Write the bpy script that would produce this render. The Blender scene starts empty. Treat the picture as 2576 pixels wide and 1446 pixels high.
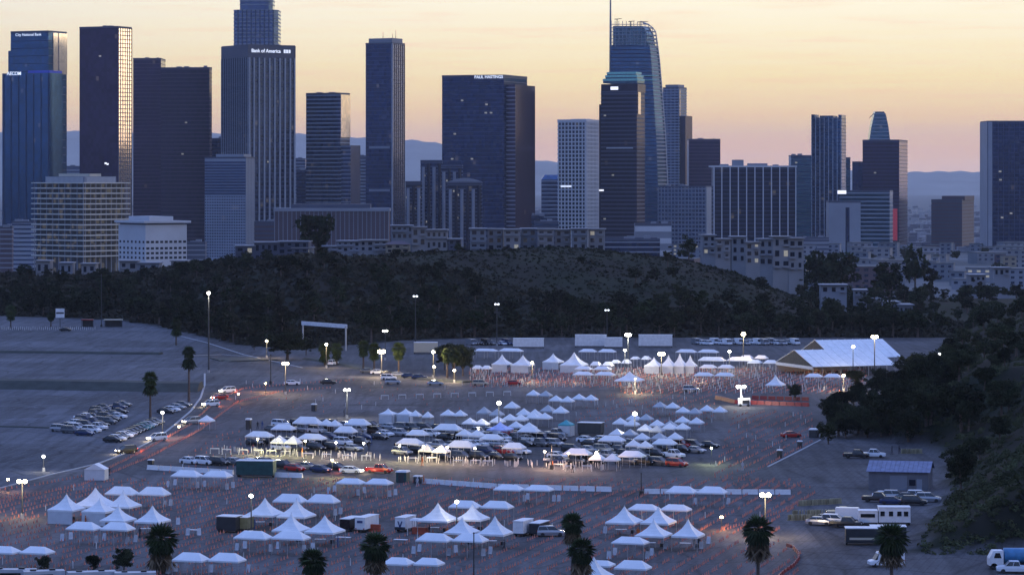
import bpy, math, random
import numpy as np
from mathutils import Vector, Matrix
random.seed(7); np.random.seed(7)
R = random.Random(11)
D = bpy.data; SC = bpy.context.scene; COL = SC.collection
# ------------------------------------------------------------------ camera, sky, sun, exposure
W0, HZ, CX, FPX, CAMZ = 2576.0, 450.0, 1288.0, 7900.0, 58.0   # picture width used for surveying, horizon row, focal length
cam = D.cameras.new('camera'); camo = D.objects.new('camera', cam); COL.objects.link(camo)
camo.location = (0, 0, CAMZ); camo.rotation_euler = (math.radians(90), 0, 0)
cam.sensor_width = 36; cam.lens = 36 * FPX / W0; cam.shift_y = -(723 - HZ) / W0
cam.clip_start = 1; cam.clip_end = 120000
SC.camera = camo
SC.view_settings.view_transform = 'Standard'; SC.view_settings.look = 'None'
SC.view_settings.exposure = 0; SC.view_settings.gamma = 1; SC.view_settings.use_curve_mapping = False
SC.render.engine = 'CYCLES'
SC.cycles.use_denoising = True; SC.cycles.max_bounces = 6; SC.cycles.diffuse_bounces = 2; SC.cycles.glossy_bounces = 2
SC.cycles.volume_bounces = 0; SC.cycles.transparent_max_bounces = 4; SC.cycles.sample_clamp_indirect = 3
SC.cycles.caustics_reflective = False; SC.cycles.caustics_refractive = False

def lin(c):
    f = lambda v: v / 12.92 if v <= 0.04045 else ((v + 0.055) / 1.055) ** 2.4
    return tuple(f(v) for v in c[:3]) + (1.0,)

SUN_AZ = math.radians(62)      # sunset glow to the right of the view (azimuth from +Y towards +X)
world = D.worlds.new('World'); SC.world = world; world.use_nodes = True
nt = world.node_tree; N = nt.nodes; L = nt.links; N.clear()
def nn(t, **k):
    n = N.new(t)
    for a, b in k.items(): setattr(n, a, b)
    return n
def mth(op, a, b=None, clamp=False):
    n = nn('ShaderNodeMath', operation=op, use_clamp=clamp)
    for i, v in enumerate((a, b)):
        if v is None: continue
        if isinstance(v, (int, float)): n.inputs[i].default_value = v
        else: L.new(v, n.inputs[i])
    return n.outputs[0]
def ramp(fac, stops):
    n = nn('ShaderNodeValToRGB'); cr = n.color_ramp
    while len(cr.elements) < len(stops): cr.elements.new(0.5)
    for e, (p, c) in zip(cr.elements, stops): e.position = p; e.color = lin(c)
    L.new(fac, n.inputs[0]); return n.outputs[0]
out = nn('ShaderNodeOutputWorld'); bg = nn('ShaderNodeBackground')
tc = nn('ShaderNodeTexCoord'); sep = nn('ShaderNodeSeparateXYZ'); L.new(tc.outputs['Generated'], sep.inputs[0])
hx = mth('MULTIPLY', sep.outputs[0], math.sin(SUN_AZ)); hy = mth('MULTIPLY', sep.outputs[1], math.cos(SUN_AZ))
hl = mth('SQRT', mth('ADD', mth('MULTIPLY', sep.outputs[0], sep.outputs[0]), mth('MULTIPLY', sep.outputs[1], sep.outputs[1])))
az = mth('DIVIDE', mth('ADD', hx, hy), mth('MAXIMUM', hl, 0.001))           # cos of the angle from the sunset
nz = nn('ShaderNodeTexNoise'); nz.inputs['Scale'].default_value = 3.0; nz.inputs['Detail'].default_value = 6
mp = nn('ShaderNodeMapping'); mp.inputs['Scale'].default_value = (5, 5, 160)
L.new(tc.outputs['Generated'], mp.inputs[0]); L.new(mp.outputs[0], nz.inputs['Vector'])
el = mth('MAXIMUM', mth('ADD', sep.outputs[2], mth('MULTIPLY', mth('SUBTRACT', nz.outputs[0], 0.5), 0.012)), 0.0)
e2 = mth('POWER', el, 0.5)                                                 # 0.25 = 3.6 degrees up
warm = ramp(e2, [(0.0, (.92, .79, .75)), (.06, (.95, .79, .69)), (.10, (.97, .78, .62)), (.14, (1.0, .84, .60)), (.18, (1.0, .905, .67)),
                 (.235, (1.0, .96, .84)), (.34, (.90, .91, .90)), (.50, (.68, .73, .86)), (.72, (.50, .59, .83)), (1.0, (.42, .535, .80))])
cool = ramp(e2, [(0.0, (.42, .47, .62)), (.10, (.44, .47, .64)), (.20, (.50, .51, .68)), (.30, (.48, .54, .72)),
                 (.50, (.45, .56, .80)), (.72, (.42, .545, .80)), (1.0, (.42, .535, .80))])
wr = nn('ShaderNodeMapRange', interpolation_type='SMOOTHSTEP'); L.new(az, wr.inputs[0])
wr.inputs['From Min'].default_value = -0.35; wr.inputs['From Max'].default_value = 0.55
mx = nn('ShaderNodeMix', data_type='RGBA'); L.new(wr.outputs[0], mx.inputs[0]); L.new(cool, mx.inputs[6]); L.new(warm, mx.inputs[7])
sky = nn('ShaderNodeTexSky', sky_type='NISHITA'); sky.sun_disc = False
sky.sun_elevation = math.radians(-1.5); sky.sun_rotation = SUN_AZ; sky.altitude = 150
sm = nn('ShaderNodeVectorMath', operation='SCALE'); L.new(sky.outputs[0], sm.inputs[0]); sm.inputs['Scale'].default_value = 0.02
# thin peach cloud streaks low over the sunset
nc = nn('ShaderNodeTexNoise'); nc.inputs['Scale'].default_value = 2.2; nc.inputs['Detail'].default_value = 9; nc.inputs['Roughness'].default_value = .58
mc = nn('ShaderNodeMapping'); mc.inputs['Scale'].default_value = (9, 9, 150); mc.inputs['Location'].default_value = (3.1, .7, 1.3); mc.inputs['Rotation'].default_value = (.004, 0, 0)
L.new(tc.outputs['Generated'], mc.inputs[0]); L.new(mc.outputs[0], nc.inputs['Vector'])
cf = nn('ShaderNodeMapRange', interpolation_type='SMOOTHSTEP'); L.new(nc.outputs[0], cf.inputs[0]); cf.inputs['From Min'].default_value = .48; cf.inputs['From Max'].default_value = .72; cf.inputs['To Max'].default_value = .24
cm = nn('ShaderNodeMix', data_type='RGBA'); L.new(mth('MULTIPLY', cf.outputs[0], wr.outputs[0]), cm.inputs[0]); L.new(mx.outputs[2], cm.inputs[6]); cm.inputs[7].default_value = lin((.97, .76, .63))
br = nn('ShaderNodeMapRange', interpolation_type='SMOOTHSTEP'); L.new(sep.outputs[2], br.inputs[0]); br.inputs['From Min'].default_value = 0.07; br.inputs['From Max'].default_value = 0.35
br.inputs['To Min'].default_value = 1.17; br.inputs['To Max'].default_value = 1.95      # the open sky above the horizon band is the main light
bs = nn('ShaderNodeVectorMath', operation='SCALE'); L.new(cm.outputs[2], bs.inputs[0]); L.new(br.outputs[0], bs.inputs['Scale'])
ad = nn('ShaderNodeVectorMath', operation='ADD'); L.new(bs.outputs[0], ad.inputs[0]); L.new(sm.outputs[0], ad.inputs[1])
L.new(ad.outputs[0], bg.inputs[0]); bg.inputs[1].default_value = 1.0; L.new(bg.outputs[0], out.inputs[0])

sl = D.lights.new('sun', 'SUN'); sl.energy = 0.12; sl.angle = math.radians(12); sl.color = (1, .72, .5)
so = D.objects.new('sun', sl); COL.objects.link(so)
so.rotation_euler = Vector((-math.sin(SUN_AZ), -math.cos(SUN_AZ), -0.06)).to_track_quat('-Z', 'Y').to_euler()

# ------------------------------------------------------------------ surveying helpers
def kx(px): return (px - CX) / FPX
def G(px, py):                       # point of the level ground seen at that place
    Y = CAMZ * FPX / (py - HZ); return kx(px) * Y, Y
def P(px, Y): return kx(px) * Y
def Zat(py, Y): return CAMZ - (py - HZ) * Y / FPX
def ppm(Y): return FPX / Y
def interp(x, xs, ys): return float(np.interp(x, xs, ys))
def ordn(n):
    w = ['first','second','third','fourth','fifth','sixth','seventh','eighth','ninth','tenth','eleventh','twelfth']
    if n <= 12: return w[n-1]
    s = 'th' if 10 <= n % 100 <= 20 else {1:'st',2:'nd',3:'rd'}.get(n % 10, 'th')
    return f'{n}{s}'

# ------------------------------------------------------------------ mesh helpers
class MB:
    def __init__(s): s.v = []; s.f = []
    def add(s, vs, fs):
        b = len(s.v); s.v += [tuple(v) for v in vs]; s.f += [tuple(i + b for i in f) for f in fs]; return s
    def box(s, x0, x1, y0, y1, z0, z1, tx=0, ty=0):
        return s.add([(x0,y0,z0),(x1,y0,z0),(x1,y1,z0),(x0,y1,z0),(x0+tx,y0+ty,z1),(x1-tx,y0+ty,z1),(x1-tx,y1-ty,z1),(x0+tx,y1-ty,z1)],
                     [(3,2,1,0),(4,5,6,7),(0,1,5,4),(1,2,6,5),(2,3,7,6),(3,0,4,7)])
    def tube(s, p, q, r0, r1=None, n=8, cap=True):
        r1 = r0 if r1 is None else r1
        p = Vector(p); q = Vector(q); d = (q - p).normalized()
        a = d.orthogonal().normalized(); b = d.cross(a)
        vs = []
        for c, r in ((p, r0), (q, r1)):
            for i in range(n):
                t = 2 * math.pi * i / n; vs.append(c + a * math.cos(t) * r + b * math.sin(t) * r)
        fs = [(i, (i+1) % n, n + (i+1) % n, n + i) for i in range(n)]
        if cap: fs += [tuple(range(n-1, -1, -1)), tuple(range(n, 2*n))]
        return s.add(vs, fs)
    def loft(s, rings, cap=True, closed=True):
        n = len(rings[0]); vs = [v for r in rings for v in r]; fs = []
        for k in range(len(rings) - 1):
            for i in range(n if closed else n - 1):
                j = (i + 1) % n; fs.append((k*n+i, k*n+j, (k+1)*n+j, (k+1)*n+i))
        if cap: fs += [tuple(range(n-1, -1, -1)), tuple(range((len(rings)-1)*n, len(rings)*n))]
        return s.add(vs, fs)
    def ball(s, c, r, rz=None, nu=8, nv=6):
        rz = r if rz is None else rz; rings = []
        for k in range(1, nv):
            t = math.pi * k / nv
            rings.append([(c[0] + r*math.sin(t)*math.cos(2*math.pi*i/nu), c[1] + r*math.sin(t)*math.sin(2*math.pi*i/nu), c[2] - rz*math.cos(t)) for i in range(nu)])
        return s.loft(rings)
    def mesh(s, name, mat, smooth=False):
        me = D.meshes.new(name); me.from_pydata(s.v, [], s.f)
        if mat: me.materials.append(mat)
        if smooth: me.polygons.foreach_set('use_smooth', [True] * len(me.polygons))
        me.update(); return me
def bmesh_box(name, mat, *a, **k): return MB().box(*a, **k).mesh(name, mat)

def ob(name, data, parent=None, loc=(0,0,0), rz=0.0, sc=None, **props):
    o = D.objects.new(name, data); COL.objects.link(o)
    o.location = loc
    if rz: o.rotation_euler = (0, 0, rz)
    if sc: o.scale = sc if isinstance(sc, (tuple, list)) else (sc, sc, sc)
    if parent: o.parent = parent
    for k, v in props.items():
        if v: o[k] = v
    return o
def place(name, spec, loc, rz, label, category, group=None, sc=None):
    """spec: list of (part name, mesh, offset[, subparts]); one entry without a name gives a single-mesh thing."""
    if len(spec) == 1 and spec[0][0] is None:
        return ob(name, spec[0][1], None, loc, rz, sc, label=label, category=category, group=group)
    root = ob(name, None, None, loc, rz, sc, label=label, category=category, group=group)
    root.empty_display_size = 0.5
    for s in spec:
        p = ob(s[0], s[1], root, s[2])
        if len(s) > 3:
            for q in s[3]: ob(q[0], q[1], p, q[2])
    return root

# ------------------------------------------------------------------ materials
MATS = {}
def mat(name, col, rough=0.6, metal=0.0, var=0.25, vscale=1.0, bump=0.0, emis=None, es=0.0, rnd=0.0, spec=None, coord='Object', detail=4):
    if name in MATS: return MATS[name]
    m = D.materials.new(name); m.use_nodes = True; t = m.node_tree; ns = t.nodes; ls = t.links
    b = ns['Principled BSDF']; b.inputs['Roughness'].default_value = rough; b.inputs['Metallic'].default_value = metal
    if spec is not None: b.inputs['Specular IOR Level'].default_value = spec
    c = (col[0], col[1], col[2], 1)
    tcn = ns.new('ShaderNodeTexCoord'); nz = ns.new('ShaderNodeTexNoise')
    nz.inputs['Scale'].default_value = vscale; nz.inputs['Detail'].default_value = detail
    ls.new(tcn.outputs[coord], nz.inputs['Vector'])
    mr = ns.new('ShaderNodeMapRange'); ls.new(nz.outputs[0], mr.inputs[0])
    mr.inputs['From Min'].default_value = .3; mr.inputs['From Max'].default_value = .7
    mr.inputs['To Min'].default_value = 1 - var; mr.inputs['To Max'].default_value = 1 + var
    src = mr.outputs[0]
    if rnd:
        oi = ns.new('ShaderNodeObjectInfo'); m2 = ns.new('ShaderNodeMapRange'); ls.new(oi.outputs['Random'], m2.inputs[0])
        m2.inputs['To Min'].default_value = 1 - rnd; m2.inputs['To Max'].default_value = 1 + rnd
        mm = ns.new('ShaderNodeMath'); mm.operation = 'MULTIPLY'; ls.new(src, mm.inputs[0]); ls.new(m2.outputs[0], mm.inputs[1]); src = mm.outputs[0]
    vm = ns.new('ShaderNodeVectorMath'); vm.operation = 'SCALE'; vm.inputs[0].default_value = c[:3]; ls.new(src, vm.inputs['Scale'])
    ls.new(vm.outputs[0], b.inputs['Base Color'])
    if bump:
        bn = ns.new('ShaderNodeBump'); bn.inputs['Strength'].default_value = bump; ls.new(nz.outputs[0], bn.inputs['Height']); ls.new(bn.outputs[0], b.inputs['Normal'])
    if emis:
        b.inputs['Emission Color'].default_value = (*emis, 1); b.inputs['Emission Strength'].default_value = es
    MATS[name] = m; return m

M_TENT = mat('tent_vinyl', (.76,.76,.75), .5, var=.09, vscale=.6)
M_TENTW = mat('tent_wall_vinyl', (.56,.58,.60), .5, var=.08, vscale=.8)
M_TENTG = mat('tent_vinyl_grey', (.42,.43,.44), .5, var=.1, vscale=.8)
M_GABLE = mat('gable_shade_dark', (.05,.05,.045), .8, var=.3)  # dark tone imitates the shaded interior of the tent
M_TEAL = mat('teal_tarp', (.05,.30,.33), .5, var=.2)
M_GREEN = mat('dark_green_tarp', (.012,.06,.055), .6, var=.3)
M_ALU = mat('aluminium_pole', (.45,.46,.48), .4, .6, var=.1)
M_POLE = mat('painted_pole', (.045,.048,.05), .6, .2, var=.2)
M_DARK = mat('dark_steel', (.03,.032,.036), .5, .3, var=.2)
M_CONC = mat('concrete', (.34,.34,.34), .85, var=.15, vscale=.5, bump=.1)
M_WHITE = mat('white_paint', (.70,.70,.70), .45, var=.12)
M_TYRE = mat('tyre_rubber', (.015,.015,.016), .8)
M_RIM = mat('wheel_rim', (.35,.36,.38), .35, .8)
M_CGLASS = mat('car_glass', (.01,.012,.015), .08, 0, var=.05, spec=.7)
M_HEAD = mat('headlight_glass', (.7,.7,.68), .15)
M_HEADON = mat('headlight_lit', (.9,.9,.8), .2, emis=(1,.86,.6), es=25)
M_TAIL = mat('tail_light_glass', (.35,.01,.01), .25)
M_TAILON = mat('tail_light_lit', (.5,.01,.01), .25, emis=(1,.03,.015), es=6)
M_CONE = mat('orange_plastic', (.52,.17,.11), .55, var=.2, rnd=.3)
M_REDP = mat('red_plastic', (.22,.014,.012), .5, var=.2)
M_BULB = mat('lamp_glow_cool', (.9,.9,.9), .3, emis=(1,.96,.86), es=22)
M_BULBW = mat('lamp_glow_warm', (.9,.85,.7), .3, emis=(1,.84,.55), es=30)
M_BULBD = mat('lamp_glow_dim', (.8,.8,.8), .3, emis=(.9,.95,1), es=2.2)
M_BARK = mat('bark', (.09,.065,.05), .9, var=.35, vscale=3)
M_LEAF = mat('tree_foliage', (.027,.033,.017), .9, var=.5, vscale=.35, rnd=.5, spec=.0)
M_LEAF2 = mat('eucalyptus_foliage', (.036,.036,.022), .9, var=.45, vscale=.35, rnd=.5, spec=.0)
M_LEAF3 = mat('bush_foliage', (.020,.030,.012), .9, var=.45, vscale=.6, rnd=.4, spec=.0)
M_PALM = mat('palm_frond', (.035,.055,.016), .6, var=.4, vscale=1.2, rnd=.4, spec=.3)
M_PALMD = mat('dry_palm_skirt', (.16,.11,.06), .85, var=.4, vscale=2)
M_TUFT = mat('slope_tufts', (.020,.024,.012), .95, var=.6, vscale=.06, rnd=.2, spec=.0)
M_SCRUB = mat('hillside_scrub', (.050,.056,.028), .95, var=.6, vscale=.08, rnd=.2, spec=.0)
M_BRUSH = mat('dry_brush', (.034,.031,.021), .95, var=.6, vscale=.05, rnd=.3, spec=.0, coord='Object')
# ------------------------------------------------------------------ terrain
HS_X = [0, 300, 440, 600, 760, 1000, 1200, 2000, 2300, 2800]
HS_Y = [795, 805, 830, 868, 880, 858, 850, 850, 850, 850]            # picture row where the wooded hill starts
CR_X = [-200, 0, 300, 600, 800, 1100, 1500, 1700, 1850, 2000, 2150, 2300, 2800]
CR_Y = [700, 700, 692, 668, 652, 637, 637, 656, 688, 742, 790, 795, 790]
TOE_Y = [484, 500, 573, 640, 684, 712, 760, 833, 955, 1100, 1400, 3000]
TOE_X = [62, 64, 79, 88, 90, 76, 94, 106, 130, 150, 230, 900]
def sst(t): t = np.clip(t, 0, 1); return t * t * (3 - 2 * t)
def TZ(X, Y):
    X = np.asarray(X, float); Y = np.asarray(Y, float)
    px = CX + FPX * X / np.maximum(Y, 200.0)
    z = np.where(Y < 260, 55.5 * (1 - sst(Y / 260.0)), 0.0)
    ys = CAMZ * FPX / (np.interp(px, HS_X, HS_Y) - HZ); yc = ys + 260
    cz = np.maximum(CAMZ - (np.interp(px, CR_X, CR_Y) - HZ) * yc / FPX, 1.5)
    wob = 1.2 * np.sin(X * .031 + 1) * np.sin(Y * .023) + .7 * np.sin(X * .083) * np.cos(Y * .061)
    t = (Y - ys) / 260.0
    z = z + (cz + wob) * sst(t) * (Y > ys)
    z = z - (62 + cz + wob) * sst((Y - yc - 40) / 520.0) * (Y > yc)
    mesa = 50 * sst((Y - 1720) / 260.0) * (1 - sst((Y - 2950) / 700.0)) * sst((px - 1500) / 260.0)
    z = z + mesa * (Y > yc)
    toe = np.interp(Y, TOE_Y, TOE_X)
    sideh = np.clip((X - toe) * .55, 0, 1e9); sideh = 30 * (1 - np.exp(-sideh / 30.0))
    sideh = sideh * (Y > 484) * (1 - sst((Y - 1050) / 350.0)) * sst((Y - 484) / 14.0)
    bumps = 1 + .08 * np.sin(X * .19 + Y * .07) + .06 * np.sin(X * .07 - Y * .13)
    return z + sideh * bumps
def tz(X, Y): return float(TZ(X, Y))

def grid(name, xs, ys, zf, m, **props):
    XX, YY = np.meshgrid(xs, ys); ZZ = zf(XX, YY)
    v = np.stack([XX, YY, ZZ], -1).reshape(-1, 3); nx = len(xs); ny = len(ys)
    i = np.arange(nx - 1)[None] + np.arange(ny - 1)[:, None] * nx
    f = np.stack([i, i + 1, i + 1 + nx, i + nx], -1).reshape(-1, 4)
    me = D.meshes.new(name); me.from_pydata(v.tolist(), [], f.tolist()); me.materials.append(m)
    me.polygons.foreach_set('use_smooth', [True] * len(me.polygons)); me.update()
    return ob(name, me, **props)

def ground_material():
    m = D.materials.new('ground_surface'); m.use_nodes = True; t = m.node_tree; ns = t.nodes; ls = t.links
    b = ns['Principled BSDF']; b.inputs['Roughness'].default_value = .85; b.inputs['Specular IOR Level'].default_value = .08
    tcn = ns.new('ShaderNodeTexCoord'); sep = ns.new('ShaderNodeSeparateXYZ'); ls.new(tcn.outputs['Object'], sep.inputs[0])
    def nzz(s, d=5, sc=None, ro=.6):
        n = ns.new('ShaderNodeTexNoise'); n.inputs['Scale'].default_value = s; n.inputs['Detail'].default_value = d; n.inputs['Roughness'].default_value = ro
        if sc:
            mpn = ns.new('ShaderNodeMapping'); mpn.inputs['Scale'].default_value = sc; ls.new(tcn.outputs['Object'], mpn.inputs[0]); ls.new(mpn.outputs[0], n.inputs['Vector'])
        else: ls.new(tcn.outputs['Object'], n.inputs['Vector'])
        return n.outputs[0]
    def rmp(f, stops):
        n = ns.new('ShaderNodeValToRGB'); cr = n.color_ramp
        while len(cr.elements) < len(stops): cr.elements.new(.5)
        for e, (p, c) in zip(cr.elements, stops): e.position = p; e.color = (*c, 1)
        ls.new(f, n.inputs[0]); return n.outputs[0]
    def mix(f, a, c, mode='MIX'):
        n = ns.new('ShaderNodeMix'); n.data_type = 'RGBA'; n.blend_type = mode
        if isinstance(f, float): n.inputs[0].default_value = f
        else: ls.new(f, n.inputs[0])
        for k, v in ((6, a), (7, c)):
            if isinstance(v, tuple): n.inputs[k].default_value = (*v, 1)
            else: ls.new(v, n.inputs[k])
        return n.outputs[2]
    asph = rmp(nzz(.02, 6), [(.3, (.070, .067, .070)), (.5, (.092, .088, .091)), (.7, (.120, .114, .117))])
    streak = rmp(nzz(.5, 3, (1.0, .05, 1), .5), [(.35, (.78,)*3), (.65, (1.18,)*3)])
    asph = mix(1.0, asph, streak, 'MULTIPLY')
    fine = rmp(nzz(1.7, 2), [(.3, (.8,)*3), (.7, (1.2,)*3)])
    asph = mix(1.0, asph, fine, 'MULTIPLY')
    # seams of the paving passes, 3.6 m apart across the lanes
    wv = ns.new('ShaderNodeTexWave'); wv.inputs['Scale'].default_value = .26; wv.inputs['Distortion'].default_value = .6; wv.bands_direction = 'X'
    mpn = ns.new('ShaderNodeMapping'); mpn.inputs['Rotation'].default_value = (0, 0, math.radians(14)); ls.new(tcn.outputs['Object'], mpn.inputs[0]); ls.new(mpn.outputs[0], wv.inputs['Vector'])
    asph = mix(1.0, asph, rmp(wv.outputs[0], [(.0, (.80,)*3), (.10, (1.0,)*3)]), 'MULTIPLY')
    vo = ns.new('ShaderNodeTexVoronoi'); vo.feature = 'DISTANCE_TO_EDGE'; vo.inputs['Scale'].default_value = .07; ls.new(tcn.outputs['Object'], vo.inputs['Vector'])
    asph = mix(1.0, asph, rmp(vo.outputs[0], [(.0, (.62,)*3), (.035, (1.0,)*3)]), 'MULTIPLY')
    pa = ns.new('ShaderNodeTexVoronoi'); pa.inputs['Scale'].default_value = .03; pa.distance = 'CHEBYCHEV'; ls.new(tcn.outputs['Object'], pa.inputs['Vector'])
    pc = ns.new('ShaderNodeSeparateColor'); ls.new(pa.outputs['Color'], pc.inputs[0])
    asph = mix(1.0, asph, rmp(pc.outputs[0], [(.0, (.80,)*3), (.5, (1.0,)*3), (1.0, (1.18,)*3)]), 'MULTIPLY')
    oil = rmp(nzz(.9, 2, (1, 1, 1), .3), [(.66, (1.0,)*3), (.74, (.72,)*3)])
    asph = mix(1.0, asph, oil, 'MULTIPLY')
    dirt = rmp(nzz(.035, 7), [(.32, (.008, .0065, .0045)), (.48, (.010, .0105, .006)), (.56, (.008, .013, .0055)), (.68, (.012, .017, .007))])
    city = rmp(nzz(.012, 8), [(.35, (.05, .055, .05)), (.6, (.16, .16, .16))])
    at = ns.new('ShaderNodeAttribute'); at.attribute_name = 'zone'
    sp = ns.new('ShaderNodeSeparateColor'); ls.new(at.outputs['Color'], sp.inputs[0])
    lot = mix(1.0, asph, (1.10, 1.18, 1.27), 'MULTIPLY')      # the separate, paler paving of the upper lot
    asph = mix(sp.outputs[2], asph, lot)
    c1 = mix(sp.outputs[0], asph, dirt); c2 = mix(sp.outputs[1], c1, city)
    ls.new(c2, b.inputs['Base Color'])
    bn = ns.new('ShaderNodeBump'); bn.inputs['Strength'].default_value = .4; ls.new(nzz(.3, 5), bn.inputs['Height']); ls.new(bn.outputs[0], b.inputs['Normal'])
    return m
GM = ground_material()
ys = np.concatenate([np.linspace(-600, 240, 22), np.linspace(260, 1700, 289), np.linspace(1720, 2400, 35), np.linspace(2500, 3900, 15), np.linspace(4200, 32500, 25)])
xs = np.concatenate([np.linspace(-20000, -420, 12), np.linspace(-400, 400, 201), np.linspace(420, 20000, 12)])
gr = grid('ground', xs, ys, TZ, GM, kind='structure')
XX, YY = np.meshgrid(xs, ys); ZZ = TZ(XX, YY)
pxx = CX + FPX * XX / np.maximum(YY, 200); ysx = CAMZ * FPX / (np.interp(pxx, HS_X, HS_Y) - HZ); toe = np.interp(YY, TOE_Y, TOE_X)
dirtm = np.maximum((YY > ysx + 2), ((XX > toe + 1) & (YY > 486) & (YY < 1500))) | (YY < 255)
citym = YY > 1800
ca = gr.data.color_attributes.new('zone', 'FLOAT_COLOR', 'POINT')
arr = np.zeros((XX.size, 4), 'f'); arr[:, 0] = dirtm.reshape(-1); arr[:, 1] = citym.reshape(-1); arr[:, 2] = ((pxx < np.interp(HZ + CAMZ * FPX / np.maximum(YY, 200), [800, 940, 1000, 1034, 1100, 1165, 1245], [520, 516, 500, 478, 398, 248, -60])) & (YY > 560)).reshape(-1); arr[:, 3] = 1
ca.data.foreach_set('color', arr.reshape(-1))

# far mountains at 15 km (the haze fades them; the scrub colour is lightened to add to it)
M_MOUNT = mat('mountain_scrub', (.17,.175,.165), .9, var=.3, vscale=.002)
MX = [-200, 0, 120, 200, 330, 440, 540, 650, 750, 830, 905, 980, 1060, 1110, 1200, 1340, 1400, 1600, 1800, 2000, 2150, 2290, 2400, 2480, 2600, 2800]
MY = [338, 333, 331, 330, 334, 332, 336, 334, 337, 343, 346, 351, 354, 362, 380, 402, 408, 418, 424, 430, 429, 433, 431, 433, 428, 430]
def mount(X, Y):
    Yr = 27000.0; px = CX + FPX * X / Y
    top = CAMZ - (np.interp(px, MX, MY) - HZ) * Yr / FPX
    top = top + 5 * np.sin(px * .11) + 3 * np.sin(px * .31 + 1)
    t = 1 - np.abs(Y - Yr) / 4600.0
    return -64 + (top + 64) * sst(np.clip(t * 1.0, 0, 1))
grid('mountains', np.linspace(-6600, 6600, 261), np.linspace(22400, 31600, 27), mount, M_MOUNT, kind='structure')

# ------------------------------------------------------------------ haze
hz = mat_h = D.materials.new('haze_air'); hz.use_nodes = True; hn = hz.node_tree; hn.nodes.clear()
ho = hn.nodes.new('ShaderNodeOutputMaterial'); pv = hn.nodes.new('ShaderNodeVolumePrincipled')
pv.inputs['Density'].default_value = 2.3e-5; pv.inputs['Color'].default_value = (.96, .97, 1, 1); pv.inputs['Anisotropy'].default_value = 0.25
hn.links.new(pv.outputs[0], ho.inputs['Volume'])
ob('haze', bmesh_box('haze', hz, -21000, 21000, -700, 33000, -68, 560), kind='stuff')

# ------------------------------------------------------------------ towers of the skyline
def glass(name, col, rough=.12, metal=.75, var=.5, cell=(3.0, 4.0), lit=0.0):
    """curtain-wall glass: every pane a little different in tone and tilt, a few lit from inside"""
    if name in MATS: return MATS[name]
    m = D.materials.new(name); m.use_nodes = True; t = m.node_tree; ns = t.nodes; ls = t.links
    b = ns['Principled BSDF']; b.inputs['Metallic'].default_value = metal; b.inputs['Roughness'].default_value = rough
    tcn = ns.new('ShaderNodeTexCoord'); sp = ns.new('ShaderNodeSeparateXYZ'); ls.new(tcn.outputs['Object'], sp.inputs[0])
    def fl(s, d):
        a = ns.new('ShaderNodeMath'); a.operation = 'DIVIDE'; ls.new(s, a.inputs[0]); a.inputs[1].default_value = d
        c = ns.new('ShaderNodeMath'); c.operation = 'FLOOR'; ls.new(a.outputs[0], c.inputs[0]); return c.outputs[0]
    cb = ns.new('ShaderNodeCombineXYZ'); ls.new(fl(sp.outputs[0], cell[0]), cb.inputs[0]); ls.new(fl(sp.outputs[1], cell[0]), cb.inputs[1]); ls.new(fl(sp.outputs[2], cell[1]), cb.inputs[2])
    wn = ns.new('ShaderNodeTexWhiteNoise'); wn.noise_dimensions = '3D'; ls.new(cb.outputs[0], wn.inputs['Vector'])
    nz = ns.new('ShaderNodeTexNoise'); nz.inputs['Scale'].default_value = .02; nz.inputs['Detail'].default_value = 3; ls.new(tcn.outputs['Object'], nz.inputs['Vector'])
    ad = ns.new('ShaderNodeMath'); ad.operation = 'ADD'; ls.new(wn.outputs[0], ad.inputs[0]); ls.new(nz.outputs[0], ad.inputs[1])
    mr = ns.new('ShaderNodeMapRange'); ls.new(ad.outputs[0], mr.inputs[0]); mr.inputs['From Max'].default_value = 2.0
    mr.inputs['To Min'].default_value = 1 - var; mr.inputs['To Max'].default_value = 1 + var
    vm = ns.new('ShaderNodeVectorMath'); vm.operation = 'SCALE'; vm.inputs[0].default_value = col; ls.new(mr.outputs[0], vm.inputs['Scale']); ls.new(vm.outputs[0], b.inputs['Base Color'])
    bn = ns.new('ShaderNodeBump'); bn.inputs['Strength'].default_value = .15; bn.inputs['Distance'].default_value = .5; ls.new(nz.outputs[0], bn.inputs['Height']); ls.new(bn.outputs[0], b.inputs['Normal'])
    if lit:
        gt = ns.new('ShaderNodeMath'); gt.operation = 'GREATER_THAN'; ls.new(wn.outputs[0], gt.inputs[0]); gt.inputs[1].default_value = 1 - lit
        mu = ns.new('ShaderNodeMath'); mu.operation = 'MULTIPLY'; ls.new(gt.outputs[0], mu.inputs[0]); mu.inputs[1].default_value = .05
        b.inputs['Emission Color'].default_value = (1, .85, .6, 1); ls.new(mu.outputs[0], b.inputs['Emission Strength'])
    MATS[name] = m; return m
GL_BLUE = glass('glass_deep_blue', (.04,.12,.24), .10, .8, lit=.006)
GL_NAVY = glass('glass_navy', (.032,.055,.125), .14, .7, lit=.008)
GL_PURP = glass('glass_bronze', (.045,.035,.075), .16, .6, lit=.004)
GL_BRONZE = glass('polished_brown_granite', (.038,.034,.062), .2, .5, lit=.003)
GL_MID = glass('glass_mid_blue', (.08,.13,.24), .12, .75, lit=.01)
GL_SUNSET = glass('glass_sunset_tint', (.88,.82,.70), .10, .9, var=.2, lit=.0)  # bright warm tint puts the sunset glow into the right-hand faces
GL_DARK = glass('glass_dark', (.03,.04,.07), .12, .6, lit=.015)
GL_CYAN = glass('glass_green_blue', (.06,.15,.22), .12, .75, lit=.008)
GL_LITE = glass('lit_office_glass', (.05,.06,.07), .2, .3, cell=(2.4, 3.4), lit=.16)
C_WHITE = mat('facade_white', (.46,.46,.47), .6, var=.1, vscale=.05)
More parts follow.
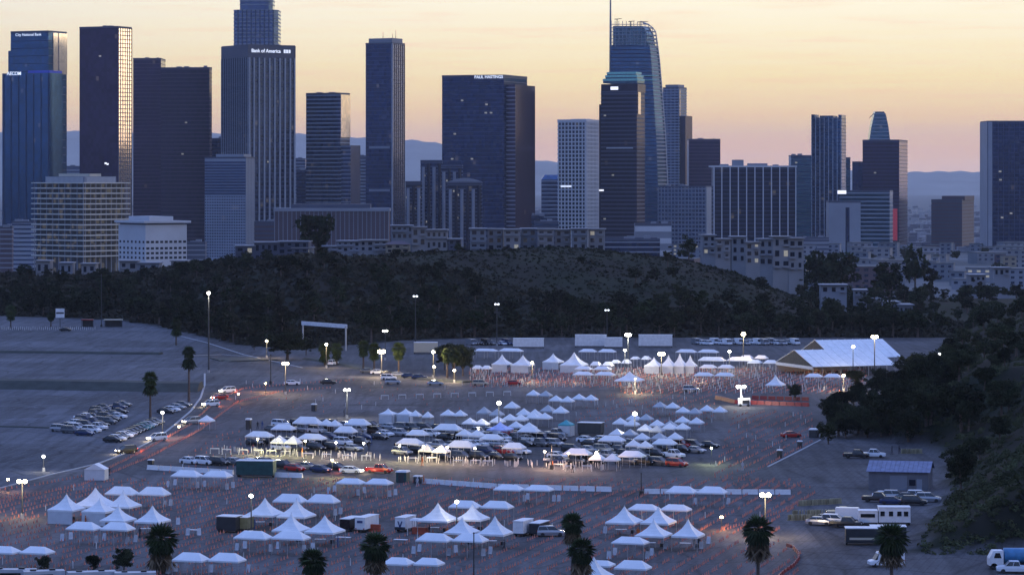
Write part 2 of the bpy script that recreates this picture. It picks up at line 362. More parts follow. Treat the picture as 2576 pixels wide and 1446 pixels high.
C_PALE = mat('facade_pale_blue', (.24,.26,.30), .5, var=.1, vscale=.05)
C_GREY = mat('facade_grey', (.20,.21,.24), .6, var=.12, vscale=.05)
C_DGREY = mat('facade_dark_grey', (.05,.058,.09), .5, var=.12, vscale=.05)
C_BROWN = mat('facade_brown', (.075,.048,.06), .6, var=.12, vscale=.05)
C_NAVY = mat('spandrel_navy', (.024,.036,.08), .35, .3, var=.1, vscale=.05)
C_CREAM = mat('facade_cream', (.50,.44,.33), .6, var=.1, vscale=.1)
M_SIGN = mat('sign_lit_white', (.9,.9,.9), .4, emis=(.85,.9,1), es=.75)
M_SIGNB = mat('sign_lit_bright', (.9,.9,.9), .4, emis=(1,.97,.95), es=1.0)
M_GLOWG = mat('crown_green_glow', (.2,.45,.42), .4, emis=(.25,.70,.60), es=.04)
M_LWIN = mat('lit_window', (.6,.5,.3), .3, emis=(1,.85,.62), es=.16)
M_ROOFG = mat('roof_gravel', (.13,.13,.13), .9, var=.2, vscale=.2)
BASEZ = -62.0

class Tower:
    def __init__(s, name, x0, xe, x2, ytop, Y, label, th=None, group=None, category='tower', depth=None, base=BASEZ):
        if x2 - xe < 3: th = 0.0
        elif th is None: th = math.radians(24)
        s.Y = Y; s.th = th; Cx = P(xe, Y); k0 = kx(x0); k2 = kx(x2); c, sn = math.cos(th), math.sin(th)
        s.a = (Cx - k0 * Y) / (c + k0 * sn)
        s.b = (k2 * Y - Cx) / (sn - k2 * c) if th else (depth or s.a * .8)
        if depth and th: s.b = depth
        s.x0, s.xe, s.x2 = x0, xe, x2
        cxx = Cx - c * s.a / 2 + sn * s.b / 2; cyy = Y + sn * s.a / 2 + c * s.b / 2
        s.zt = Zat(ytop, Y); s.bz = base
        s.root = ob(name, None, None, (cxx, cyy, 0), -th, label=label, category=category, group=group)
        s.h = s.zt - base
    def z(s, py): return Zat(py, s.Y)
    def u(s, px):                                  # picture column on the left face -> local x
        return -s.a / 2 + s.a * (px - s.x0) / (s.xe - s.x0)
    def v(s, px): return -s.b / 2 + s.b * (px - s.xe) / max(s.x2 - s.xe, 1)
    def part(s, name, me, loc=(0,0,0), parent=None, label=None): return ob(name, me, parent or s.root, loc, label=label)
    def body(s, m, zt=None, name='body', x0=None, x1=None, y0=None, y1=None, zb=None, roof=True):
        x0 = -s.a/2 if x0 is None else x0; x1 = s.a/2 if x1 is None else x1; y0 = -s.b/2 if y0 is None else y0; y1 = s.b/2 if y1 is None else y1
        zt = s.zt if zt is None else zt; zb = s.bz if zb is None else zb
        o = s.part(name, bmesh_box(name, m, x0, x1, y0, y1, zb, zt))
        if roof:
            mb = MB(); w = .5
            for (a, b, c, d) in ((x0-.15, x1+.15, y0-.15, y0+w), (x0-.15, x1+.15, y1-w, y1+.15), (x0-.15, x0+w, y0+w, y1-w), (x1-w, x1+.15, y0+w, y1-w)):
                mb.box(a, b, c, d, zt - .4, zt + 1.1)
            s.part('parapet', mb.mesh('parapet', C_DGREY if m not in (C_WHITE,) else C_WHITE))
        return o
    def bands(s, m, pitch, h, zt=None, zb=None, proud=.25, name='floor_band', ext=None, cap=300):
        zt = s.zt - 1 if zt is None else zt; zb = max(s.bz, Zat(760, s.Y)) if zb is None else zb
        x0, x1, y0, y1 = ext or (-s.a/2, s.a/2, -s.b/2, s.b/2)
        mb = MB(); mb.box(x0 - proud, x1 + proud, y0 - proud, y0 + .05, 0, h)
        mb.box(x1 - .05, x1 + proud, y0 + .051, y1 + proud, 0, h)
        me = mb.mesh(name, m); z = zt - h
        while z > zb: s.part(name, me, (0, 0, z)); z -= pitch
    def fins(s, m, pitch, w, d=.6, face='L', zt=None, zb=None, name='fin', a0=None, a1=None, inset=0.0):
        zt = s.zt if zt is None else zt; zb = s.bz if zb is None else zb
        lo, hi = (-s.a/2, s.a/2) if face == 'L' else (-s.b/2, s.b/2)
        lo = lo if a0 is None else a0; hi = hi if a1 is None else a1
        n = max(1, round((hi - lo) / pitch)); 
        if face == 'L': me = bmesh_box(name, m, -w/2, w/2, -d, .1, zb, zt)
        else: me = bmesh_box(name, m, -.1, d, -w/2, w/2, zb, zt)
        for i in range(n + 1):
            t = lo + (hi - lo) * i / n; t = min(max(t, lo + w/2), hi - w/2)
            s.part(name, me, (t, -s.b/2, 0) if face == 'L' else (s.a/2, t, 0))
    def lit(s, n, face='L', m=None, w=2.4, h=1.5, zb=None, pitch=4.0):
        m = m or M_LWIN; zb = Zat(600, s.Y) if zb is None else zb
        me = bmesh_box('lit_window', m, -w/2, w/2, -.32, .05, 0, h) if face == 'L' else bmesh_box('lit_window', m, -.05, .32, -w/2, w/2, 0, h)
        for _ in range((n + 1) // 2):
            z = s.zt - 4 - pitch * R.randrange(1, max(2, int((s.zt - zb) / pitch)))
            if face == 'L': s.part('lit_window', me, (R.uniform(-.46, .46) * s.a, -s.b/2, z))
            else: s.part('lit_window', me, (s.a/2, R.uniform(-.46, .46) * s.b, z))
    def box(s, name, m, px0, px1, py0, zb=None, y0=-.5, y1=.5, py1=None):
        """box on the left face's columns px0..px1 with its top at row py0; y0,y1 as shares of the depth"""
        zb = s.zt if zb is None else zb
        return s.part(name, bmesh_box(name, m, s.u(px0), s.u(px1), y0 * s.b, y1 * s.b, zb, Zat(py0, s.Y)))
    def sign(s, txt, px, py, wpx, face='L', m=None, off=.5, bold=False):
        cu = D.curves.new('sign', 'FONT'); cu.body = txt; cu.align_x = 'CENTER'; cu.align_y = 'CENTER'; cu.size = 1; cu.extrude = .02; cu.offset = .02 if bold else .0
        cu.materials.append(m or M_SIGN)
        tmp = D.objects.new('sign', cu); COL.objects.link(tmp); bpy.context.view_layer.update()
        me = D.meshes.new_from_object(tmp.evaluated_get(bpy.context.evaluated_depsgraph_get())); me.name = 'sign'; D.objects.remove(tmp)
        if not me.materials: me.materials.append(m or M_SIGN)
        o = s.part('sign', me); z = Zat(py, s.Y); xs_v = [v.co.x for v in me.vertices]; ext_x = max(xs_v) - min(xs_v)
        wreal = wpx / ppm(s.Y) / (math.cos(s.th) if face == 'L' else max(math.sin(s.th), .2))
        sc = wreal / max(ext_x, .01); o.scale = (sc, sc, sc)
        if face == 'L': o.location = (s.u(px), -s.b/2 - off, z); o.rotation_euler = (math.pi/2, 0, 0)
        else: o.location = (s.a/2 + off, s.v(px), z); o.rotation_euler = (math.pi/2, 0, math.pi/2)
        return o
    def roofbits(s, n=4):
        for i in range(n):
            w = R.uniform(2, 6); x = R.uniform(-.38, .38) * s.a; y = R.uniform(-.3, .3) * s.b
            s.part('rooftop_unit', bmesh_box('rooftop_unit', C_GREY, x - w/2, x + w/2, y - w/2, y + w/2, s.zt, s.zt + R.uniform(1.5, 3)))
rad = math.radians
def simple(nm, x0, xe, x2, yt, Y, label, g, bm=None, pitch=4, bh=1.1, proud=.25, th=None, finm=None, fp=None, fw=.6, fd=.5, faces='LR', lit=0, bits=3, cat='tower', yb=760, **k):
    t = Tower(nm, x0, xe, x2, yt, Y, label, th=th, category=cat, **k); t.body(g)
    if bm: t.bands(bm, pitch, bh, proud=proud, zb=max(BASEZ, Zat(yb, Y)))
    if finm:
        if 'L' in faces: t.fins(finm, fp, fw, fd, 'L', zt=t.zt - .5)
        if 'R' in faces and t.th: t.fins(finm, fp, fw, fd, 'R', zt=t.zt - .5)
    if lit: t.lit(lit)
    t.roofbits(bits); return t

# 1 stepped blue glass tower on the left
t = Tower('glass_tower', 27, 122, 168, 80, 3300, 'stepped deep blue glass tower with two lit white signs, leftmost of the skyline', category='tower')
t.body(GL_BLUE); t.bands(C_NAVY, 8, .8, proud=.12)
for (a, b, y0, y1, py) in ((22, 34, -.40, .3, 105), (13, 26, -.34, .25, 126)):
    t.part('shoulder', bmesh_box('shoulder', GL_BLUE, t.u(a), t.u(b), y0 * t.b, y1 * t.b, t.bz, Zat(py, t.Y)))
w = P(166, 3240) - P(40, 3240)
t.part('lower_block', bmesh_box('lower_block', GL_BLUE, t.u(40), t.u(158), -t.b/2 - 26, -t.b/2 - .3, t.bz, Zat(186, t.Y)))
t.part('blue_roof_band', bmesh_box('blue_roof_band', mat('blue_light_band', (.03,.05,.3), .4, emis=(.03,.05,.5), es=.25), t.u(104), t.u(157), -t.b/2 - 25.5, -t.b/2 - 1, Zat(186, t.Y), Zat(180, t.Y)))
me = bmesh_box('mullion', C_NAVY, -.5, .5, -.5, .2, BASEZ, Zat(188, t.Y))
for k in range(7): t.part('mullion', me, (t.u(44 + 18.6 * k), -t.b/2 - 26, 0))
x1 = t.a/2
t.part('glass_wall', bmesh_box('glass_wall', GL_SUNSET, x1 + .3, x1 + .7, t.v(133), t.b/2 - .3, Zat(186, t.Y), t.zt - 1))
t.part('dark_divider', bmesh_box('dark_divider', C_DGREY, x1 + .3, x1 + .9, t.v(145), t.v(146.5), Zat(186, t.Y), t.zt - 1))
t.sign('City National Bank', 72, 87, 70); o = t.sign('AECOM', 71, 187, 38, off=27, bold=True); t.lit(4)
# 2 dark tower with a mirror-bright right face
t = Tower('dark_tower', 200, 297, 331, 69, 3000, 'tall plain dark tower whose narrow right face mirrors the sunset', th=rad(25), category='tower')
t.body(GL_PURP)
x1 = t.a/2
t.part('glass_wall', bmesh_box('glass_wall', GL_SUNSET, x1 + .02, x1 + .35, -t.b/2 + 1.2, t.b/2 - .4, t.bz, t.zt - 1))
me = MB().box(x1 + .3, x1 + .62, -t.b/2 + 1.2, t.b/2 - .4, 0, .7).mesh('floor_band', C_DGREY); z = t.zt - 4
while z > Zat(480, t.Y): t.part('floor_band', me, (0, 0, z)); z -= 3.9
t.fins(C_DGREY, 4.4, .55, .75, 'R'); t.roofbits(2)
for (px, py) in ((266, 411), (271, 413)): t.part('rooftop_light', bmesh_box('rooftop_light', M_SIGNB, -1, 1, -.4, .1, -.8, .8), (t.u(px), -t.b/2, t.z(py)))
t.lit(2)
# 3, 4 bronze pair
t = simple('bronze_tower', 335, 405, 405, 149, 3450, 'slim bronze tower close behind the broader bronze slab', GL_PURP, C_BROWN, 4, .5, .08, depth=45, lit=2)
t = simple('bronze_tower', 405, 527, 533, 172, 3200, 'broad flat topped bronze slab tower with faint floor lines', GL_BRONZE, C_BROWN, 4, .6, .1, th=rad(10), lit=3)
t = simple('dark_tower', 533, 560, 560, 350, 3500, 'low dark block in the gap left of the ribbed bank tower', GL_NAVY, C_NAVY, 4, 1)
# 5 ribbed tower
t = Tower('ribbed_tower', 558, 625, 742, 115, 2950, 'massive square tower with pale vertical ribs and a lit bank sign', th=rad(58), category='tower')
t.body(GL_NAVY)
zt = Zat(145, t.Y)
t.part('top_band', bmesh_box('top_band', C_DGREY, -t.a/2 - .5, t.a/2 + .5, -t.b/2 - .5, t.b/2 + .5, zt, t.zt + .5))
t.fins(C_PALE, t.b / 9, 1.5, 1.3, 'R', zt=zt - .05); t.fins(C_GREY, t.a / 12, .8, 1.0, 'L', zt=zt - .05)
t.bands(C_NAVY, 4.07, 1.0, zt=zt - 2, proud=.2)
t.sign('Bank of America', 668, 128, 70, 'R', off=.9, bold=True)
mb = MB()
for k in range(3): mb.box(.0, .25, -4 + k * 2.6, -2.2 + k * 2.6, -1.6, 1.6)
t.part('sign_emblem', mb.mesh('sign_emblem', M_SIGN), (t.a/2 + .9, t.v(722), Zat(128, t.Y))); t.lit(3, 'R', pitch=4.07)
# 6 round crowned tower behind it
t = Tower('crowned_tower', 587, 699, 699, 25, 3350, 'tallest tower, rounded and stepped, rising behind the ribbed bank tower', th=0, depth=46, category='tower')
def octo(w, d, c, z): return [(-w+c,-d,z),(w-c,-d,z),(w,-d+c,z),(w,d-c,z),(w-c,d,z),(-w+c,d,z),(-w,d-c,z),(-w,-d+c,z)]
A = t.a / 2
t.part('body', MB().loft([octo(A, 22, 5, t.bz), octo(A, 22, 5, t.zt)]).mesh('body', GL_MID))
mb = MB().loft([octo(A * .74, 17, 4, t.zt), octo(A * .74, 17, 4, Zat(-16, t.Y)), octo(A * .6, 14, 3.5, Zat(-16, t.Y) + .02), octo(A * .6, 14, 3.5, Zat(-45, t.Y)), octo(A * .45, 10, 3, Zat(-45, t.Y) + .02), octo(A * .45, 10, 3, Zat(-58, t.Y))])
t.part('crown', mb.mesh('crown', GL_MID))
me = MB().loft([octo(A + .3, 22.3, 5, 0), octo(A + .3, 22.3, 5, 1.2)]).mesh('floor_band', C_PALE); z = t.zt - 1.2
while z > Zat(135, t.Y): t.part('floor_band', me, (0, 0, z)); z -= 4
me = MB().loft([octo(A * .74 + .3, 17.3, 4, 0), octo(A * .74 + .3, 17.3, 4, 1)]).mesh('floor_band', C_PALE); z = Zat(-16, t.Y)
while z > t.zt + 2: t.part('floor_band', me, (0, 0, z)); z -= 4
me = bmesh_box('fin', C_DGREY, -.6, .6, -.6, .1, t.bz, t.zt)
for k in range(9): t.part('fin', me, (-A + 5 + (2 * A - 10) * k / 8, -22, 0))
# 7 pale gridded block
t = Tower('office_block', 515, 618, 640, 398, 2600, 'pale blue office block with fine square grid before the ribbed tower', th=rad(20), category='tower')
t.body(C_PALE); t.box('penthouse', C_PALE, 542, 612, 388, y0=-.45, y1=.4)
me = bmesh_box('window', GL_MID, -.85, .85, -.06, .3, 0, 1.9); n = 0
cols, rows = 24, 34
mb = MB()
for r in range(rows):
    for c in range(cols):
        x = -t.a/2 + t.a * (c + .5) / cols; z = Zat(412, t.Y) - r * 2.35 * 1.0
        if n < 290 and r < 12: t.part('window', me, (x, -t.b/2, z)); n += 1
        else: mb.box(x - .45, x + .45, -t.b/2 - .06, -t.b/2 + .3, z, z + 1.5)
o = t.part('lower_window', mb.mesh('lower_window', GL_MID)); o['kind'] = 'stuff'
t.fins(C_GREY, 3, .5, .25, 'R')
# 8 banded tower with sunset side
t = Tower('banded_tower', 770, 856, 880, 236, 3400, 'banded tower with orange sunset light on its narrow right side', th=rad(25), category='tower')
t.body(GL_NAVY); t.bands(C_PALE, 4.3, 1.3, proud=.2)
t.part('glass_wall', bmesh_box('glass_wall', GL_SUNSET, t.a/2 + .3, t.a/2 + .85, -t.b/2 + .4, t.b/2 - .2, Zat(346, t.Y), t.zt - 1))  # bright panel only spans the rows where the sunset reflects
t.part('lower_wing', bmesh_box('lower_wing', GL_NAVY, t.a/2 + .7, t.a/2 + 12, -t.b/2 + 1, t.b/2 + 2, t.bz, Zat(366, t.Y)))
me = bmesh_box('wing_band', C_GREY, t.a/2 + .6, t.a/2 + 12.25, -t.b/2 + .7, -t.b/2 + 1.1, 0, 1.5); z = Zat(370, t.Y)
while z > Zat(530, t.Y): t.part('wing_band', me, (0, 0, z)); z -= 4.3
t.roofbits(2)
simple('pale_tower', 742, 768, 768, 401, 3900, 'hazy pale tower in the gap right of the ribbed tower', C_GREY, GL_MID, 4, 2)
simple('dark_tower', 746, 772, 772, 428, 3600, 'squat dark block below the hazy pale tower', GL_NAVY, C_NAVY, 4, 1)
simple('pale_tower', 901, 921, 921, 394, 3800, 'narrow pale tower squeezed between two dark towers', C_GREY, GL_MID, 4, 2, cat='tower')
# 10
t = Tower('dark_tower', 920, 987, 1018, 110, 3250, 'slender dark tower with pale corner strip and set back top', th=rad(28), category='tower')
t.body(GL_NAVY); t.box('penthouse', C_GREY, 925, 984, 96, y0=-.42, y1=.42)
t.part('corner_strip', bmesh_box('corner_strip', C_PALE, t.a/2 - .9, t.a/2 + .5, -t.b/2 - .5, -t.b/2 + .9, t.bz, t.zt + .2))
t.fins(C_NAVY, 4, .7, .5, 'R', a0=-t.b/2 + 4); t.bands(C_NAVY, 4, .5, proud=.08)
for (px, h) in ((948, 7), (980, 9), (972, 5)): t.part('antenna', MB().tube((0, 0, 0), (0, 0, h), .3, .12, 5).mesh('antenna', M_DARK), (t.u(px), 0, Zat(96, t.Y)))
for py in (374, 482): t.part('pale_floor_band', bmesh_box('pale_floor_band', C_GREY, -t.a/2 + 4, t.a/2 - 3, -t.b/2 - .3, -t.b/2, 0, 2.6), (0, 0, Zat(py, t.Y)))
# 11
t = Tower('broad_tower', 1112, 1268, 1326, 191, 3000, 'broad dark navy tower with lit white lettering along its roof edge', th=rad(20), category='tower')
t.body(GL_NAVY); t.bands(C_NAVY, 4, .8, proud=.1); t.sign('PAUL HASTINGS', 1230, 194, 72, bold=True)
t.part('corner_bay', bmesh_box('corner_bay', GL_PURP, t.a/2 + .2, t.a/2 + 9, -t.b/2 + 6, t.b/2 - 2, t.bz, Zat(213, t.Y)))
me = bmesh_box('bay_band', C_GREY, t.a/2 + .1, t.a/2 + 9.3, -t.b/2 + 5.7, -t.b/2 + 6.05, 0, 1.2); z = Zat(222, t.Y)
while z > Zat(600, t.Y): t.part('bay_band', me, (0, 0, z)); z -= 4
t.lit(14, zb=Zat(520, 3000)); t.roofbits(3)
# 12 apartment towers with rounded bays
def bayed(x0, x2, yt, Y, label, g, n, yb=None):
    t = Tower('apartment_tower', x0, x2, x2, yt, Y, label, depth=24, category='apartment tower'); t.body(g)
    w = t.a / n
    for k in range(n):
        x = -t.a/2 + w * (k + .5); r = w * .30
        ring = lambda z: [(x + r * math.cos(a), -t.b/2 - r * .8 * math.sin(a), z) for a in np.linspace(0, math.pi, 7)] + [(x - r, -t.b/2 + .5, z), (x + r, -t.b/2 + .5, z)]
        t.part('bay', MB().loft([ring(BASEZ), ring(t.zt - (2 if k % 2 else 5))]).mesh('bay', GL_DARK if k % 2 else C_GREY))
    t.bands(C_DGREY, 3.1, .9, proud=.15, zb=Zat(620, Y)); t.lit(6, pitch=3.1, zb=Zat(590, Y)); return t
bayed(1058, 1112, 406, 2750, 'apartment tower with a humped roof left of the broad navy tower', GL_NAVY, 4)
bayed(1110, 1163, 418, 2700, 'apartment tower with stepped pale roof in front of the broad navy tower', GL_NAVY, 4)
t = bayed(1126, 1212, 461, 2550, 'nearest apartment tower of pale rounded bays before the navy tower', GL_DARK, 6)
t.part('curved_roof', MB().loft([[(x, -t.b/2 + 2, t.zt + 1.2 + 3 * math.sin(math.pi * (x + t.a/2) / t.a)) for x in np.linspace(-t.a/2, t.a/2, 9)] + [(t.a/2, -t.b/2 + 2, t.zt), (-t.a/2, -t.b/2 + 2, t.zt)],
   [(x, t.b/2 - 2, t.zt + 1.2 + 3 * math.sin(math.pi * (x + t.a/2) / t.a)) for x in np.linspace(-t.a/2, t.a/2, 9)] + [(t.a/2, t.b/2 - 2, t.zt), (-t.a/2, t.b/2 - 2, t.zt)]]).mesh('curved_roof', C_GREY))
bayed(1020, 1060, 459, 2650, 'low apartment tower beside the slender dark tower', GL_DARK, 3)
# 13 white grid tower
t = Tower('white_grid_tower', 1404, 1474, 1505, 305, 2800, 'white tower with a bold square window grid on both faces', th=rad(24), category='tower')
t.body(GL_DARK, roof=False)
zt = t.zt; zb = Zat(640, t.Y)
t.part('roof_slab', bmesh_box('roof_slab', C_WHITE, -t.a/2 - .6, t.a/2 + .6, -t.b/2 - .6, t.b/2 + .6, zt, zt + 1.6)); t.box('penthouse', C_WHITE, 1430, 1466, 299, zb=zt + 1.6, y0=-.3, y1=.3)
t.fins(C_WHITE, t.a / 8, .95, .75, 'L', zt=zt); t.fins(C_WHITE, t.b / 9, 1.3, .75, 'R', zt=zt)
t.bands(C_WHITE, 3.55, 1.15, zt=zt - .1, zb=zb, proud=.5)
for (px, py) in ((1432, 471), (1418, 471)): t.part('lit_window', bmesh_box('lit_window', M_SIGN, -2.5, 2.5, -.9, -.5, 0, 1.5), (t.u(px), -t.b/2, Zat(py, t.Y)))
# 14
t = Tower('notched_tower', 1362, 1404, 1404, 452, 3300, 'small banded tower with chamfered top left of the white grid tower', depth=30, category='tower')
t.body(GL_MID, roof=False); a = t.a / 2
t.part('chamfered_top', MB().loft([[(-a,-15,t.zt),(a,-15,t.zt),(a,15,t.zt),(-a,15,t.zt)], [(-a + 3.6,-12,Zat(440,t.Y)),(a,-12,Zat(440,t.Y)),(a,12,Zat(440,t.Y)),(-a + 3.6,12,Zat(440,t.Y))]]).mesh('chamfered_top', GL_MID))
t.bands(C_PALE, 4.2, 1.2, proud=.2)
simple('dark_tower', 1337, 1368, 1368, 544, 2900, 'low dark block at the foot of the broad navy tower', GL_NAVY, C_NAVY, 4, 1)
# 15 green crowned
t = Tower('green_crowned_tower', 1512, 1602, 1622, 232, 3150, 'banded tower with glowing green glass crown in front of the spired tower', th=rad(22), category='tower')
t.body(GL_BRONZE); t.bands(C_DGREY, 4.1, 1.4, proud=.25)
t.part('shoulder', bmesh_box('shoulder', GL_BRONZE, -t.a/2 - 3.6, -t.a/2 - .3, -t.b/2 + 4, t.b/2 - 4, t.bz, Zat(262, t.Y)))
cz = t.zt
for i, (a, b, y1, y2) in enumerate(((1512, 1604, 232, 210), (1516, 1602, 209, 199), (1521, 1600, 198, 190), (1524, 1596, 189, 182))):
    z1, z2 = Zat(y1, t.Y), Zat(y2, t.Y)
    t.part('crown_tier', bmesh_box('crown_tier', GL_CYAN if i else GL_BRONZE, t.u(a), t.u(b), -t.b/2 + i * 1.2, t.b/2 - i * 1.2, z1, z2 - .6))
    if i: t.part('crown_light_band', bmesh_box('crown_light_band', M_GLOWG, t.u(a) - .3, t.u(b) + .3, -t.b/2 + i * 1.2 - .3, t.b/2 - i * 1.2 + .3, z2 - 1.6, z2 + .5))
t.part('sign', bmesh_box('sign', M_SIGNB, -4, 4, -.5, 0, -1.6, 1.6), (t.u(1546), -t.b/2 - .3, Zat(222, t.Y)))
t.part('lit_strip', bmesh_box('lit_strip', GL_SUNSET, t.a/2 + .3, t.a/2 + .8, -t.b/2 + 2, -t.b/2 + 10, Zat(288, t.Y), Zat(218, t.Y)))
t.part('pale_floor_band', bmesh_box('pale_floor_band', C_WHITE, -t.a/2 + 6, t.a/2 - 4, -t.b/2 - .6, -t.b/2, 0, 1.2), (0, 0, Zat(374, t.Y)))  # white paint stands in for a faintly lit floor
t.part('sign', bmesh_box('sign', M_SIGNB, -2.6, 2.6, -.5, 0, -.8, .8), (t.u(1513), -t.b/2 - .4, Zat(479, t.Y))); t.lit(6)
# 16 sail shaped glass tower with spire
Y = 3700.0
root = ob('spired_glass_tower', None, None, (P(1600, Y), Y, 0), label='curved blue glass tower with sail shaped crown and thin spire', category='tower')
ex = lambda y: interp(y, [50, 58, 66, 78, 110, 150, 210, 260, 340, 470, 760], [1606, 1628, 1640, 1650, 1655, 1660, 1665, 1669, 1675, 1681, 1684])
def ring(y, inset=0.0):
    z = Zat(y, Y); x0 = P(1537, Y) - P(1600, Y) + inset; x2 = P(ex(y), Y) - P(1600, Y) - inset; w = (x2 - x0) * .82
    return [(x0, inset, z), (x0 + w * .5, -2 + inset, z), (x0 + w, inset, z), (x2, 22 - inset, z), (x2 - 2, 40, z), (x0, 40, z)]
rows = [760, 470, 400, 340, 300, 260, 210, 180, 150, 130, 114]
ob('body', MB().loft([ring(y) for y in rows]).mesh('body', GL_BLUE), root)
ob('crown_core', MB().loft([ring(y, 2.5) for y in (113.9, 100, 84, 66)]).mesh('crown_core', GL_CYAN), root)
mb = MB(); zz = Zat(740, Y)
def bandring(y, hh, out):
    a = ring(y); a = [(x, yy - (out if yy < 21 else 0), z) for x, yy, z in a]; a[3] = (a[3][0] + out, a[3][1], a[3][2])
    return [a, [(x, yy, z + hh) for x, yy, z in a]]
y = 118
while y < 620:
    m_ = M_GLOWG if 186 < y < 206 else C_NAVY
    ob('floor_band', MB().loft(bandring(y, 1.3, .3)).mesh('floor_band', m_ if False else C_NAVY), root); y += 9.6
# pale mullion ladder up the right edge
y = 62
while y < 560:
    r = ring(y); (xa, ya, z), (xb, yb, _) = r[2], r[3]
    ob('edge_rung', MB().add([(xa + .2, ya - .9, z), (xb + .9, yb - .9, z), (xb + .9, yb, z), (xa + .2, ya, z), (xa + .2, ya - .9, z + 1.5), (xb + .9, yb - .9, z + 1.5), (xb + .9, yb, z + 1.5), (xa + .2, ya, z + 1.5)],
       [(3,2,1,0),(4,5,6,7),(0,1,5,4),(1,2,6,5),(2,3,7,6),(3,0,4,7)]).mesh('edge_rung', C_PALE), root); y += 9.6
mb = MB(); ysr = [52, 58, 66, 78, 110, 150, 210, 260, 340, 470, 600]
for a, b in zip(ysr[:-1], ysr[1:]):
    ra, rb = ring(a)[3], ring(b)[3]; mb.tube((ra[0] + .6, ra[1] - .5, ra[2]), (rb[0] + .6, rb[1] - .5, rb[2]), .7, .7, 5)
ob('edge_fin', mb.mesh('edge_fin', C_WHITE), root)
# open lattice crown
top = lambda px: interp(px, [1537, 1600, 1628, 1640, 1650, 1656], [53, 54, 60, 67, 80, 112])
for k in range(13):
    px = 1538 + 9.4 * k; x = P(px, Y) - P(1600, Y)
    ob('crown_post', MB().tube((x, -.6, Zat(118, Y)), (x, -.6, Zat(top(px), Y)), .45, .35, 5).mesh('crown_post', C_PALE), root)
for py in (62, 71, 80, 89, 98, 107):
    xr = 1655 if py > 100 else float(np.interp(py, [54, 60, 67, 80, 112], [1600, 1628, 1640, 1650, 1656]))
    ob('crown_rail', MB().tube((P(1538, Y) - P(1600, Y), -.9, Zat(py, Y)), (P(xr, Y) - P(1600, Y), -.9, Zat(py, Y)), .4, .4, 5).mesh('crown_rail', C_PALE), root)
for (px, pz, ln) in ((1553, 48, 5), (1611, 55, -9), (1588, 54, 4)):
    x = P(px, Y) - P(1600, Y)
    ob('roof_crane', MB().tube((x, 10, Zat(84, Y)), (x, 10, Zat(pz, Y)), .6, .5, 5).tube((x - 3, 10, Zat(pz, Y)), (x + abs(ln) * 1.1, 10, Zat(pz - 1.5, Y)), .5, .35, 5).mesh('roof_crane', M_DARK), root)
xs_ = P(1536, Y) - P(1600, Y)
ob('spire', MB().tube((xs_, 4, Zat(190, Y)), (xs_, 4, Zat(50, Y)), 1.5, 1.1, 8).tube((xs_, 4, Zat(50, Y)), (xs_, 4, 319), 1.05, .5, 8).mesh('spire', C_GREY), root)
ob('sign', bmesh_box('sign', M_SIGN, -2.2, 2.2, -.8, .2, -.9, .9), root, (P(1618, Y) - P(1600, Y), -1.2, Zat(226, Y)))
me = bmesh_box('green_lit_band', M_GLOWG, 0, P(1652, Y) - P(1602, Y), -2.6, .2, 0, .8)
for py in (192, 203): ob('green_lit_band', me, root, (P(1602, Y) - P(1600, Y), 0, Zat(py, Y)))
# 17..
t = Tower('balconied_tower', 1668, 1708, 1727, 222, 3950, 'slim balconied tower with a sunlit edge just right of the spired tower', th=rad(28), category='tower')
t.body(GL_MID); t.bands(C_PALE, 3.6, 1.3, proud=.4); t.box('penthouse', C_GREY, 1672, 1704, 213, y0=-.4, y1=.4)
t.part('lower_wing', bmesh_box('lower_wing', GL_BRONZE, t.a/2 + .3, t.a/2 + 8, -t.b/2 + 2, t.b/2, t.bz, Zat(292, t.Y)))
t.part('pale_edge', bmesh_box('pale_edge', GL_SUNSET, t.a/2 + .45, t.a/2 + .9, -t.b/2 + .6, -t.b/2 + 1.9, t.bz, t.zt - 2)); t.fins(C_PALE, 6, .5, .5, 'L')  # bright edge glass stands for light on the right face
simple('purple_tower', 1733, 1812, 1812, 352, 3600, 'plain dusky purple tower right of the balconied tower', GL_PURP, C_BROWN, 4, .8, .1, depth=40, lit=2)
t = Tower('finned_slab', 1795, 2003, 2003, 421, 2700, 'wide dark slab with evenly spaced white vertical fins and white roof line', depth=28, category='office block')
t.body(GL_DARK, roof=False); t.part('roof_slab', bmesh_box('roof_slab', C_WHITE, -t.a/2 - 2.5, t.a/2 + .6, -t.b/2 - 1.2, t.b/2 + 1, t.zt, t.zt + 1.4))
t.fins(C_WHITE, t.a / 10.0, .85, 1.0, 'L', zt=t.zt)
t.bands(C_NAVY, 3.6, .8, proud=.15, zb=Zat(660, 2700))
for (a, b, py) in ((1814, 1834, 413), (1845, 1872, 402), (1884, 1932, 411), (1948, 1960, 414)): t.box('rooftop_unit', C_GREY, a, b, py, zb=t.zt + 1.4, y0=-.3, y1=.2)
t = Tower('office_block', 1655, 1775, 1793, 471, 2850, 'purple grey block with a fine grid between green crowned tower and finned slab', th=rad(22), category='office block')
t.body(GL_MID); t.bands(C_GREY, 3.6, 1.2, proud=.25); t.fins(C_GREY, 3.3, .6, .4, 'L'); t.part('end_wall', bmesh_box('end_wall', C_PALE, t.a/2 + .3, t.a/2 + .9, -t.b/2, t.b/2, t.bz, t.zt)); t.roofbits(5)
simple('glass_tower', 1990, 2041, 2041, 393, 3500, 'pale teal glass tower standing behind the finned slab', GL_CYAN, C_NAVY, 4, 1, depth=30, lit=2)
t = Tower('notched_tower', 2041, 2117, 2128, 296, 3700, 'blue tower with notched horned roof line in the right of the skyline', th=rad(15), category='tower')
t.body(GL_BLUE, roof=False); t.fins(C_PALE, 5.5, .9, .6, 'L'); t.bands(C_NAVY, 4, 1, proud=.3)
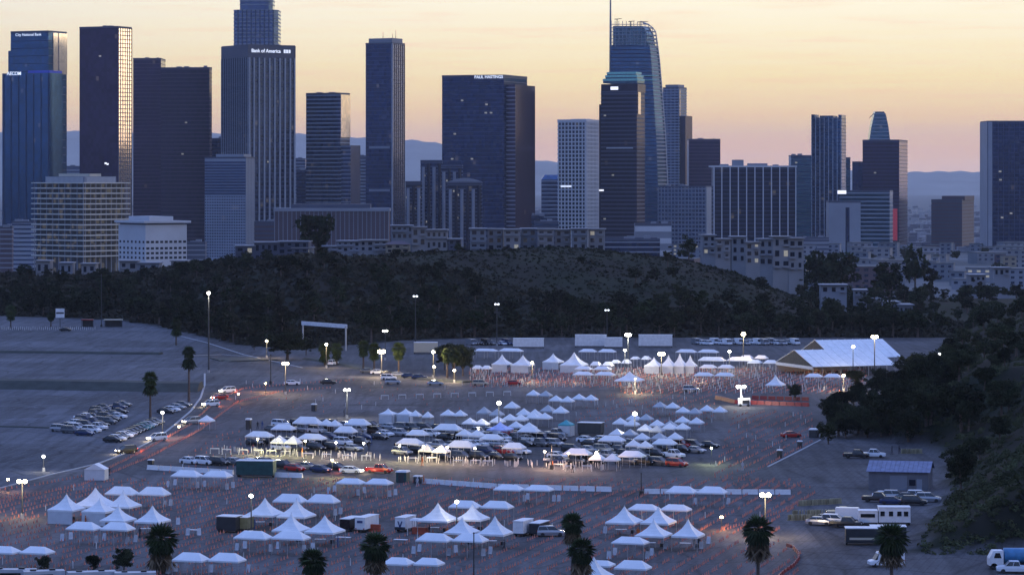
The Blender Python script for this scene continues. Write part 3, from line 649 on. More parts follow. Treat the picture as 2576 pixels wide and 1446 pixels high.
for (a, b, py) in ((2041, 2049, 288), (2062, 2096, 291), (2109, 2117, 289)): t.box('roof_horn', GL_BLUE, a, b, py, y0=-.5, y1=.5)
simple('glass_tower', 2128, 2139, 2139, 398, 3900, 'thin sliver of a tower beside the notched tower', GL_CYAN, C_NAVY, 4, 1, depth=12, bits=0)
t = Tower('dark_tower', 2170, 2262, 2283, 354, 3450, 'wide dark tower in front of the tapered glass tower', th=rad(14), category='tower')
t.body(GL_PURP); t.bands(C_NAVY, 4, .8, proud=.12); t.part('side_wing', bmesh_box('side_wing', GL_NAVY, t.u(2139), t.u(2170) - .2, -.3 * t.b, .4 * t.b, t.bz, Zat(406, t.Y))); t.lit(3)
t.part('red_lit_strip', bmesh_box('red_lit_strip', mat('red_sign_glow', (.5,.05,.06), .5, emis=(.8,.05,.07), es=.10), 0, 5, -.6, .2, Zat(605, t.Y), Zat(525, t.Y)), (t.u(2246), -t.b/2, 0))
Y = 3900.0; root = ob('tapered_tower', None, None, (P(2213, Y), Y, 0), label='tapering glass tower with slanted flat tip behind the dark tower', category='tower')
def rg(y, x0, x2): return [(P(x0, Y) - P(2213, Y), 0, Zat(y, Y)), (P(x2, Y) - P(2213, Y), 0, Zat(y, Y)), (P(x2, Y) - P(2213, Y), 22, Zat(y, Y)), (P(x0, Y) - P(2213, Y), 22, Zat(y, Y))]
ob('body', MB().loft([rg(760, 2186, 2240), rg(354, 2187, 2239), rg(320, 2192, 2235), rg(290, 2199, 2229), rg(281, 2202, 2224)]).mesh('body', GL_CYAN), root)
for k, py in enumerate(range(288, 352, 9)):
    a = interp(py, [281, 290, 320, 354], [2202, 2199, 2192, 2187]); b = interp(py, [281, 290, 320, 354], [2224, 2229, 2235, 2239])
    ob('floor_band', bmesh_box('floor_band', C_PALE, P(a, Y) - P(2213, Y) - .3, P(b, Y) - P(2213, Y) + .3, -.3, .1, Zat(py, Y), Zat(py, Y) + 1), root)
ob('roof_crane', MB().tube((P(2200, Y) - P(2213, Y), 6, Zat(286, Y)), (P(2188, Y) - P(2213, Y), 6, Zat(297, Y)), .5, .4, 5).mesh('roof_crane', M_DARK), root)
t = Tower('office_block', 2085, 2165, 2165, 509, 2800, 'blank pale slab with one dark window slot, below the dark tower', depth=24, category='office block')
t.body(C_PALE); t.part('window_slot', bmesh_box('window_slot', GL_NAVY, t.u(2127), t.u(2137), -t.b/2 - .08, -t.b/2 + .3, t.bz, Zat(522, t.Y)))
t = Tower('office_block', 2112, 2238, 2246, 482, 3050, 'low teal glass block with a bright white roof sign behind the blank pale slab', th=rad(14), category='office block')
t.body(GL_CYAN); t.bands(C_PALE, 4, 1.1, proud=.2); t.part('sign', bmesh_box('sign', M_SIGNB, -4.2, 4.2, -.6, 0, -1.6, 1.8), (t.u(2118), -t.b/2 - .2, Zat(484, t.Y)))
t = Tower('brown_block', 2343, 2420, 2450, 504, 3600, 'isolated dark brown block with raised middle on the right plain', th=rad(18), category='office block')
t.body(C_BROWN); t.bands(C_DGREY, 4, 1.6, proud=.2); t.box('penthouse', C_BROWN, 2366, 2424, 493, y0=-.4, y1=.4)
t = Tower('navy_tower', 2484, 2620, 2620, 307, 3000, 'big dark navy tower cut by the right edge of the view', depth=45, category='tower')
t.body(GL_NAVY); t.bands(C_NAVY, 4, .8, proud=.1); t.part('pale_side_wall', bmesh_box('pale_side_wall', C_PALE, -t.a/2 - .5, t.u(2496), -t.b/2 - .3, t.b/2, t.bz, t.zt)); t.fins(C_NAVY, 5, .6, .4, 'L'); t.lit(10, zb=Zat(560, 3000))
# office block with open floors
t = Tower('lit_office_block', 78, 210, 328, 462, 2150, 'wide office block of stacked white floor slabs with warm lit windows', th=rad(42), category='office block')
t.body(GL_LITE, roof=False, x0=-t.a/2 + 3, x1=t.a/2 - 3, y0=-t.b/2 + 3, y1=t.b/2 - 3)
me = bmesh_box('floor_slab', mat('slab_white', (.52,.49,.42), .6, var=.1, vscale=.05), -t.a/2, t.a/2, -t.b/2, t.b/2, 0, .8); py = 462
for k in range(15): t.part('floor_slab', me, (0, 0, Zat(py, t.Y))); py += 13.2
cm = MB().tube((0, 0, BASEZ), (0, 0, t.zt), .35, .35, 6).mesh('column', C_GREY)
for k in range(9):
    t.part('column', cm, (-t.a/2 + 2 + (t.a - 4) * k / 8, -t.b/2 + 1.6, 0)); t.part('column', cm, (t.a/2 - 1.6, -t.b/2 + 3 + (t.b - 5) * k / 8, 0))
t.part('upper_storey', bmesh_box('upper_storey', C_GREY, -t.a/2 + 7, t.a/2 - 7, -t.b/2 + 7, t.b/2 - 7, t.zt + .8, Zat(444, t.Y)))
me = bmesh_box('louvre', C_WHITE, -.25, .25, -.3, .1, t.zt + .8, Zat(446, t.Y))
for k in range(30): t.part('louvre', me, (-t.a/2 + 9 + (t.a - 18) * k / 29, -t.b/2 + 6.95, 0))
me = bmesh_box('louvre', C_WHITE, -.1, .3, -.25, .25, t.zt + .8, Zat(446, t.Y))
for k in range(24): t.part('louvre', me, (t.a/2 - 6.95, -t.b/2 + 9 + (t.b - 18) * k / 23, 0))
t.part('penthouse', bmesh_box('penthouse', C_CREAM, -t.a/2 + 13, t.a/2 - 10, -t.b/2 + 14, t.b/2 - 18, Zat(455, t.Y), Zat(437, t.Y)))
# white court building
t = Tower('white_civic_building', 298, 366, 470, 566, 2050, 'low white civic building with flat overhanging roof and dark window row', th=rad(55), category='civic building')
t.body(C_WHITE, roof=False); t.part('roof_slab', bmesh_box('roof_slab', C_WHITE, -t.a/2 - 2, t.a/2 + 2, -t.b/2 - 2, t.b/2 + 2, t.zt + 1.2, t.zt + 2.6))
t.part('attic', bmesh_box('attic', C_DGREY, -t.a/2 + .8, t.a/2 - .8, -t.b/2 + .8, t.b/2 - .8, t.zt, t.zt + 1.19))
t.part('penthouse', bmesh_box('penthouse', C_WHITE, -t.a/2 + 5, t.a/2 - 4, -t.b/2 + 5, t.b/2 - 8, t.zt + 2.6, Zat(545, t.Y)))
wl = bmesh_box('window', GL_DARK, -1.1, 1.1, -.12, .3, 0, 1.5); wr_ = bmesh_box('window', GL_DARK, -.3, .12, -1.1, 1.1, 0, 1.5)
for py in (612, 628, 640, 652):
    for k in range(7): t.part('window', wl, (-t.a/2 + t.a * (k + .5) / 7, -t.b/2, Zat(py, t.Y)))
    for k in range(9): t.part('window', wr_, (t.a/2, -t.b/2 + t.b * (k + .5) / 9, Zat(py, t.Y)))
t.fins(C_PALE, 2.6, .25, .25, 'R', zt=Zat(598, t.Y) - 0, zb=Zat(604, t.Y)) if False else None
# brown ribbed hall
t = Tower('brown_hall', 690, 978, 978, 532, 2400, 'long low brown hall with close vertical ribs above the hill houses', depth=30, category='hall')
t.body(C_BROWN, roof=False); t.part('roof_slab', bmesh_box('roof_slab', C_GREY, -t.a/2 - .6, t.a/2 + .6, -t.b/2 - 1, t.b/2, t.zt, Zat(524, t.Y)))
t.fins(C_GREY, t.a / 26, .5, .6, 'L', zt=t.zt)
t.box('raised_roof', C_DGREY, 730, 930, 514, zb=Zat(524, t.Y), y0=-.2, y1=.5)
simple('dark_tower', 1995, 2085, 2085, 600, 2600, 'low purple block behind the white houses right of the finned slab', C_GREY, C_DGREY, 3.5, 1.4, cat='office block')
simple('office_block', 1345, 1405, 1405, 560, 2500, 'low dusky block left of the foot of the white grid tower', C_DGREY, GL_MID, 3.5, 1.5, cat='office block')
simple('office_block', 1215, 1345, 1345, 588, 2450, 'long low dusky block in front of the broad navy tower', C_DGREY, GL_MID, 3.5, 1.5, cat='office block')
simple('office_block', 0, 30, 30, 572, 2300, 'small reddish block at the left edge below the glass tower', C_BROWN, C_GREY, 3.5, 1, cat='office block')
simple('office_block', 30, 84, 84, 560, 2500, 'small pale block with blue roof left of the lit office block', C_PALE, GL_MID, 3.5, 1.2, cat='office block')
simple('office_block', 470, 516, 516, 612, 2300, 'small dusky block right of the white civic building', C_DGREY, C_GREY, 3.5, 1, cat='office block')
simple('office_block', 640, 690, 690, 560, 2500, 'dim brown block left of the brown ribbed hall', C_BROWN, C_DGREY, 3.5, 1.2, cat='office block')
simple('office_block', 168, 200, 200, 420, 3800, 'faint hazy block between the first two towers on the left', C_GREY, GL_MID, 4, 1.5, cat='office block')
simple('office_block', 1500, 1660, 1660, 604, 2300, 'low blue glass block at the foot of the green crowned tower', GL_NAVY, C_GREY, 3.6, 1, cat='office block')
simple('office_block', 1598, 1688, 1688, 566, 2350, 'pale roofed low block right of the green crowned tower', C_GREY, C_WHITE, 9, 4, cat='office block')

# ------------------------------------------------------------------ low city on the plain
C_HOUSE = mat('house_white', (.21,.205,.21), .7, var=.15, vscale=.1)
pal = [(C_GREY, 'grey'), (mat('house_pale_blue', (.15,.165,.19), .7, var=.15, vscale=.1), 'pale blue'), (C_HOUSE, 'white'), (C_DGREY, 'dark grey'), (C_BROWN, 'brown'), (mat('house_cream', (.24,.205,.15), .7, var=.15, vscale=.1), 'cream')]
def low_building(px, py, Y, wpx, hm, mi, label, group):
    m_, nmm = pal[mi]; w = wpx / ppm(Y); d = w * R.uniform(.5, .9); X = P(px, Y); g = tz(X, Y)
    rz = R.choice([-.4, -.25, .2])
    root = ob('low_building', None, None, (X, Y, g), rz, label=label, category='building', group=group)
    ob('wall', bmesh_box('wall', m_, -w/2, w/2, -d/2, d/2, -4, hm), root)
    ob('roof', bmesh_box('roof', M_ROOFG, -w/2 - .3, w/2 + .3, -d/2 - .3, d/2 + .3, hm, hm + .6), root)
    ns_ = max(1, int(hm / 3.4)); nc = max(2, min(9, int(w / 5)))
    wm = bmesh_box('window', GL_MID if R.random() < .9 else M_LWIN, -w/nc*.22, w/nc*.22, -.08, .3, 0, 1.5)
    for r in range(ns_):
        for c in range(nc): ob('window', wm, root, (-w/2 + w * (c + .5) / nc, -d/2, hm - 2.6 - 3.4 * r))
cand = []; tries = 0
while len(cand) < 84 and tries < 4000:
    tries += 1; Yb = R.uniform(1960, 3350); px = R.uniform(2030, 2600) if R.random() < .88 else R.uniform(1560, 1800); X = P(px, Yb)
    if 2075 < px < 2300 and Yb > 2750 and R.random() < .6: continue
    if any(abs(X - a) < 24 and abs(Yb - b) < 50 for a, b, _ in cand): continue
    cand.append((X, Yb, px))
sizes = [(11, 'narrow'), (17, 'mid sized'), (28, 'long')]
cnt = {}
for X, Yb, px in sorted(cand, key=lambda q: q[2]):
    mi = R.choices(range(6), (4, 4, 3, 2, 1, 1))[0]; wd, wn_ = R.choice(sizes); hm = R.choice([6, 9, 9, 12, 15]); ps = 'two storey' if hm < 8 else 'three storey' if hm < 11 else 'four storey' if hm < 14 else 'five storey'
    key = (mi, wn_, ps); cnt[key] = cnt.get(key, 0) + 1
    low_building(px, 0, Yb, wd * R.uniform(.85, 1.15) * ppm(Yb), hm, mi, f'{ordn(cnt[key])} {wn_} {ps} {pal[mi][1]} block from the left in the right low city', f'{pal[mi][1]} buildings of the low city')
mb = MB(); mb2 = MB()
for k in range(8500):
    Y = 1 / R.uniform(1/13500, 1/3100); px = R.uniform(-60, 2640); X = P(px, Y); w = R.uniform(8, 26); d = R.uniform(8, 22); h = R.uniform(4, 11) if R.random() < .93 else R.uniform(12, 26)
    (mb if R.random() < .5 else mb2).box(X - w/2, X + w/2, Y - d/2, Y + d/2, -64, tz(X, Y) + h)
ob('distant_city', mb.mesh('distant_city', C_GREY), kind='stuff', label='hazy mass of far low city buildings to the horizon', category='city')
ob('distant_city_pale', mb2.mesh('distant_city_pale', C_DGREY), kind='stuff', label='darker blocks and trees of the far hazy city', category='city')
# ------------------------------------------------------------------ trees
def crown_mesh(name, m, seed, rx, rz, clumps, leaves, leaf, gap=.75, flat=1.0):
    r = np.random.RandomState(seed); vs = []; 
    cs = []
    while len(cs) < clumps:
        p = r.uniform(-1, 1, 3); q = np.linalg.norm(p)
        if q > 1 or q < .35: continue
        lump = 1 + .28 * math.sin(3 * math.atan2(p[1], p[0]) + seed) + .2 * math.sin(5 * p[2] + seed)
        cs.append(p * np.array([rx, rx, rz]) * gap * lump)
    cs = np.array(cs); cr = rx * r.uniform(.16, .34, clumps)
    idx = np.repeat(np.arange(clumps), leaves)
    d = r.normal(size=(len(idx), 3)); d /= np.linalg.norm(d, axis=1)[:, None]
    pos = cs[idx] + d * (cr[idx] * r.uniform(.45, 1.05, len(idx)))[:, None] * np.array([1, 1, .75])
    a = r.normal(size=(len(idx), 3)); a /= np.linalg.norm(a, axis=1)[:, None]
    b = np.cross(a, r.normal(size=(len(idx), 3))); b /= np.linalg.norm(b, axis=1)[:, None]
    s = (leaf * r.uniform(.6, 1.4, len(idx)))[:, None]
    V = np.stack([pos - a*s - b*s*.5, pos + a*s*.2 - b*s*.7, pos + a*s + b*s*.3, pos - a*s*.1 + b*s*.8], 1).reshape(-1, 3)
    F = np.arange(len(V)).reshape(-1, 4)
    me = D.meshes.new(name); me.from_pydata(V.tolist(), [], F.tolist()); me.materials.append(m); me.update(); return me
def trunk_mesh(h, r, seed, spread):
    rr = random.Random(seed); mb = MB(); mid = (rr.uniform(-.3, .3), rr.uniform(-.3, .3), h * .5)
    mb.tube((0, 0, -1.2), mid, r * 1.2, r * .8, 7).tube(mid, (mid[0] * 1.5, mid[1], h * .9), r * .8, r * .35, 6)
    for k in range(4):
        a = k * 1.7 + rr.random(); z0 = h * rr.uniform(.4, .65)
        mb.tube((mid[0], mid[1], z0), (math.cos(a) * spread, math.sin(a) * spread, z0 + h * .28), r * .5, r * .15, 5)
    return mb.mesh('trunk', M_BARK)
TREES = []   # unit: 10 m tall
for k in range(4): TREES.append((crown_mesh('crown', M_LEAF, 20 + k, 3.6, 3.9, 34, 34, .36), trunk_mesh(7.5, .28, k, 2.2), 5.9))
for k in range(3): TREES.append((crown_mesh('crown', M_LEAF2, 40 + k, 2.5, 4.4, 30, 34, .32, gap=.8), trunk_mesh(8.5, .24, 9 + k, 1.6), 5.6))
for k in range(2): TREES.append((crown_mesh('crown', M_LEAF3, 60 + k, 4.2, 3.0, 36, 34, .36), trunk_mesh(6, .3, 19 + k, 2.6), 5.2))
BIG = [(crown_mesh('crown', M_LEAF, 80 + k, 4.0, 3.8, 90, 90, .17), trunk_mesh(7.5, .26, 30 + k, 2.3), 5.9) for k in range(3)]
def tree(X, Y, h, label, group, kind=None, lst=None, wide=1.0, name='tree'):
    lst = lst or TREES; c, tr, cz = lst[kind if kind is not None else R.randrange(len(lst))]
    s = h / 10.0; rz = R.uniform(0, 6.28)
    root = ob(name, None, None, (X, Y, tz(X, Y)), rz, (s * wide, s * wide, s), label=label, category='tree', group=group)
    ob('trunk', tr, root); ob('crown', c, root, (0, 0, cz)); return root
def treeline(px, py): return CAMZ * FPX / (py - HZ)
# wooded hill: trees nearest to the lot first
n = 0
cand = []
while len(cand) < 300:
    px = R.uniform(-20, 2330); ys_ = CAMZ * FPX / (interp(px, HS_X, HS_Y) - HZ); t_ = R.random() ** 1.7
    Yt = ys_ + 4 + t_ * 235; X = P(px, Yt)
    if px > 900 and t_ > .42 + max(0, 1500 - px) / 1500 and R.random() < .9: continue      # open grass slope
    if 735 < px < 900 and Yt < 1150: continue
    if any((X - a) ** 2 + (Yt - b) ** 2 < 22 for a, b, _ in cand): continue
    cand.append((X, Yt, t_))
KN = ['dark round tree', 'uneven dark tree', 'broad dark tree', 'lopsided dark tree', 'slim tall eucalyptus', 'slim grey green eucalyptus', 'narrow ragged eucalyptus', 'low spreading tree', 'wide low crowned tree']
def zone(px, t_):
    z = 'behind the empty left lot' if px < 420 else 'left of the lit gantry' if px < 740 else 'behind the gantry and palm row' if px < 1150 else 'behind the back left tents' if px < 1440 else 'behind the white trailers' if px < 1720 else 'behind the row of white vehicles' if px < 2020 else 'behind the big tent'
    return z + (', low on the hill' if t_ < .25 else ', half way up the hill' if t_ < .6 else ', near the crest of the hill')
def forest_mass(name, items, label):
    vs, fs, off = [], [], 0
    for X, Yt, h, k, wd in items:
        me, _, cz = TREES[k]; n_ = len(me.vertices); a = np.empty(n_ * 3); me.vertices.foreach_get('co', a); a = a.reshape(-1, 3) + [0, 0, cz]
        th = R.uniform(0, 6.28); c_, s_ = math.cos(th), math.sin(th); q = np.stack([(a[:,0]*c_ - a[:,1]*s_) * wd, (a[:,0]*s_ + a[:,1]*c_) * wd, a[:,2]], 1) * (h / 10.0) + [X, Yt, tz(X, Yt)]
        vs.append(q); off += n_
    V = np.concatenate(vs); me = D.meshes.new(name); me.vertices.add(len(V)); me.vertices.foreach_set('co', V.reshape(-1).astype('f')); nf = len(V) // 4
    me.loops.add(nf * 4); me.loops.foreach_set('vertex_index', np.arange(nf * 4)); me.polygons.add(nf); me.polygons.foreach_set('loop_start', np.arange(nf) * 4); me.polygons.foreach_set('loop_total', np.full(nf, 4))
    me.materials.append(M_LEAF); me.update(); me.validate()
    return ob(name, me, kind='stuff', label=label, category='wood')
for X, Yt, t_ in cand[:150]:
    k = R.randrange(len(TREES)); tree(X, Yt, R.uniform(8, 13) * (1 - .35 * t_), f'{KN[k]} {zone(CX + FPX * X / Yt, t_)}', 'trees of the wooded hill', kind=k, wide=R.uniform(.95, 1.4))
forest_mass('hill_wood', [(X, Yt, R.uniform(7, 11) * (1 - .35 * t_), R.randrange(4), R.uniform(1.1, 1.6)) for X, Yt, t_ in cand[150:]], 'dense dark trees filling the wooded hill')
# single trees on the crest and beyond
for (px, py0, py1, Yt, wd, lb_) in ((795, 512, 628, 1480, 1.25, 'tall spreading tree rising above the hill houses before the brown hall'), (1732, 592, 640, 1520, 1.3, 'round dark tree on the grassy crest below the finned slab'),
      (1065, 612, 634, 1480, 1.1, 'small dark tree between the yellow house and white houses'), (2300, 602, 700, 1500, .8, 'tallest dark tree on the right slope against the low city'),
      (2115, 622, 668, 1540, 1.5, 'dark tree on the crest right of the white apartment house'), (2068, 600, 650, 1560, 1.2, 'dark tree behind the white apartment house'),
      (2235, 640, 712, 1500, 1.6, 'broad dark tree left of the tallest tree on the right slope'), (1935, 640, 672, 1500, 1.0, 'small tree beside the pale crest houses'),
      (1865, 618, 655, 1500, .9, 'slim dark tree among the pale crest houses'), (60, 655, 692, 1560, 1.2, 'dark tree before the left edge blocks'),
      (2340, 660, 735, 1480, 1.3, 'dark tree just right of the tallest tree on the right slope')):
    X = P(px, Yt); g = tz(X, Yt); h = Zat(py0, Yt) - g
    tree(X, Yt, max(h, 6), lb_, None, wide=wd * min(1.4, max(.5, 10.0/ max(h, 6))) if h < 14 else wd * .75)
# slopes on the right: valley beyond the lot and hillside beside it
n = 0
for k in range(44):
    px = R.uniform(2010, 2620); Yt = R.uniform(1180, 1560); X = P(px, Yt); k_ = R.randrange(len(TREES))
    tree(X, Yt, R.uniform(6, 10), f'{KN[k_]} in the valley wood ' + ('right behind the big tent' if px < 2230 else 'below the brown block' if px < 2430 else 'at the right edge below the low city'), 'trees of the valley wood', kind=k_, wide=R.uniform(1.0, 1.5))
forest_mass('mesa_trees', [(P(px, Yt), Yt, R.uniform(6, 11), R.randrange(4), 1.3) for px, Yt in [(R.uniform(1980, 2650), R.uniform(1750, 2900)) for _ in range(70)]], 'trees scattered between the blocks of the low city')
forest_mass('valley_wood', [(P(px, Yt), Yt, R.uniform(5, 9), R.randrange(4), 1.4) for px, Yt in [(R.uniform(2000, 2650), R.uniform(1160, 1600)) for _ in range(70)]], 'mass of dark trees filling the right valley')
hs = []
while len(hs) < 56:
    Yt = 1 / R.uniform(1/1120, 1/500); X = interp(Yt, TOE_Y, TOE_X) + R.uniform(3, 50) ; px = CX + FPX * X / Yt
    if px > 2660 or any((X - a) ** 2 + (Yt - b) ** 2 < 18 for a, b in hs): continue
    if Yt < 640 and R.random() < .75: continue
    if px < 2275 and Yt > 700: continue
    if 2170 < px < 2380 and Yt < 700: continue
    hs.append((X, Yt))
for i_, (X, Yt) in enumerate(hs): tree(X, Yt, R.uniform(4.5, 9), ['dark round', 'dark uneven', 'broad dark'][i_ % 3] + (' tree high' if X - interp(Yt, TOE_Y, TOE_X) > 26 else ' tree low') + ' on the hillside ' + ('above the motorhome and trailers' if Yt < 560 else 'above the grey shed' if Yt < 640 else 'behind the parked pickups' if Yt < 740 else 'beside the red barriers' if Yt < 880 else 'right of the big tent'), 'trees of the right hillside', kind=i_ % 3, lst=BIG if Yt < 800 else None, wide=R.uniform(.9, 1.3))
for (px, py, h, wd, lb_) in ((2000, 1008, 4.6, 1.1, 'round dark tree at the lot edge below the big tent'), (2120, 1030, 5.5, 1.2, 'bushy tree at the lot corner right of the red barriers'), (2190, 1060, 7, 1.3, 'broad tree leading the edge of the right wood'),
      (2110, 1096, 7.5, 1.25, 'dark broad tree overhanging the right lot edge'), (2085, 1040, 4.5, 1.3, 'low bushy tree at the very corner of the right wood'), (2160, 1012, 5.6, 1.4, 'tree below the right half of the big tent'), (2225, 1000, 6, 1.3, 'tree below the right end of the big tent'), (2230, 1050, 6.5, 1.3, 'tree in the middle of the right wood edge'), (2160, 1098, 8, 1.4, 'dark tree behind the parked pickups'), (2240, 1105, 9, 1.4, 'dark tree behind the grey shed'), (2340, 1110, 10, 1.3, 'tree behind the right end of the grey shed'),
      (2300, 960, 9, 1.2, 'tall dark tree at the right end of the big tent'), (2420, 1130, 11, 1.3, 'wide tree on the slope right of the grey shed')):
    X, Yt = G(px, py); tree(X, Yt, h, lb_, None, kind=R.randrange(3), lst=BIG, wide=wd)
k = 0
for py in (968, 1000, 1034, 1066, 1096, 1110):
    for j in range(7):
        px = 2100 + j * 44 + R.uniform(-16, 16) + (20 if py < 990 else 0); X, Yt = G(px, py + R.uniform(-8, 8))
        if (py > 1090 and px > 2350) or (py < 1020 and px < 2150): continue
        k += 1; hh = R.uniform(4.6, 6.2) if px < 2250 else R.uniform(7, 10); kk = R.randrange(3)
        tree(X, Yt, hh, f'{["dark round", "dark uneven", "broad dark"][kk]} tree {ordn(j+1)} from the left in the ' + {968: 'rearmost', 1000: 'second', 1034: 'third', 1066: 'fourth', 1096: 'fifth', 1110: 'front'}[py] + ' line of the right wood', 'trees of the right wood', kind=kk, lst=BIG, wide=R.uniform(1.1, 1.5))
# trees and shrubs in the planting strips of the lot
for (px, yt, yb, wd, lb_) in ((722, 832, 905, 2.0, 'dark spreading tree under the lit gantry'), (1140, 852, 935, 1.25, 'large dark tree cluster at the middle of the palm row'), (1118, 868, 930, 1.1, 'leafy tree left of the big cluster in the palm row'), (1165, 868, 945, 1.0, 'leafy tree right of the big cluster in the palm row'),
      (235, 1388, 1440, 1.0, 'small round green tree between the white vans in the left corner'), (312, 1376, 1446, 1.15, 'round green tree left of the leaning palm'), (110, 1393, 1440, 1.15, 'low green bush in the bottom left corner'), (640, 838, 880, 1.3, 'tree at the bend of the far road'), (770, 850, 893, 1.2, 'dark tree right of the one under the gantry')):
    X, Yt = G(px, yb); tree(X, Yt, (yb - yt) / ppm(Yt), lb_, None, kind=R.randrange(3), lst=BIG, wide=wd)

# undergrowth that nobody could count
def scatter_bushes(name, pts, m, leaf, per, label):
    r = np.random.RandomState(5); pts = np.array(pts); idx = np.repeat(np.arange(len(pts)), per)
    d = r.normal(size=(len(idx), 3)); d /= np.linalg.norm(d, axis=1)[:, None]; d[:, 2] = np.abs(d[:, 2])
    rad_ = pts[idx, 3]; pos = pts[idx, :3] + d * (rad_ * r.uniform(.4, 1, len(idx)))[:, None]
    a = r.normal(size=(len(idx), 3)); a /= np.linalg.norm(a, axis=1)[:, None]; b = np.cross(a, d); s = (leaf * rad_ * r.uniform(.6, 1.3, len(idx)))[:, None]
    V = np.stack([pos - a*s, pos + b*s, pos + a*s, pos - b*s], 1).reshape(-1, 3)
    me = D.meshes.new(name); me.from_pydata(V.tolist(), [], np.arange(len(V)).reshape(-1, 4).tolist()); me.materials.append(m)
    return ob(name, me, kind='stuff', label=label, category='undergrowth')
pts = []
for k in range(11000):
    px = R.uniform(-60, 2500); ys_ = CAMZ * FPX / (interp(px, HS_X, HS_Y) - HZ); Yt = ys_ + R.uniform(4, 330); X = P(px, Yt)
    if px > 850 and Yt > ys_ + 100 + max(0, 1500 - px) * .22 and R.random() < .975: continue
    pts.append((X, Yt, tz(X, Yt) - .3, R.uniform(.8, 2.6)))
scatter_bushes('undergrowth', pts, M_BRUSH, .42, 20, 'dry brown brush covering the wooded hill')
pts = []
for k in range(7000):
    px = R.uniform(850, 2250); ys_ = CAMZ * FPX / (interp(px, HS_X, HS_Y) - HZ); Yt = ys_ + R.uniform(90, 330); X = P(px, Yt)
    pts.append((X, Yt, tz(X, Yt) - .25, R.uniform(.3, 1.1)))
scatter_bushes('grass_tufts', pts, M_TUFT, .42, 12, 'low rough grass and scrub on the open hill slope')
pts = []
for k in range(4000):
    Yt = 1 / R.uniform(1/1150, 1/485); X = interp(Yt, TOE_Y, TOE_X) + 1.5 + R.uniform(0, 52) ** 1.0
    pts.append((X, Yt, tz(X, Yt) - .2, R.uniform(.4, 1.35)))
scatter_bushes('undergrowth', pts, M_SCRUB, .17, 90, 'dark scrub covering the steep right hillside')

# ------------------------------------------------------------------ houses on the crest of the hill
def crest_house(px0, px1, yt, yb, mi, label, Y=1455, gable=False, nwin=3, storeys=2, m=None):
    m_ = m or pal[mi][0]; X = P((px0 + px1) / 2, Y); w = (px1 - px0) / ppm(Y); z0 = Zat(yb, Y); h = (yb - yt) / ppm(Y); g = min(tz(X, Y), z0)
    root = ob('hill_house', None, None, (X, Y, z0), R.uniform(-.06, .06), label=label, category='house', group='houses along the crest of the hill'); d = 11
    hw = h * .7 if gable else h - .5
    ob('wall', bmesh_box('wall', m_, -w/2, w/2, 0, d, g - z0 - 3, hw), root)
    if gable: ob('roof', MB().add([(-w/2-.5,-.5,hw),(w/2+.5,-.5,hw),(w/2+.5,d+.5,hw),(-w/2-.5,d+.5,hw),(-w*.2,d/2,h),(w*.2,d/2,h)], [(0,1,5,4),(1,2,5),(2,3,4,5),(3,0,4),(3,2,1,0)]).mesh('roof', C_BROWN), root)
    else: ob('roof', bmesh_box('roof', C_HOUSE if mi == 2 else C_GREY, -w/2 - .6, w/2 + .6, -1.0, d + .3, hw, hw + .5), root)
    sh = hw / storeys
    for s_ in range(storeys):
        for k in range(nwin):
            ww = w / nwin * R.uniform(.35, .6); xc = -w/2 + w * (k + .5) / nwin; o = ob('window', bmesh_box('window', M_LWIN if R.random() < .06 else GL_DARK, -ww/2, ww/2, -.12, .2, 0, sh * .55), root, (xc, 0, sh * (s_ + .22)))
            if R.random() < .5: ob('balcony', MB().box(-ww/2 - .3, ww/2 + .3, -1.3, -.02, -.3, -.1).box(-ww/2 - .3, ww/2 + .3, -1.3, -1.2, -.1, .7).mesh('balcony', m_), root, (xc, 0, sh * (s_ + .22)))
    return root
H = [(592, 640, 617, 660, 3, 'dark flat roofed house at the left end of the crest row'), (640, 700, 608, 662, 3, 'dark glazed crest house with a thin white roof'), (700, 776, 606, 640, 3, 'long dark crest house under a white roof line'),
     (735, 783, 622, 655, 2, 'white cube house with one dark window below the long dark house'), (812, 850, 618, 640, 0, 'low grey house right of the tall spreading tree'), (848, 905, 605, 634, 0, 'grey crest house with dark window gaps'),
     (905, 975, 603, 632, 2, 'white fronted crest house left of the yellow house'), (985, 1038, 566, 602, 1, 'pale blue house standing behind the yellow house'), (1036, 1072, 570, 620, 2, 'white framed tall house with one big dark window'),
     (1072, 1125, 577, 628, 2, 'plain white stepped house right of the framed house'), (1128, 1160, 600, 630, 3, 'small dusky house left of the white terrace')]
for q in H: crest_house(q[0], q[1], q[2], q[3], q[4], q[5], nwin=2 if q[1]-q[0] < 50 else 4)
crest_house(970, 1030, 606, 636, 5, 'yellow gabled house in the crest row', gable=True, Y=1440)
xs_ = [1183, 1226, 1268, 1312, 1352, 1396, 1438, 1480, 1524]
for k in range(8):
    crest_house(xs_[k], xs_[k+1] - 3, 574 + (k % 3), 628 + (k % 2) * 3, 2 if k % 3 else 1, f'{ordn(k+1)} house from the left in the modern white terrace on the crest', Y=1450 + (k % 2) * 6, nwin=2, storeys=3)
for k, (a, b, yt, yb, mi) in enumerate(((1768, 1800, 590, 640, 1), (1800, 1838, 600, 652, 2), (1840, 1876, 594, 660, 1), (1876, 1912, 608, 664, 2), (1910, 1945, 600, 668, 1), (1944, 1988, 594, 678, 2), (1984, 2022, 598, 682, 2))):
    crest_house(a, b, yt, yb, mi, ('pale', 'white')[mi == 2] + f' tall house, {ordn(k+1)} in the cluster below the finned slab', Y=1440, nwin=2, storeys=3)
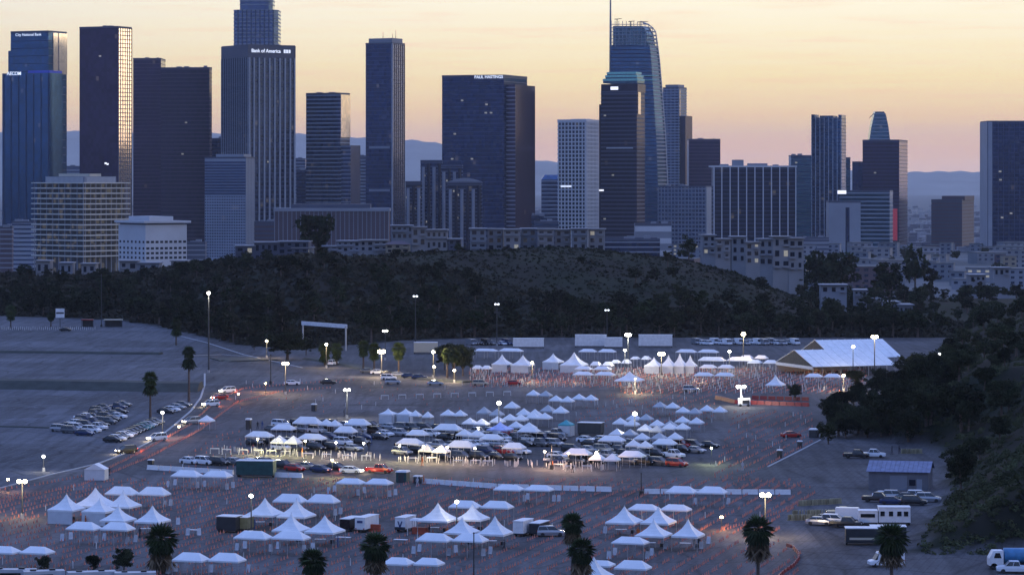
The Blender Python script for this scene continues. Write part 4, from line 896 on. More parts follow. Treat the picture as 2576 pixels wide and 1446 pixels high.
for k, (a, b, yt, yb, mi) in enumerate(((90, 125, 655, 692, 2), (150, 182, 660, 690, 0), (205, 240, 662, 690, 2), (300, 345, 655, 680, 2), (345, 400, 660, 682, 0), (430, 470, 655, 678, 2))):
    crest_house(a, b, yt, yb, mi, ('grey', 'white')[mi == 2] + f' low house, {ordn(k+1)} from the left on the left end of the hill', Y=1570, nwin=2, storeys=1)
for k, (a, b, yt, yb, Yh) in enumerate(((2065, 2130, 715, 738, 1330), (2228, 2262, 758, 785, 1240), (2262, 2296, 765, 795, 1235), (2440, 2480, 690, 712, 1500), (2500, 2540, 672, 694, 1560), (2150, 2180, 728, 746, 1340))):
    crest_house(a, b, yt, yb, 0, f'{ordn(k+1)} small grey house among the trees of the right valley', Y=Yh, nwin=3, storeys=1)

# ------------------------------------------------------------------ fan palms
def frond_mesh(L_, m, droop):
    vs = []; fs = []; seg = 7
    for i in range(seg):
        a = -1.05 + 2.1 * (i + .5) / seg; b = len(vs)
        ca, sa = math.sin(a), math.cos(a)
        z1 = -droop * .35 * L_; z2 = -droop * L_
        vs += [(0, 0, 0)] if False else []
        w = .16 * L_
        vs += [(ca*.2*L_ , .45*L_ + sa*.05*L_, 0), (ca*.62*L_ - sa*w*.6, .45*L_ + sa*.4*L_ + 0, z1), (ca*.62*L_ + sa*w*.6, .45*L_ + sa*.4*L_ - ca*w*.3, z1 + .04*L_), (ca*.95*L_, .45*L_ + sa*.75*L_, z2)]
        fs += [(b, b+1, b+3), (b, b+3, b+2)]
    b = len(vs); vs += [(-.03, 0, 0), (.03, 0, 0), (.03, .5*L_, 0), (-.03, .5*L_, 0)]; fs += [(b, b+1, b+2, b+3)]
    me = D.meshes.new('frond'); me.from_pydata(vs, [], fs); me.materials.append(m); return me
FRO = [frond_mesh(1.0, M_PALM, d) for d in (.1, .35, .7)]; FRD = frond_mesh(1.0, M_PALMD, .9)
def palm(px, yt, yc, wpx, yb, label, group=None, near=False, lean=0.0):
    X, Y = G(px, yb); s = ppm(Y); H_ = (yb - yt) / s; ch = (yc - yt) / s; w = wpx / s; L_ = w * .58
    root = ob('palm_tree', None, None, (X, Y, 0), R.uniform(0, 6.28) if not lean else 0, label=label, category='palm tree', group=group)
    zc = H_ - ch * .42; tw = .30
    mb = MB(); mb.tube((-lean, 0, -.3), (-lean * .5, 0, zc * .4), tw * 1.25, tw * .8, 9).tube((-lean * .5, 0, zc * .4), (0, 0, zc), tw * .8, tw * .7, 9)
    ob('trunk', mb.mesh('trunk', M_BARK), root)
    def put(me, name, n, e0, e1, sc, zz, dry=False):
        out = []
        for k in range(n):
            a = k * 2.399 + R.uniform(-.2, .2); e = e0 + (e1 - e0) * (k + .5) / n + R.uniform(-.08, .08)
            M_ = Matrix.Rotation(a, 4, 'Z') @ Matrix.Rotation(e, 4, 'X') @ Matrix.Scale(sc * R.uniform(.85, 1.1), 4)
            out.append((M_, zz))
        return out
    sets = [(FRO[0], put(None, '', 22, 1.4, .5, L_ * .95, zc)), (FRO[1], put(None, '', 24, .6, -.15, L_ * .95, zc)), (FRO[2], put(None, '', 22, -.15, -.7, L_ * .85, zc - .1))]
    dry = put(None, '', 22, -.75, -1.3, max(ch * .55, L_ * .8), zc - ch * .12)
    if near:
        for me, lst in sets:
            for M_, z in lst:
                o = ob('frond', me, root); o.matrix_local = Matrix.Translation((0, 0, z)) @ M_
    else:
        vs = []; fs = []
        for me, lst in sets:
            for M_, z in lst:
                b = len(vs); vs += [tuple((M_ @ v.co) + Vector((0, 0, z))) for v in me.vertices]; fs += [tuple(i + b for i in p.vertices) for p in me.polygons]
        me = D.meshes.new('crown'); me.from_pydata(vs, [], fs); me.materials.append(M_PALM); ob('crown', me, root)
    vs = []; fs = []
    for M_, z in dry:
        b = len(vs); vs += [tuple((M_ @ v.co) + Vector((0, 0, z))) for v in FRD.vertices]; fs += [tuple(i + b for i in p.vertices) for p in FRD.polygons]
    me = D.meshes.new('dead_frond_skirt'); me.from_pydata(vs, [], fs); me.materials.append(M_PALMD if near else M_PALM); ob('dead_frond_skirt', me, root)
    return root
for a in ((405, 1322, 1408, 68, 1440, 'leaning fan palm with a pale dry skirt beside the left tents'), (788, 1384, 1452, 58, 1512, 'fan palm cut by the bottom edge, left of centre'), (945, 1342, 1420, 64, 1520, 'tall fan palm below the box truck'),
          (1441, 1291, 1352, 48, 1470, 'upper one of the two crossing fan palms'), (1463, 1355, 1428, 58, 1512, 'lower one of the two crossing fan palms'), (1907, 1298, 1384, 66, 1508, 'fan palm right of the right hand peaked tents'),
          (2243, 1322, 1402, 72, 1500, 'bushy fan palm in front of the flatbed trailers')):
    palm(*a, near=True, lean=-.5 if a[0] == 405 else 0)
for a in ((378, 933, 980, 32, 1060, 'fan palm with a thin trunk in the empty left lot'), (475, 866, 914, 27, 1010, 'taller fan palm at the curved kerb of the left lot'), (27, 772, 798, 26, 826, 'small palm at the far left end of the lot'),
          (817, 862, 900, 28, 918, 'first palm from the left in the far palm row'), (847, 864, 896, 26, 918, 'second palm of the far row, beside the parked van'), (914, 858, 888, 26, 934, 'third palm of the far row left of the lamp'),
          (941, 862, 896, 26, 937, 'fourth palm of the far row under the bright lamp'), (1003, 866, 896, 30, 943, 'dark round palm right of the bright lamp'), (1125, 878, 905, 24, 950, 'thin palm among the dark tree cluster'), (1143, 885, 905, 24, 956, 'palm lit from behind in the dark tree cluster'), (128, 790, 802, 18, 822, 'tiny palm beside the white board at the far left'), (443, 800, 835, 22, 868, 'narrow palm at the far road corner')):
    palm(*a)
# ------------------------------------------------------------------ tents and canopies
TH = math.radians(20); CS = math.cos(TH) + math.sin(TH)
def ground_row(ye, h): r = h / CAMZ; return (ye - HZ * r) / (1 - r)
def square(w, z): h = w / 2; return [(-h,-h,z),(h,-h,z),(h,h,z),(-h,h,z)]
def swept(w, z, sag):      # ring whose edges bow inwards: ridges stay proud as on stretched fabric
    h = w / 2; q = h * (1 - sag); return [(-h,-h,z),(0,-q,z),(h,-h,z),(q,0,z),(h,h,z),(0,q,z),(-h,h,z),(-q,0,z)]
TCACHE = {}
def tent_spec(w, he, hp, m, walls, fancy=True):
    w = round(w * 4) / 4; he = round(he * 5) / 5; hp = round(hp * 5) / 5; key = (w, he, hp, m.name, walls, fancy)
    if key in TCACHE: return TCACHE[key]
    prof = [(0, 1.0), (.10, .84), (.24, .62), (.45, .37), (.70, .18), (.90, .07), (1.0, .03)] if fancy else [(0, 1.0), (.35, .66), (.7, .30), (1.0, .04)]
    rings = [swept(w, he - .28, 0), swept(w, he, 0)] + [swept(w * k, he + (hp - he) * t, .10 if fancy else .05) for t, k in prof[1:]]
    sp = [('canopy', MB().loft(rings, cap=True).mesh('canopy', m), (0,0,0))]
    leg = MB().tube((0,0,-.05), (0,0,he - .1), .05, .05, 6).mesh('leg', M_ALU); o = w/2 - .06
    for x, y in ((-o,-o),(o,-o),(o,o),(-o,o)): sp.append(('leg', leg, (x, y, 0)))
    if walls:
        wl = MB().box(-w/2 + .12, w/2 - .12, -.03, .03, .05, he - .25).mesh('wall_panel', M_TENTW); ws = MB().box(-.03, .03, -w/2 + .12, w/2 - .12, .05, he - .25).mesh('wall_panel', M_TENTW)
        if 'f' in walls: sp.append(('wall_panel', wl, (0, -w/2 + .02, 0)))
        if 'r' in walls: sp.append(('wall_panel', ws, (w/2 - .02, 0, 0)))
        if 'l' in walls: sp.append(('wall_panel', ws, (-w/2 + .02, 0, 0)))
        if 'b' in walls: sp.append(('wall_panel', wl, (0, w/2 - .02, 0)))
    if fancy: sp.append(('finial', MB().tube((0,0,hp - .1), (0,0,hp + .3), .05, .02, 5).mesh('finial', M_ALU), (0,0,0)))
    TCACHE[key] = sp; return sp
def peak_tent(pl, pr, ye, yp, label, group='peaked white tents of the front rows', walls='', he=2.4, m=None, fancy=True, th=TH):
    yb = ground_row(ye, he); mid = (pl + pr) / 2; X, Y = G(mid, yb); W = (pr - pl) / ppm(Y); w = W / CS
    hp = he + (ye - yp) / ppm(Y) * .97
    place('peaked_tent' if fancy else 'popup_canopy', tent_spec(w, he, hp, m or M_TENT, walls, fancy), (X, Y + w * .45, 0), -th, label, 'tent' if fancy else 'canopy', group)
def hip_canopy(pl, pr, ye, yt, label, group='long drive-through canopies', he=2.6, m=None, walls=''):
    yb = ground_row(ye, he); X, Y = G((pl + pr) / 2, yb); W = (pr - pl) / ppm(Y); d = 3.0; w = round(max((W - d * math.sin(TH)) / math.cos(TH), 2.5) * 5) / 5; hr = round((ye - yt) / ppm(Y) * .9 * 5) / 5
    key = ('hip', w, he, hr, (m or M_TENT).name)
    if key not in TCACHE:
        a, b = w/2, d/2; rr = a - min(1.35, a * .45)
        cn = MB().add([(-a,-b,he-.22),(a,-b,he-.22),(a,b,he-.22),(-a,b,he-.22),(-a,-b,he),(a,-b,he),(a,b,he),(-a,b,he),(-rr,-.12,he+hr),(rr,-.12,he+hr),(rr,.12,he+hr),(-rr,.12,he+hr)],
            [(0,1,5,4),(1,2,6,5),(2,3,7,6),(3,0,4,7),(4,5,9,8),(5,6,10,9),(6,7,11,10),(7,4,8,11),(8,9,10,11),(3,2,1,0)]).mesh('canopy', m or M_TENT)
        lg = MB().tube((0,0,-.05), (0,0,he - .1), .045, .045, 6).mesh('leg', M_ALU)
        TCACHE[key] = [('canopy', cn, (0,0,0))] + [('leg', lg, (x, y, 0)) for x in (-a+.06, a-.06) for y in (-b+.06, b-.06)] + [('leg', lg, (0, y, 0)) for y in (-b+.06, b-.06)]
    place('drive_through_canopy', TCACHE[key], (X, Y + d * .45, 0), -TH, label, 'canopy', group)
for a in ((118, 208, 1282, 1244, 'front left walled peaked tent of the left cluster', 'f'), (180, 290, 1272, 1229, 'tallest peaked tent at the back of the left cluster', ''), (203, 290, 1286, 1257, 'middle walled peaked tent of the left cluster', 'f'),
          (262, 350, 1274, 1237, 'peaked tent at the back right of the left cluster', ''), (250, 337, 1309, 1274, 'small peaked tent in front of the left cluster', ''), (335, 425, 1312, 1275, 'rightmost peaked tent of the left cluster above the leaning palm', ''),
          (616, 712, 1295, 1253, 'peaked tent left of the box truck group, rear left', ''), (695, 792, 1299, 1258, 'peaked tent left of the box truck group, rear right', ''), (683, 778, 1334, 1296, 'peaked tent left of the box truck group, front left', ''), (765, 865, 1338, 1299, 'peaked tent touching the box truck on its left', ''),
          (1050, 1152, 1309, 1269, 'rear left peaked tent of the centre cluster', ''), (1145, 1232, 1306, 1272, 'rear right peaked tent of the centre cluster', ''), (1115, 1208, 1340, 1304, 'front left peaked tent of the centre cluster', ''), (1198, 1292, 1343, 1301, 'front right peaked tent of the centre cluster', ''),
          (1522, 1622, 1314, 1275, 'rear left peaked tent of the right cluster', ''), (1610, 1706, 1315, 1277, 'rear right peaked tent of the right cluster', ''), (1597, 1695, 1347, 1311, 'front left peaked tent of the right cluster', ''), (1688, 1778, 1348, 1309, 'front right peaked tent of the right cluster', ''),
          (1442, 1548, 1452, 1404, 'peaked tent cut by the bottom edge beside the crossing palms', '')):
    peak_tent(a[0], a[1], a[2], a[3], a[4], walls=a[5])
for (x0, x1, ye, yt, who) in ((262, 428, 1243, 1223, 'behind the left tent cluster'), (163, 338, 1331, 1311, 'in front of the left tent cluster'), (-40, 135, 1390, 1373, 'in the bottom left corner'), (430, 617, 1410, 1390, 'right of the leaning palm'), (428, 585, 1198, 1182, 'left of the green screened container'),
      (685, 855, 1262, 1243, 'behind the tents left of the box truck'), (585, 780, 1354, 1335, 'before the tents left of the box truck'), (844, 990, 1216, 1202, 'below the red cars of the queue'), (1127, 1293, 1276, 1260, 'behind the centre tent cluster'), (1045, 1230, 1360, 1342, 'in front of the centre tent cluster'),
      (961, 1119, 1419, 1403, 'beside the tall palm at the bottom'), (1240, 1396, 1232, 1217, 'along the middle barrier line'), (1674, 1834, 1239, 1223, 'along the right barrier line'), (1579, 1743, 1282, 1266, 'behind the right tent cluster')):
    m_ = (x0 + x1) / 2
    hip_canopy(x0, m_ + 3, ye - 1, yt, f'left half of the white canopy pair {who}'); hip_canopy(m_ - 1, x1, ye, yt + 1, f'right half of the white canopy pair {who}')
hip_canopy(1538, 1635, 1365, 1349, 'single long canopy in front of the right tent cluster'); hip_canopy(1545, 1642, 1429, 1411, 'single long canopy right of the tent at the bottom edge'); hip_canopy(1480, 1550, 1422, 1412, 'canopy half hidden behind the tent at the bottom edge')
# small pop-up canopies between the cars, row by row
rows = [('far upper row of pop-ups right of centre', [(1342,980),(1373,982),(1399,994),(1428,996),(1457,990),(1487,992)], 30),
        ('upper right row of pop-ups below the red barriers', [(1661,1009),(1693,1011),(1719,1022),(1749,1025),(1779,1018),(1812,1021)], 32),
        ('upper centre row of pop-ups', [(1218,1024),(1250,1029),(1288,1010),(1318,1028),(1346,1030),(1379,1019),(1411,1022)], 34),
        ('second centre row of pop-ups', [(1252,1046),(1283,1040),(1310,1041),(1342,1036),(1371,1037)], 34),
        ('third centre row of pop-ups', [(1298,1059),(1331,1062),(1182,1050),(1212,1052)], 34),
        ('top row of the right pop-up block', [(1595,1040),(1626,1040),(1718,1046),(1753,1049)], 34),
        ('second row of the right pop-up block', [(1561,1050),(1591,1054),(1654,1055),(1687,1057),(1624,1066),(1654,1069),(1686,1063),(1718,1063)], 34),
        ('third row of the right pop-up block', [(1553,1077),(1586,1078),(1616,1088),(1659,1087),(1699,1087)], 36),
        ('fourth row of the right pop-up block', [(1594,1106),(1624,1109)], 34), ('front row of the right pop-up block', [(1503,1139),(1541,1141)], 36),
        ('front row of pop-ups in the centre car block', [(1075,1117),(1110,1119)], 38), ('front row of pop-ups in the left car block', [(702,1096),(737,1097)], 38), ('middle row of the centre car block', [(1168,1078),(1200,1080)], 36), ('back row of the left car block', [(820,1054),(842,1056)], 32)]
for nm_, lst, w in rows:
    for k, (px, yp) in enumerate(sorted(lst)):
        peak_tent(px - w * .62, px + w * .62, yp + w * .42, yp, f'{ordn(k+1)} from the left of the {nm_}', 'small white pop-up canopies between the cars', he=2.2, m=M_TENTG if R.random() < .2 else M_TENT, fancy=False)
for (x0, x1, yt, ye, lb_) in ((615, 690, 1083, 1097, 'at the left end of the left car block'), (747, 822, 1089, 1103, 'in the front of the left car block'), (734, 812, 1046, 1064, 'at the back of the left car block'), (864, 934, 1053, 1067, 'at the back right of the left car block'), (1088, 1165, 1066, 1080, 'in the middle of the centre car block'), (995, 1067, 1101, 1115, 'at the front left of the centre car block'),
      (1122, 1198, 1107, 1123, 'at the front of the centre car block'), (1504, 1576, 1094, 1108, 'at the back of the right car block'), (1640, 1706, 1102, 1116, 'at the right of the right car block'), (1416, 1492, 1126, 1141, 'at the front left of the right car block'), (1555, 1626, 1132, 1147, 'at the front of the right car block')):
    hip_canopy(x0, x1, ye, yt, f'large flat topped canopy {lb_}', 'large canopies in the car blocks', he=2.3)
for k, (x0, x1, yt, ye) in enumerate(((838, 900, 1072, 1086), (680, 745, 1066, 1079), (1205, 1268, 1090, 1104), (1300, 1362, 1072, 1085), (1020, 1080, 1080, 1093), (1262, 1325, 1112, 1126))):
    hip_canopy(x0, x1, ye, yt, ['in the middle right of the left car block', 'at the rear left of the left car block', 'among the cars right of the centre block middle', 'at the rear right of the centre car block', 'behind the front left canopy of the centre block', 'at the front right of the centre car block'][k] + ', large flat topped', 'large canopies in the car blocks', he=2.3)
peak_tent(1224, 1292, 1080, 1062, 'blue tinted broad pop-up canopy behind the centre car block', None, he=2.4, m=mat('blue_white_vinyl', (.45,.50,.78), .5))
for k, (a, b) in enumerate(((952, 1000), (996, 1044))): peak_tent(a, b, 1041, 1027, f'{("left","right")[k]} half of the enclosed white tent behind the car blocks', None, walls='frl', he=2.4)
for k, (a, b, yp) in enumerate(((1028, 1062, 1031), (1060, 1092, 1034), (1106, 1148, 1029), (1140, 1176, 1030))): peak_tent(a, b, yp + 14, yp, f'{ordn(k+1)} open pop-up right of the enclosed white tent', 'pop-ups beside the enclosed white tent', he=2.4, fancy=False, walls='b')
peak_tent(1404, 1446, 1068, 1056, 'teal canopy with teal side walls at the back of the car blocks', None, walls='fr', he=2.6, m=M_TEAL, fancy=False)
peak_tent(497, 540, 1058, 1045, 'single pop-up beside the road of queued cars', None, he=2.2, fancy=False)
# back field tents
for (a, b, yp, ye, lb_, w) in ((1236, 1290, 891, 916, 'left large tent of the back left group', 'f'), (1285, 1346, 893, 918, 'right large tent of the back left group', 'f'), (1364, 1420, 889, 910, 'left large tent of the back centre group', 'f'), (1408, 1482, 887, 918, 'wide large tent of the back centre group', 'f'),
      (1620, 1672, 899, 920, 'first tent of the long back right tent line', 'f'), (1660, 1705, 893, 920, 'second tent of the long back right tent line', 'f'), (1690, 1732, 889, 920, 'third and tallest tent of the back right tent line', 'f'), (1718, 1756, 894, 920, 'fourth tent of the back right tent line', 'f'),
      (1545, 1625, 934, 957, 'brightly lit open tent alone in the middle of the back field', ''), (1925, 1980, 943, 968, 'single peaked tent below the big tent', '')):
    peak_tent(a, b, ye, yp, lb_, 'large peaked tents of the back field', walls=w, he=2.4)
pairs = [(1190, 1318, 882, 876, 'topmost in the back left'), (1190, 1236, 926, 918, 'low at the back left'), (1455, 1552, 884, 877, 'behind the back centre tents'), (1484, 1545, 918, 909, 'right of the wide back tent'), (1536, 1590, 912, 904, 'near the back bushes'), (1440, 1550, 942, 934, 'in front of the back centre tents'), (1445, 1540, 928, 920, 'touching the wide back tent'),
         (1585, 1640, 902, 896, 'left of the long back tent line'), (1700, 1810, 885, 878, 'below the row of white vans'), (1756, 1900, 906, 897, 'right of the long back tent line'), (1760, 1850, 924, 916, 'at the end of the long back tent line'), (1745, 1850, 944, 937, 'in front of the long back tent line'), (1860, 1935, 900, 893, 'beside the big tent gable'), (1880, 1960, 912, 905, 'under the big tent gable'), (2025, 2120, 947, 939, 'in front of the big tent')]
for (x0, x1, ye, yt, who) in pairs:
    m_ = (x0 + x1) / 2; hip_canopy(x0, m_, ye, yt, f'left canopy of the pair {who}', 'far canopy pairs of the back field'); hip_canopy(m_, x1, ye + .5, yt, f'right canopy of the pair {who}', 'far canopy pairs of the back field')
# big frame tent: two gabled halls side by side
def gable_hall(px0, px1, ye, yr, span, label, Y0, rise, th=-.34, cw='f', he=3.0):
    X0 = P(px0, Y0); X1 = P(px1, Y0); L_ = (X1 - X0) / (math.cos(th) - kx(px1) * math.sin(-th)); back = 0
    root = ob('frame_tent_hall', None, None, (X0, Y0 + back, 0), -th, label=label, category='tent')
    ridge = he + rise; s = span
    n = 9
    for k in range(n):                    # roof sheets between the frames
        a, b = L_ * k / n + .05, L_ * (k + 1) / n - .05
        ob('roof_sheet', MB().add([(a,-.3,he),(b,-.3,he),(b,s/2,ridge),(a,s/2,ridge),(b,s+.3,he),(a,s+.3,he),(a,-.3,he-.08),(b,-.3,he-.08)], [(0,1,2,3),(3,2,4,5),(6,7,1,0)]).mesh('roof_sheet', M_TENT), root)
        ob('roof_rafter', MB().tube((a - .05, -.32, he + .02), (a - .05, s/2, ridge + .05), .09, .09, 5).tube((a - .05, s/2, ridge + .05), (a - .05, s + .32, he + .02), .09, .09, 5).mesh('roof_rafter', M_TENT), root)
    lg = MB().tube((0,0,-.05), (0,0,he), .10, .10, 6).mesh('leg', M_ALU)
    for k in range(n + 1):
        ob('leg', lg, root, (L_ * k / n if k < n else L_ - .1, -.1, 0)); ob('leg', lg, root, (L_ * k / n if k < n else L_ - .1, s, 0))
    ob('gable_wall', MB().add([(.02,0,he),(.02,s,he),(.02,s/2,ridge - .3),(.08,0,he),(.08,s,he),(.08,s/2,ridge - .3)], [(0,1,2),(5,4,3),(0,3,4,1),(1,4,5,2),(2,5,3,0)]).mesh('gable_wall', M_GABLE), root)
    ob('gable_band', MB().box(-.1, .01, 0, s, he - .9, he).mesh('gable_band', M_TENTW), root)
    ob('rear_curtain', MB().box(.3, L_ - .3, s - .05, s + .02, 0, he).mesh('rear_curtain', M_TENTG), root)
Y0 = G(2045, ground_row(922, 3.0))[1]
gable_hall(2045, 2254, 922, 877, 26, 'front hall of the big white frame tent with its dark gable end showing', Y0, 4.2)
gable_hall(2096, 2268, 0, 0, 26, 'rear hall of the big white frame tent, its ridge showing above the front', Y0 + 26.5, 4.8, he=4.0)

# ------------------------------------------------------------------ vehicles
PAINT = {}
for nm_, c, mt in (('white', (.72,.73,.75), 0), ('silver', (.36,.37,.39), .6), ('grey', (.12,.125,.13), .4), ('black', (.012,.012,.014), .2), ('dark blue', (.015,.03,.09), .3), ('red', (.35,.015,.012), .1), ('beige', (.42,.36,.26), .3), ('teal', (.03,.16,.17), .2)):
    PAINT[nm_] = mat('car_paint_' + nm_.replace(' ', '_'), c, .22, mt, var=.04)
VC = {}
WHL = MB().tube((0,-.11,0), (0,.11,0), .34, .34, 12).mesh('wheel', M_TYRE); RIM = MB().tube((0,-.125,0), (0,.125,0), .20, .20, 8).mesh('rim', M_RIM)
def ringx(x, w, zb, zm, zt, k=.93): return [(x,-w,zb),(x,-w,zm),(x,-w*k,zt),(x,w*k,zt),(x,w,zm),(x,w,zb)]
def vehicle_spec(kind, col, lights=False):
    key = (kind, col, lights)
    if key in VC: return VC[key]
    m = PAINT[col]; ext = []
    if kind == 'sedan':
        st = [(-2.30,.74,.38,.6,.78),(-2.22,.84,.27,.62,.95),(-1.5,.9,.22,.66,1.0),(0,.91,.2,.66,.98),(1.1,.9,.22,.64,.96),(1.85,.88,.24,.58,.84),(2.2,.80,.28,.52,.72),(2.28,.7,.34,.5,.64)]
        gh = ((-1.95, 1.2, .80, .96), (-1.2, .35, .62, 1.40)); wx = (-1.4, 1.4); hl = (2.24, .58, .62); tl = (-2.27, .62, .78); Lx = 2.3
    elif kind in ('suv', 'minivan'):
        st = [(-2.30,.78,.40,.7,.98),(-2.25,.88,.3,.7,1.08),(-1.5,.93,.26,.75,1.10),(0,.94,.25,.75,1.09),(1.2,.93,.26,.74,1.06),(1.95,.90,.28,.66,.96),(2.25,.82,.32,.6,.84),(2.32,.72,.4,.6,.72)]
        gh = ((-2.18, 1.35, .84, 1.06), (-1.95, .45 if kind == 'suv' else .7, .68, 1.70)); wx = (-1.4, 1.45); hl = (2.27, .6, .74); tl = (-2.29, .66, .95); Lx = 2.3
    elif kind == 'pickup':
        st = [(-2.75,.88,.45,.7,1.05),(-2.7,.93,.38,.7,1.08),(-.95,.94,.34,.75,1.08),(-.9,.94,.34,.75,1.1),(1.3,.94,.34,.75,1.08),(2.3,.92,.36,.7,1.0),(2.65,.84,.4,.65,.85)]
        gh = ((-.85, 1.45, .84, 1.06), (-.6, .75, .70, 1.75)); wx = (-1.75, 1.7); hl = (2.62, .62, .78); tl = (-2.76, .75, .85); Lx = 2.7
    else:
        st = [(-2.7,.92,.42,.9,2.15),(-2.65,.97,.36,.9,2.25),(1.2,.97,.36,.9,2.25),(1.5,.96,.36,.85,1.15),(2.4,.92,.38,.75,1.0),(2.62,.85,.42,.7,.85)]
        gh = ((1.0, 1.9, .86, 1.12), (1.0, 1.3, .80, 2.05)); wx = (-1.75, 1.7); hl = (2.58, .62, .72); tl = (-2.71, .8, 1.0); Lx = 2.7
    mb = MB().loft([ringx(x, w, a, b, c) for x, w, a, b, c in st])
    (bx0, bx1, bw, bz), (tx0, tx1, tw, tz_) = gh
    mb.box(tx0 - .05, tx1 + .05, -tw - .02, tw + .02, tz_ - .03, tz_ + .06, .08, .06)
    if kind in ('sedan', 'suv', 'minivan', 'pickup'):
        for s_ in (-1, 1):                                  # pillars
            for (xa, xb) in ((bx0, tx0), (bx1, tx1), ((bx0 + bx1) / 2, (tx0 + tx1) / 2)): mb.tube((xa, s_ * (bw + .005), bz - .03), (xb, s_ * (tw + .005), tz_), .045, .04, 4)
    body = mb.mesh('body', m)
    win = MB().loft([[(bx0,-bw,bz-.05),(bx1,-bw,bz-.05),(bx1,bw,bz-.05),(bx0,bw,bz-.05)], [(tx0,-tw,tz_-.02),(tx1,-tw,tz_-.02),(tx1,tw,tz_-.02),(tx0,tw,tz_-.02)]]).mesh('windows', M_CGLASS)
    sp = [('body', body, (0,0,0)), ('windows', win, (0,0,0))]
    for x in wx:
        for y in (-.80, .80): sp.append(('wheel', WHL, (x, y * (1.05 if kind != 'sedan' else 1), .33), [('rim', RIM, (0,0,0))] if lights else []))
    h = MB().box(-.06, .06, -.17, .17, -.08, .08)
    hm = h.mesh('headlight', M_HEADON if lights else M_HEAD); tm = MB().box(-.05, .05, -.14, .14, -.09, .09).mesh('tail_light', M_TAILON if lights else M_TAIL)
    for s_ in (-1, 1): sp += [('headlight', hm, (hl[0], s_ * hl[1], hl[2])), ('tail_light', tm, (tl[0], s_ * tl[1], tl[2]))]
    VC[key] = sp; return sp
def vehicle(kind, col, px, py, hd, label, group=None, lights=False, glow=0):
    X, Y = G(px, py); o = place({'minivan': 'minivan'}.get(kind, kind if kind != 'sedan' else 'parked_car'), vehicle_spec(kind, col, lights), (X, Y, 0), hd, label, 'car' if kind in ('sedan', 'suv') else kind, group)
    if glow:
        li = D.lights.new('tail_glow', 'POINT'); li.energy = glow; li.color = (1, .22, .08); li.shadow_soft_size = .4
        ob('tail_glow', li, o, (-2.9, 0, .9))
        li = D.lights.new('head_glow', 'POINT'); li.energy = glow * .8; li.color = (1, .8, .5); li.shadow_soft_size = .4
        ob('head_glow', li, o, (3.0, 0, .8))
    return o
HD = math.radians(-38)
def pick(): return R.choices(['white', 'silver', 'grey', 'black', 'dark blue', 'red', 'beige'], (4, 3, 4, 10, 3, .5, .6))[0]
kinds = ['sedan', 'sedan', 'sedan', 'suv', 'suv', 'minivan', 'pickup']
def car_row(nm_, x0, x1, y0, y1, step, group):
    n_ = max(1, int(round((x1 - x0) / step)))
    for k in range(n_ + 1):
        t_ = k / max(n_, 1); kd = R.choice(kinds); c = pick()
        vehicle(kd, c, x0 + (x1 - x0) * t_ + R.uniform(-3, 3), y0 + (y1 - y0) * t_ + R.uniform(-1.2, 1.2), HD + R.uniform(-.09, .09), f'{c} {kd if kd != "sedan" else "car"}, {ordn(k+1)} from the left in the {nm_}', group)
gA, gB, gC = 'cars waiting in the left car block', 'cars waiting in the centre car block', 'cars waiting in the right car block'
car_row('back row of the left car block', 705, 935, 1072, 1076, 33, gA); car_row('second row of the left car block', 690, 945, 1086, 1090, 36, gA); car_row('third row of the left car block', 830, 955, 1102, 1106, 36, gA)
car_row('fourth row of the left car block', 640, 905, 1120, 1118, 44, gA); car_row('front row of the left car block', 705, 885, 1132, 1133, 50, gA)
car_row('back row of the centre car block', 980, 1100, 1080, 1084, 32, gB); car_row('second row of the centre car block', 968, 1085, 1096, 1098, 36, gB); car_row('rear row of the centre car block', 1200, 1395, 1094, 1098, 36, gB)
car_row('third row of the centre car block', 1120, 1400, 1106, 1110, 37, gB); car_row('fourth row of the centre car block', 1015, 1180, 1128, 1126, 42, gB); car_row('fifth row of the centre car block', 1205, 1395, 1124, 1122, 38, gB); car_row('sixth row of the centre car block', 1010, 1310, 1143, 1142, 43, gB); car_row('front row of the centre car block', 1115, 1290, 1154, 1157, 45, gB)
car_row('back row of the right car block', 1475, 1560, 1112, 1112, 38, gC); car_row('second row of the right car block', 1485, 1785, 1122, 1126, 38, gC); car_row('third row of the right car block', 1440, 1750, 1136, 1139, 40, gC); car_row('fourth row of the right car block', 1400, 1690, 1153, 1150, 42, gC); car_row('front row of the right car block', 1398, 1500, 1168, 1168, 45, gC); car_row('end row of the right car block', 1575, 1700, 1168, 1172, 42, gC)
q = [(478, 1166, 'white', 'sedan'), (515, 1168, 'white', 'suv'), (552, 1170, 'black', 'suv'), (590, 1168, 'silver', 'sedan'), (632, 1170, 'white', 'sedan'), (668, 1172, 'grey', 'suv'), (712, 1178, 'black', 'suv'), (742, 1184, 'red', 'sedan'), (775, 1180, 'beige', 'sedan'), (808, 1187, 'dark blue', 'sedan'), (846, 1182, 'black', 'sedan')]
for k, (px, py, c, kd) in enumerate(q): vehicle(kd, c, px, py, HD, f'{c} {"car" if kd == "sedan" else kd}, {ordn(k+1)} in the queue behind the green screened container', 'cars queued along the front lane')
vehicle('sedan', 'white', 884, 1190, math.radians(-20), 'white car with lit headlamps at the head of the front queue', None, lights=True, glow=260)
vehicle('pickup', 'red', 955, 1189, math.radians(-25), 'dark red pickup right of the lit white car', None)
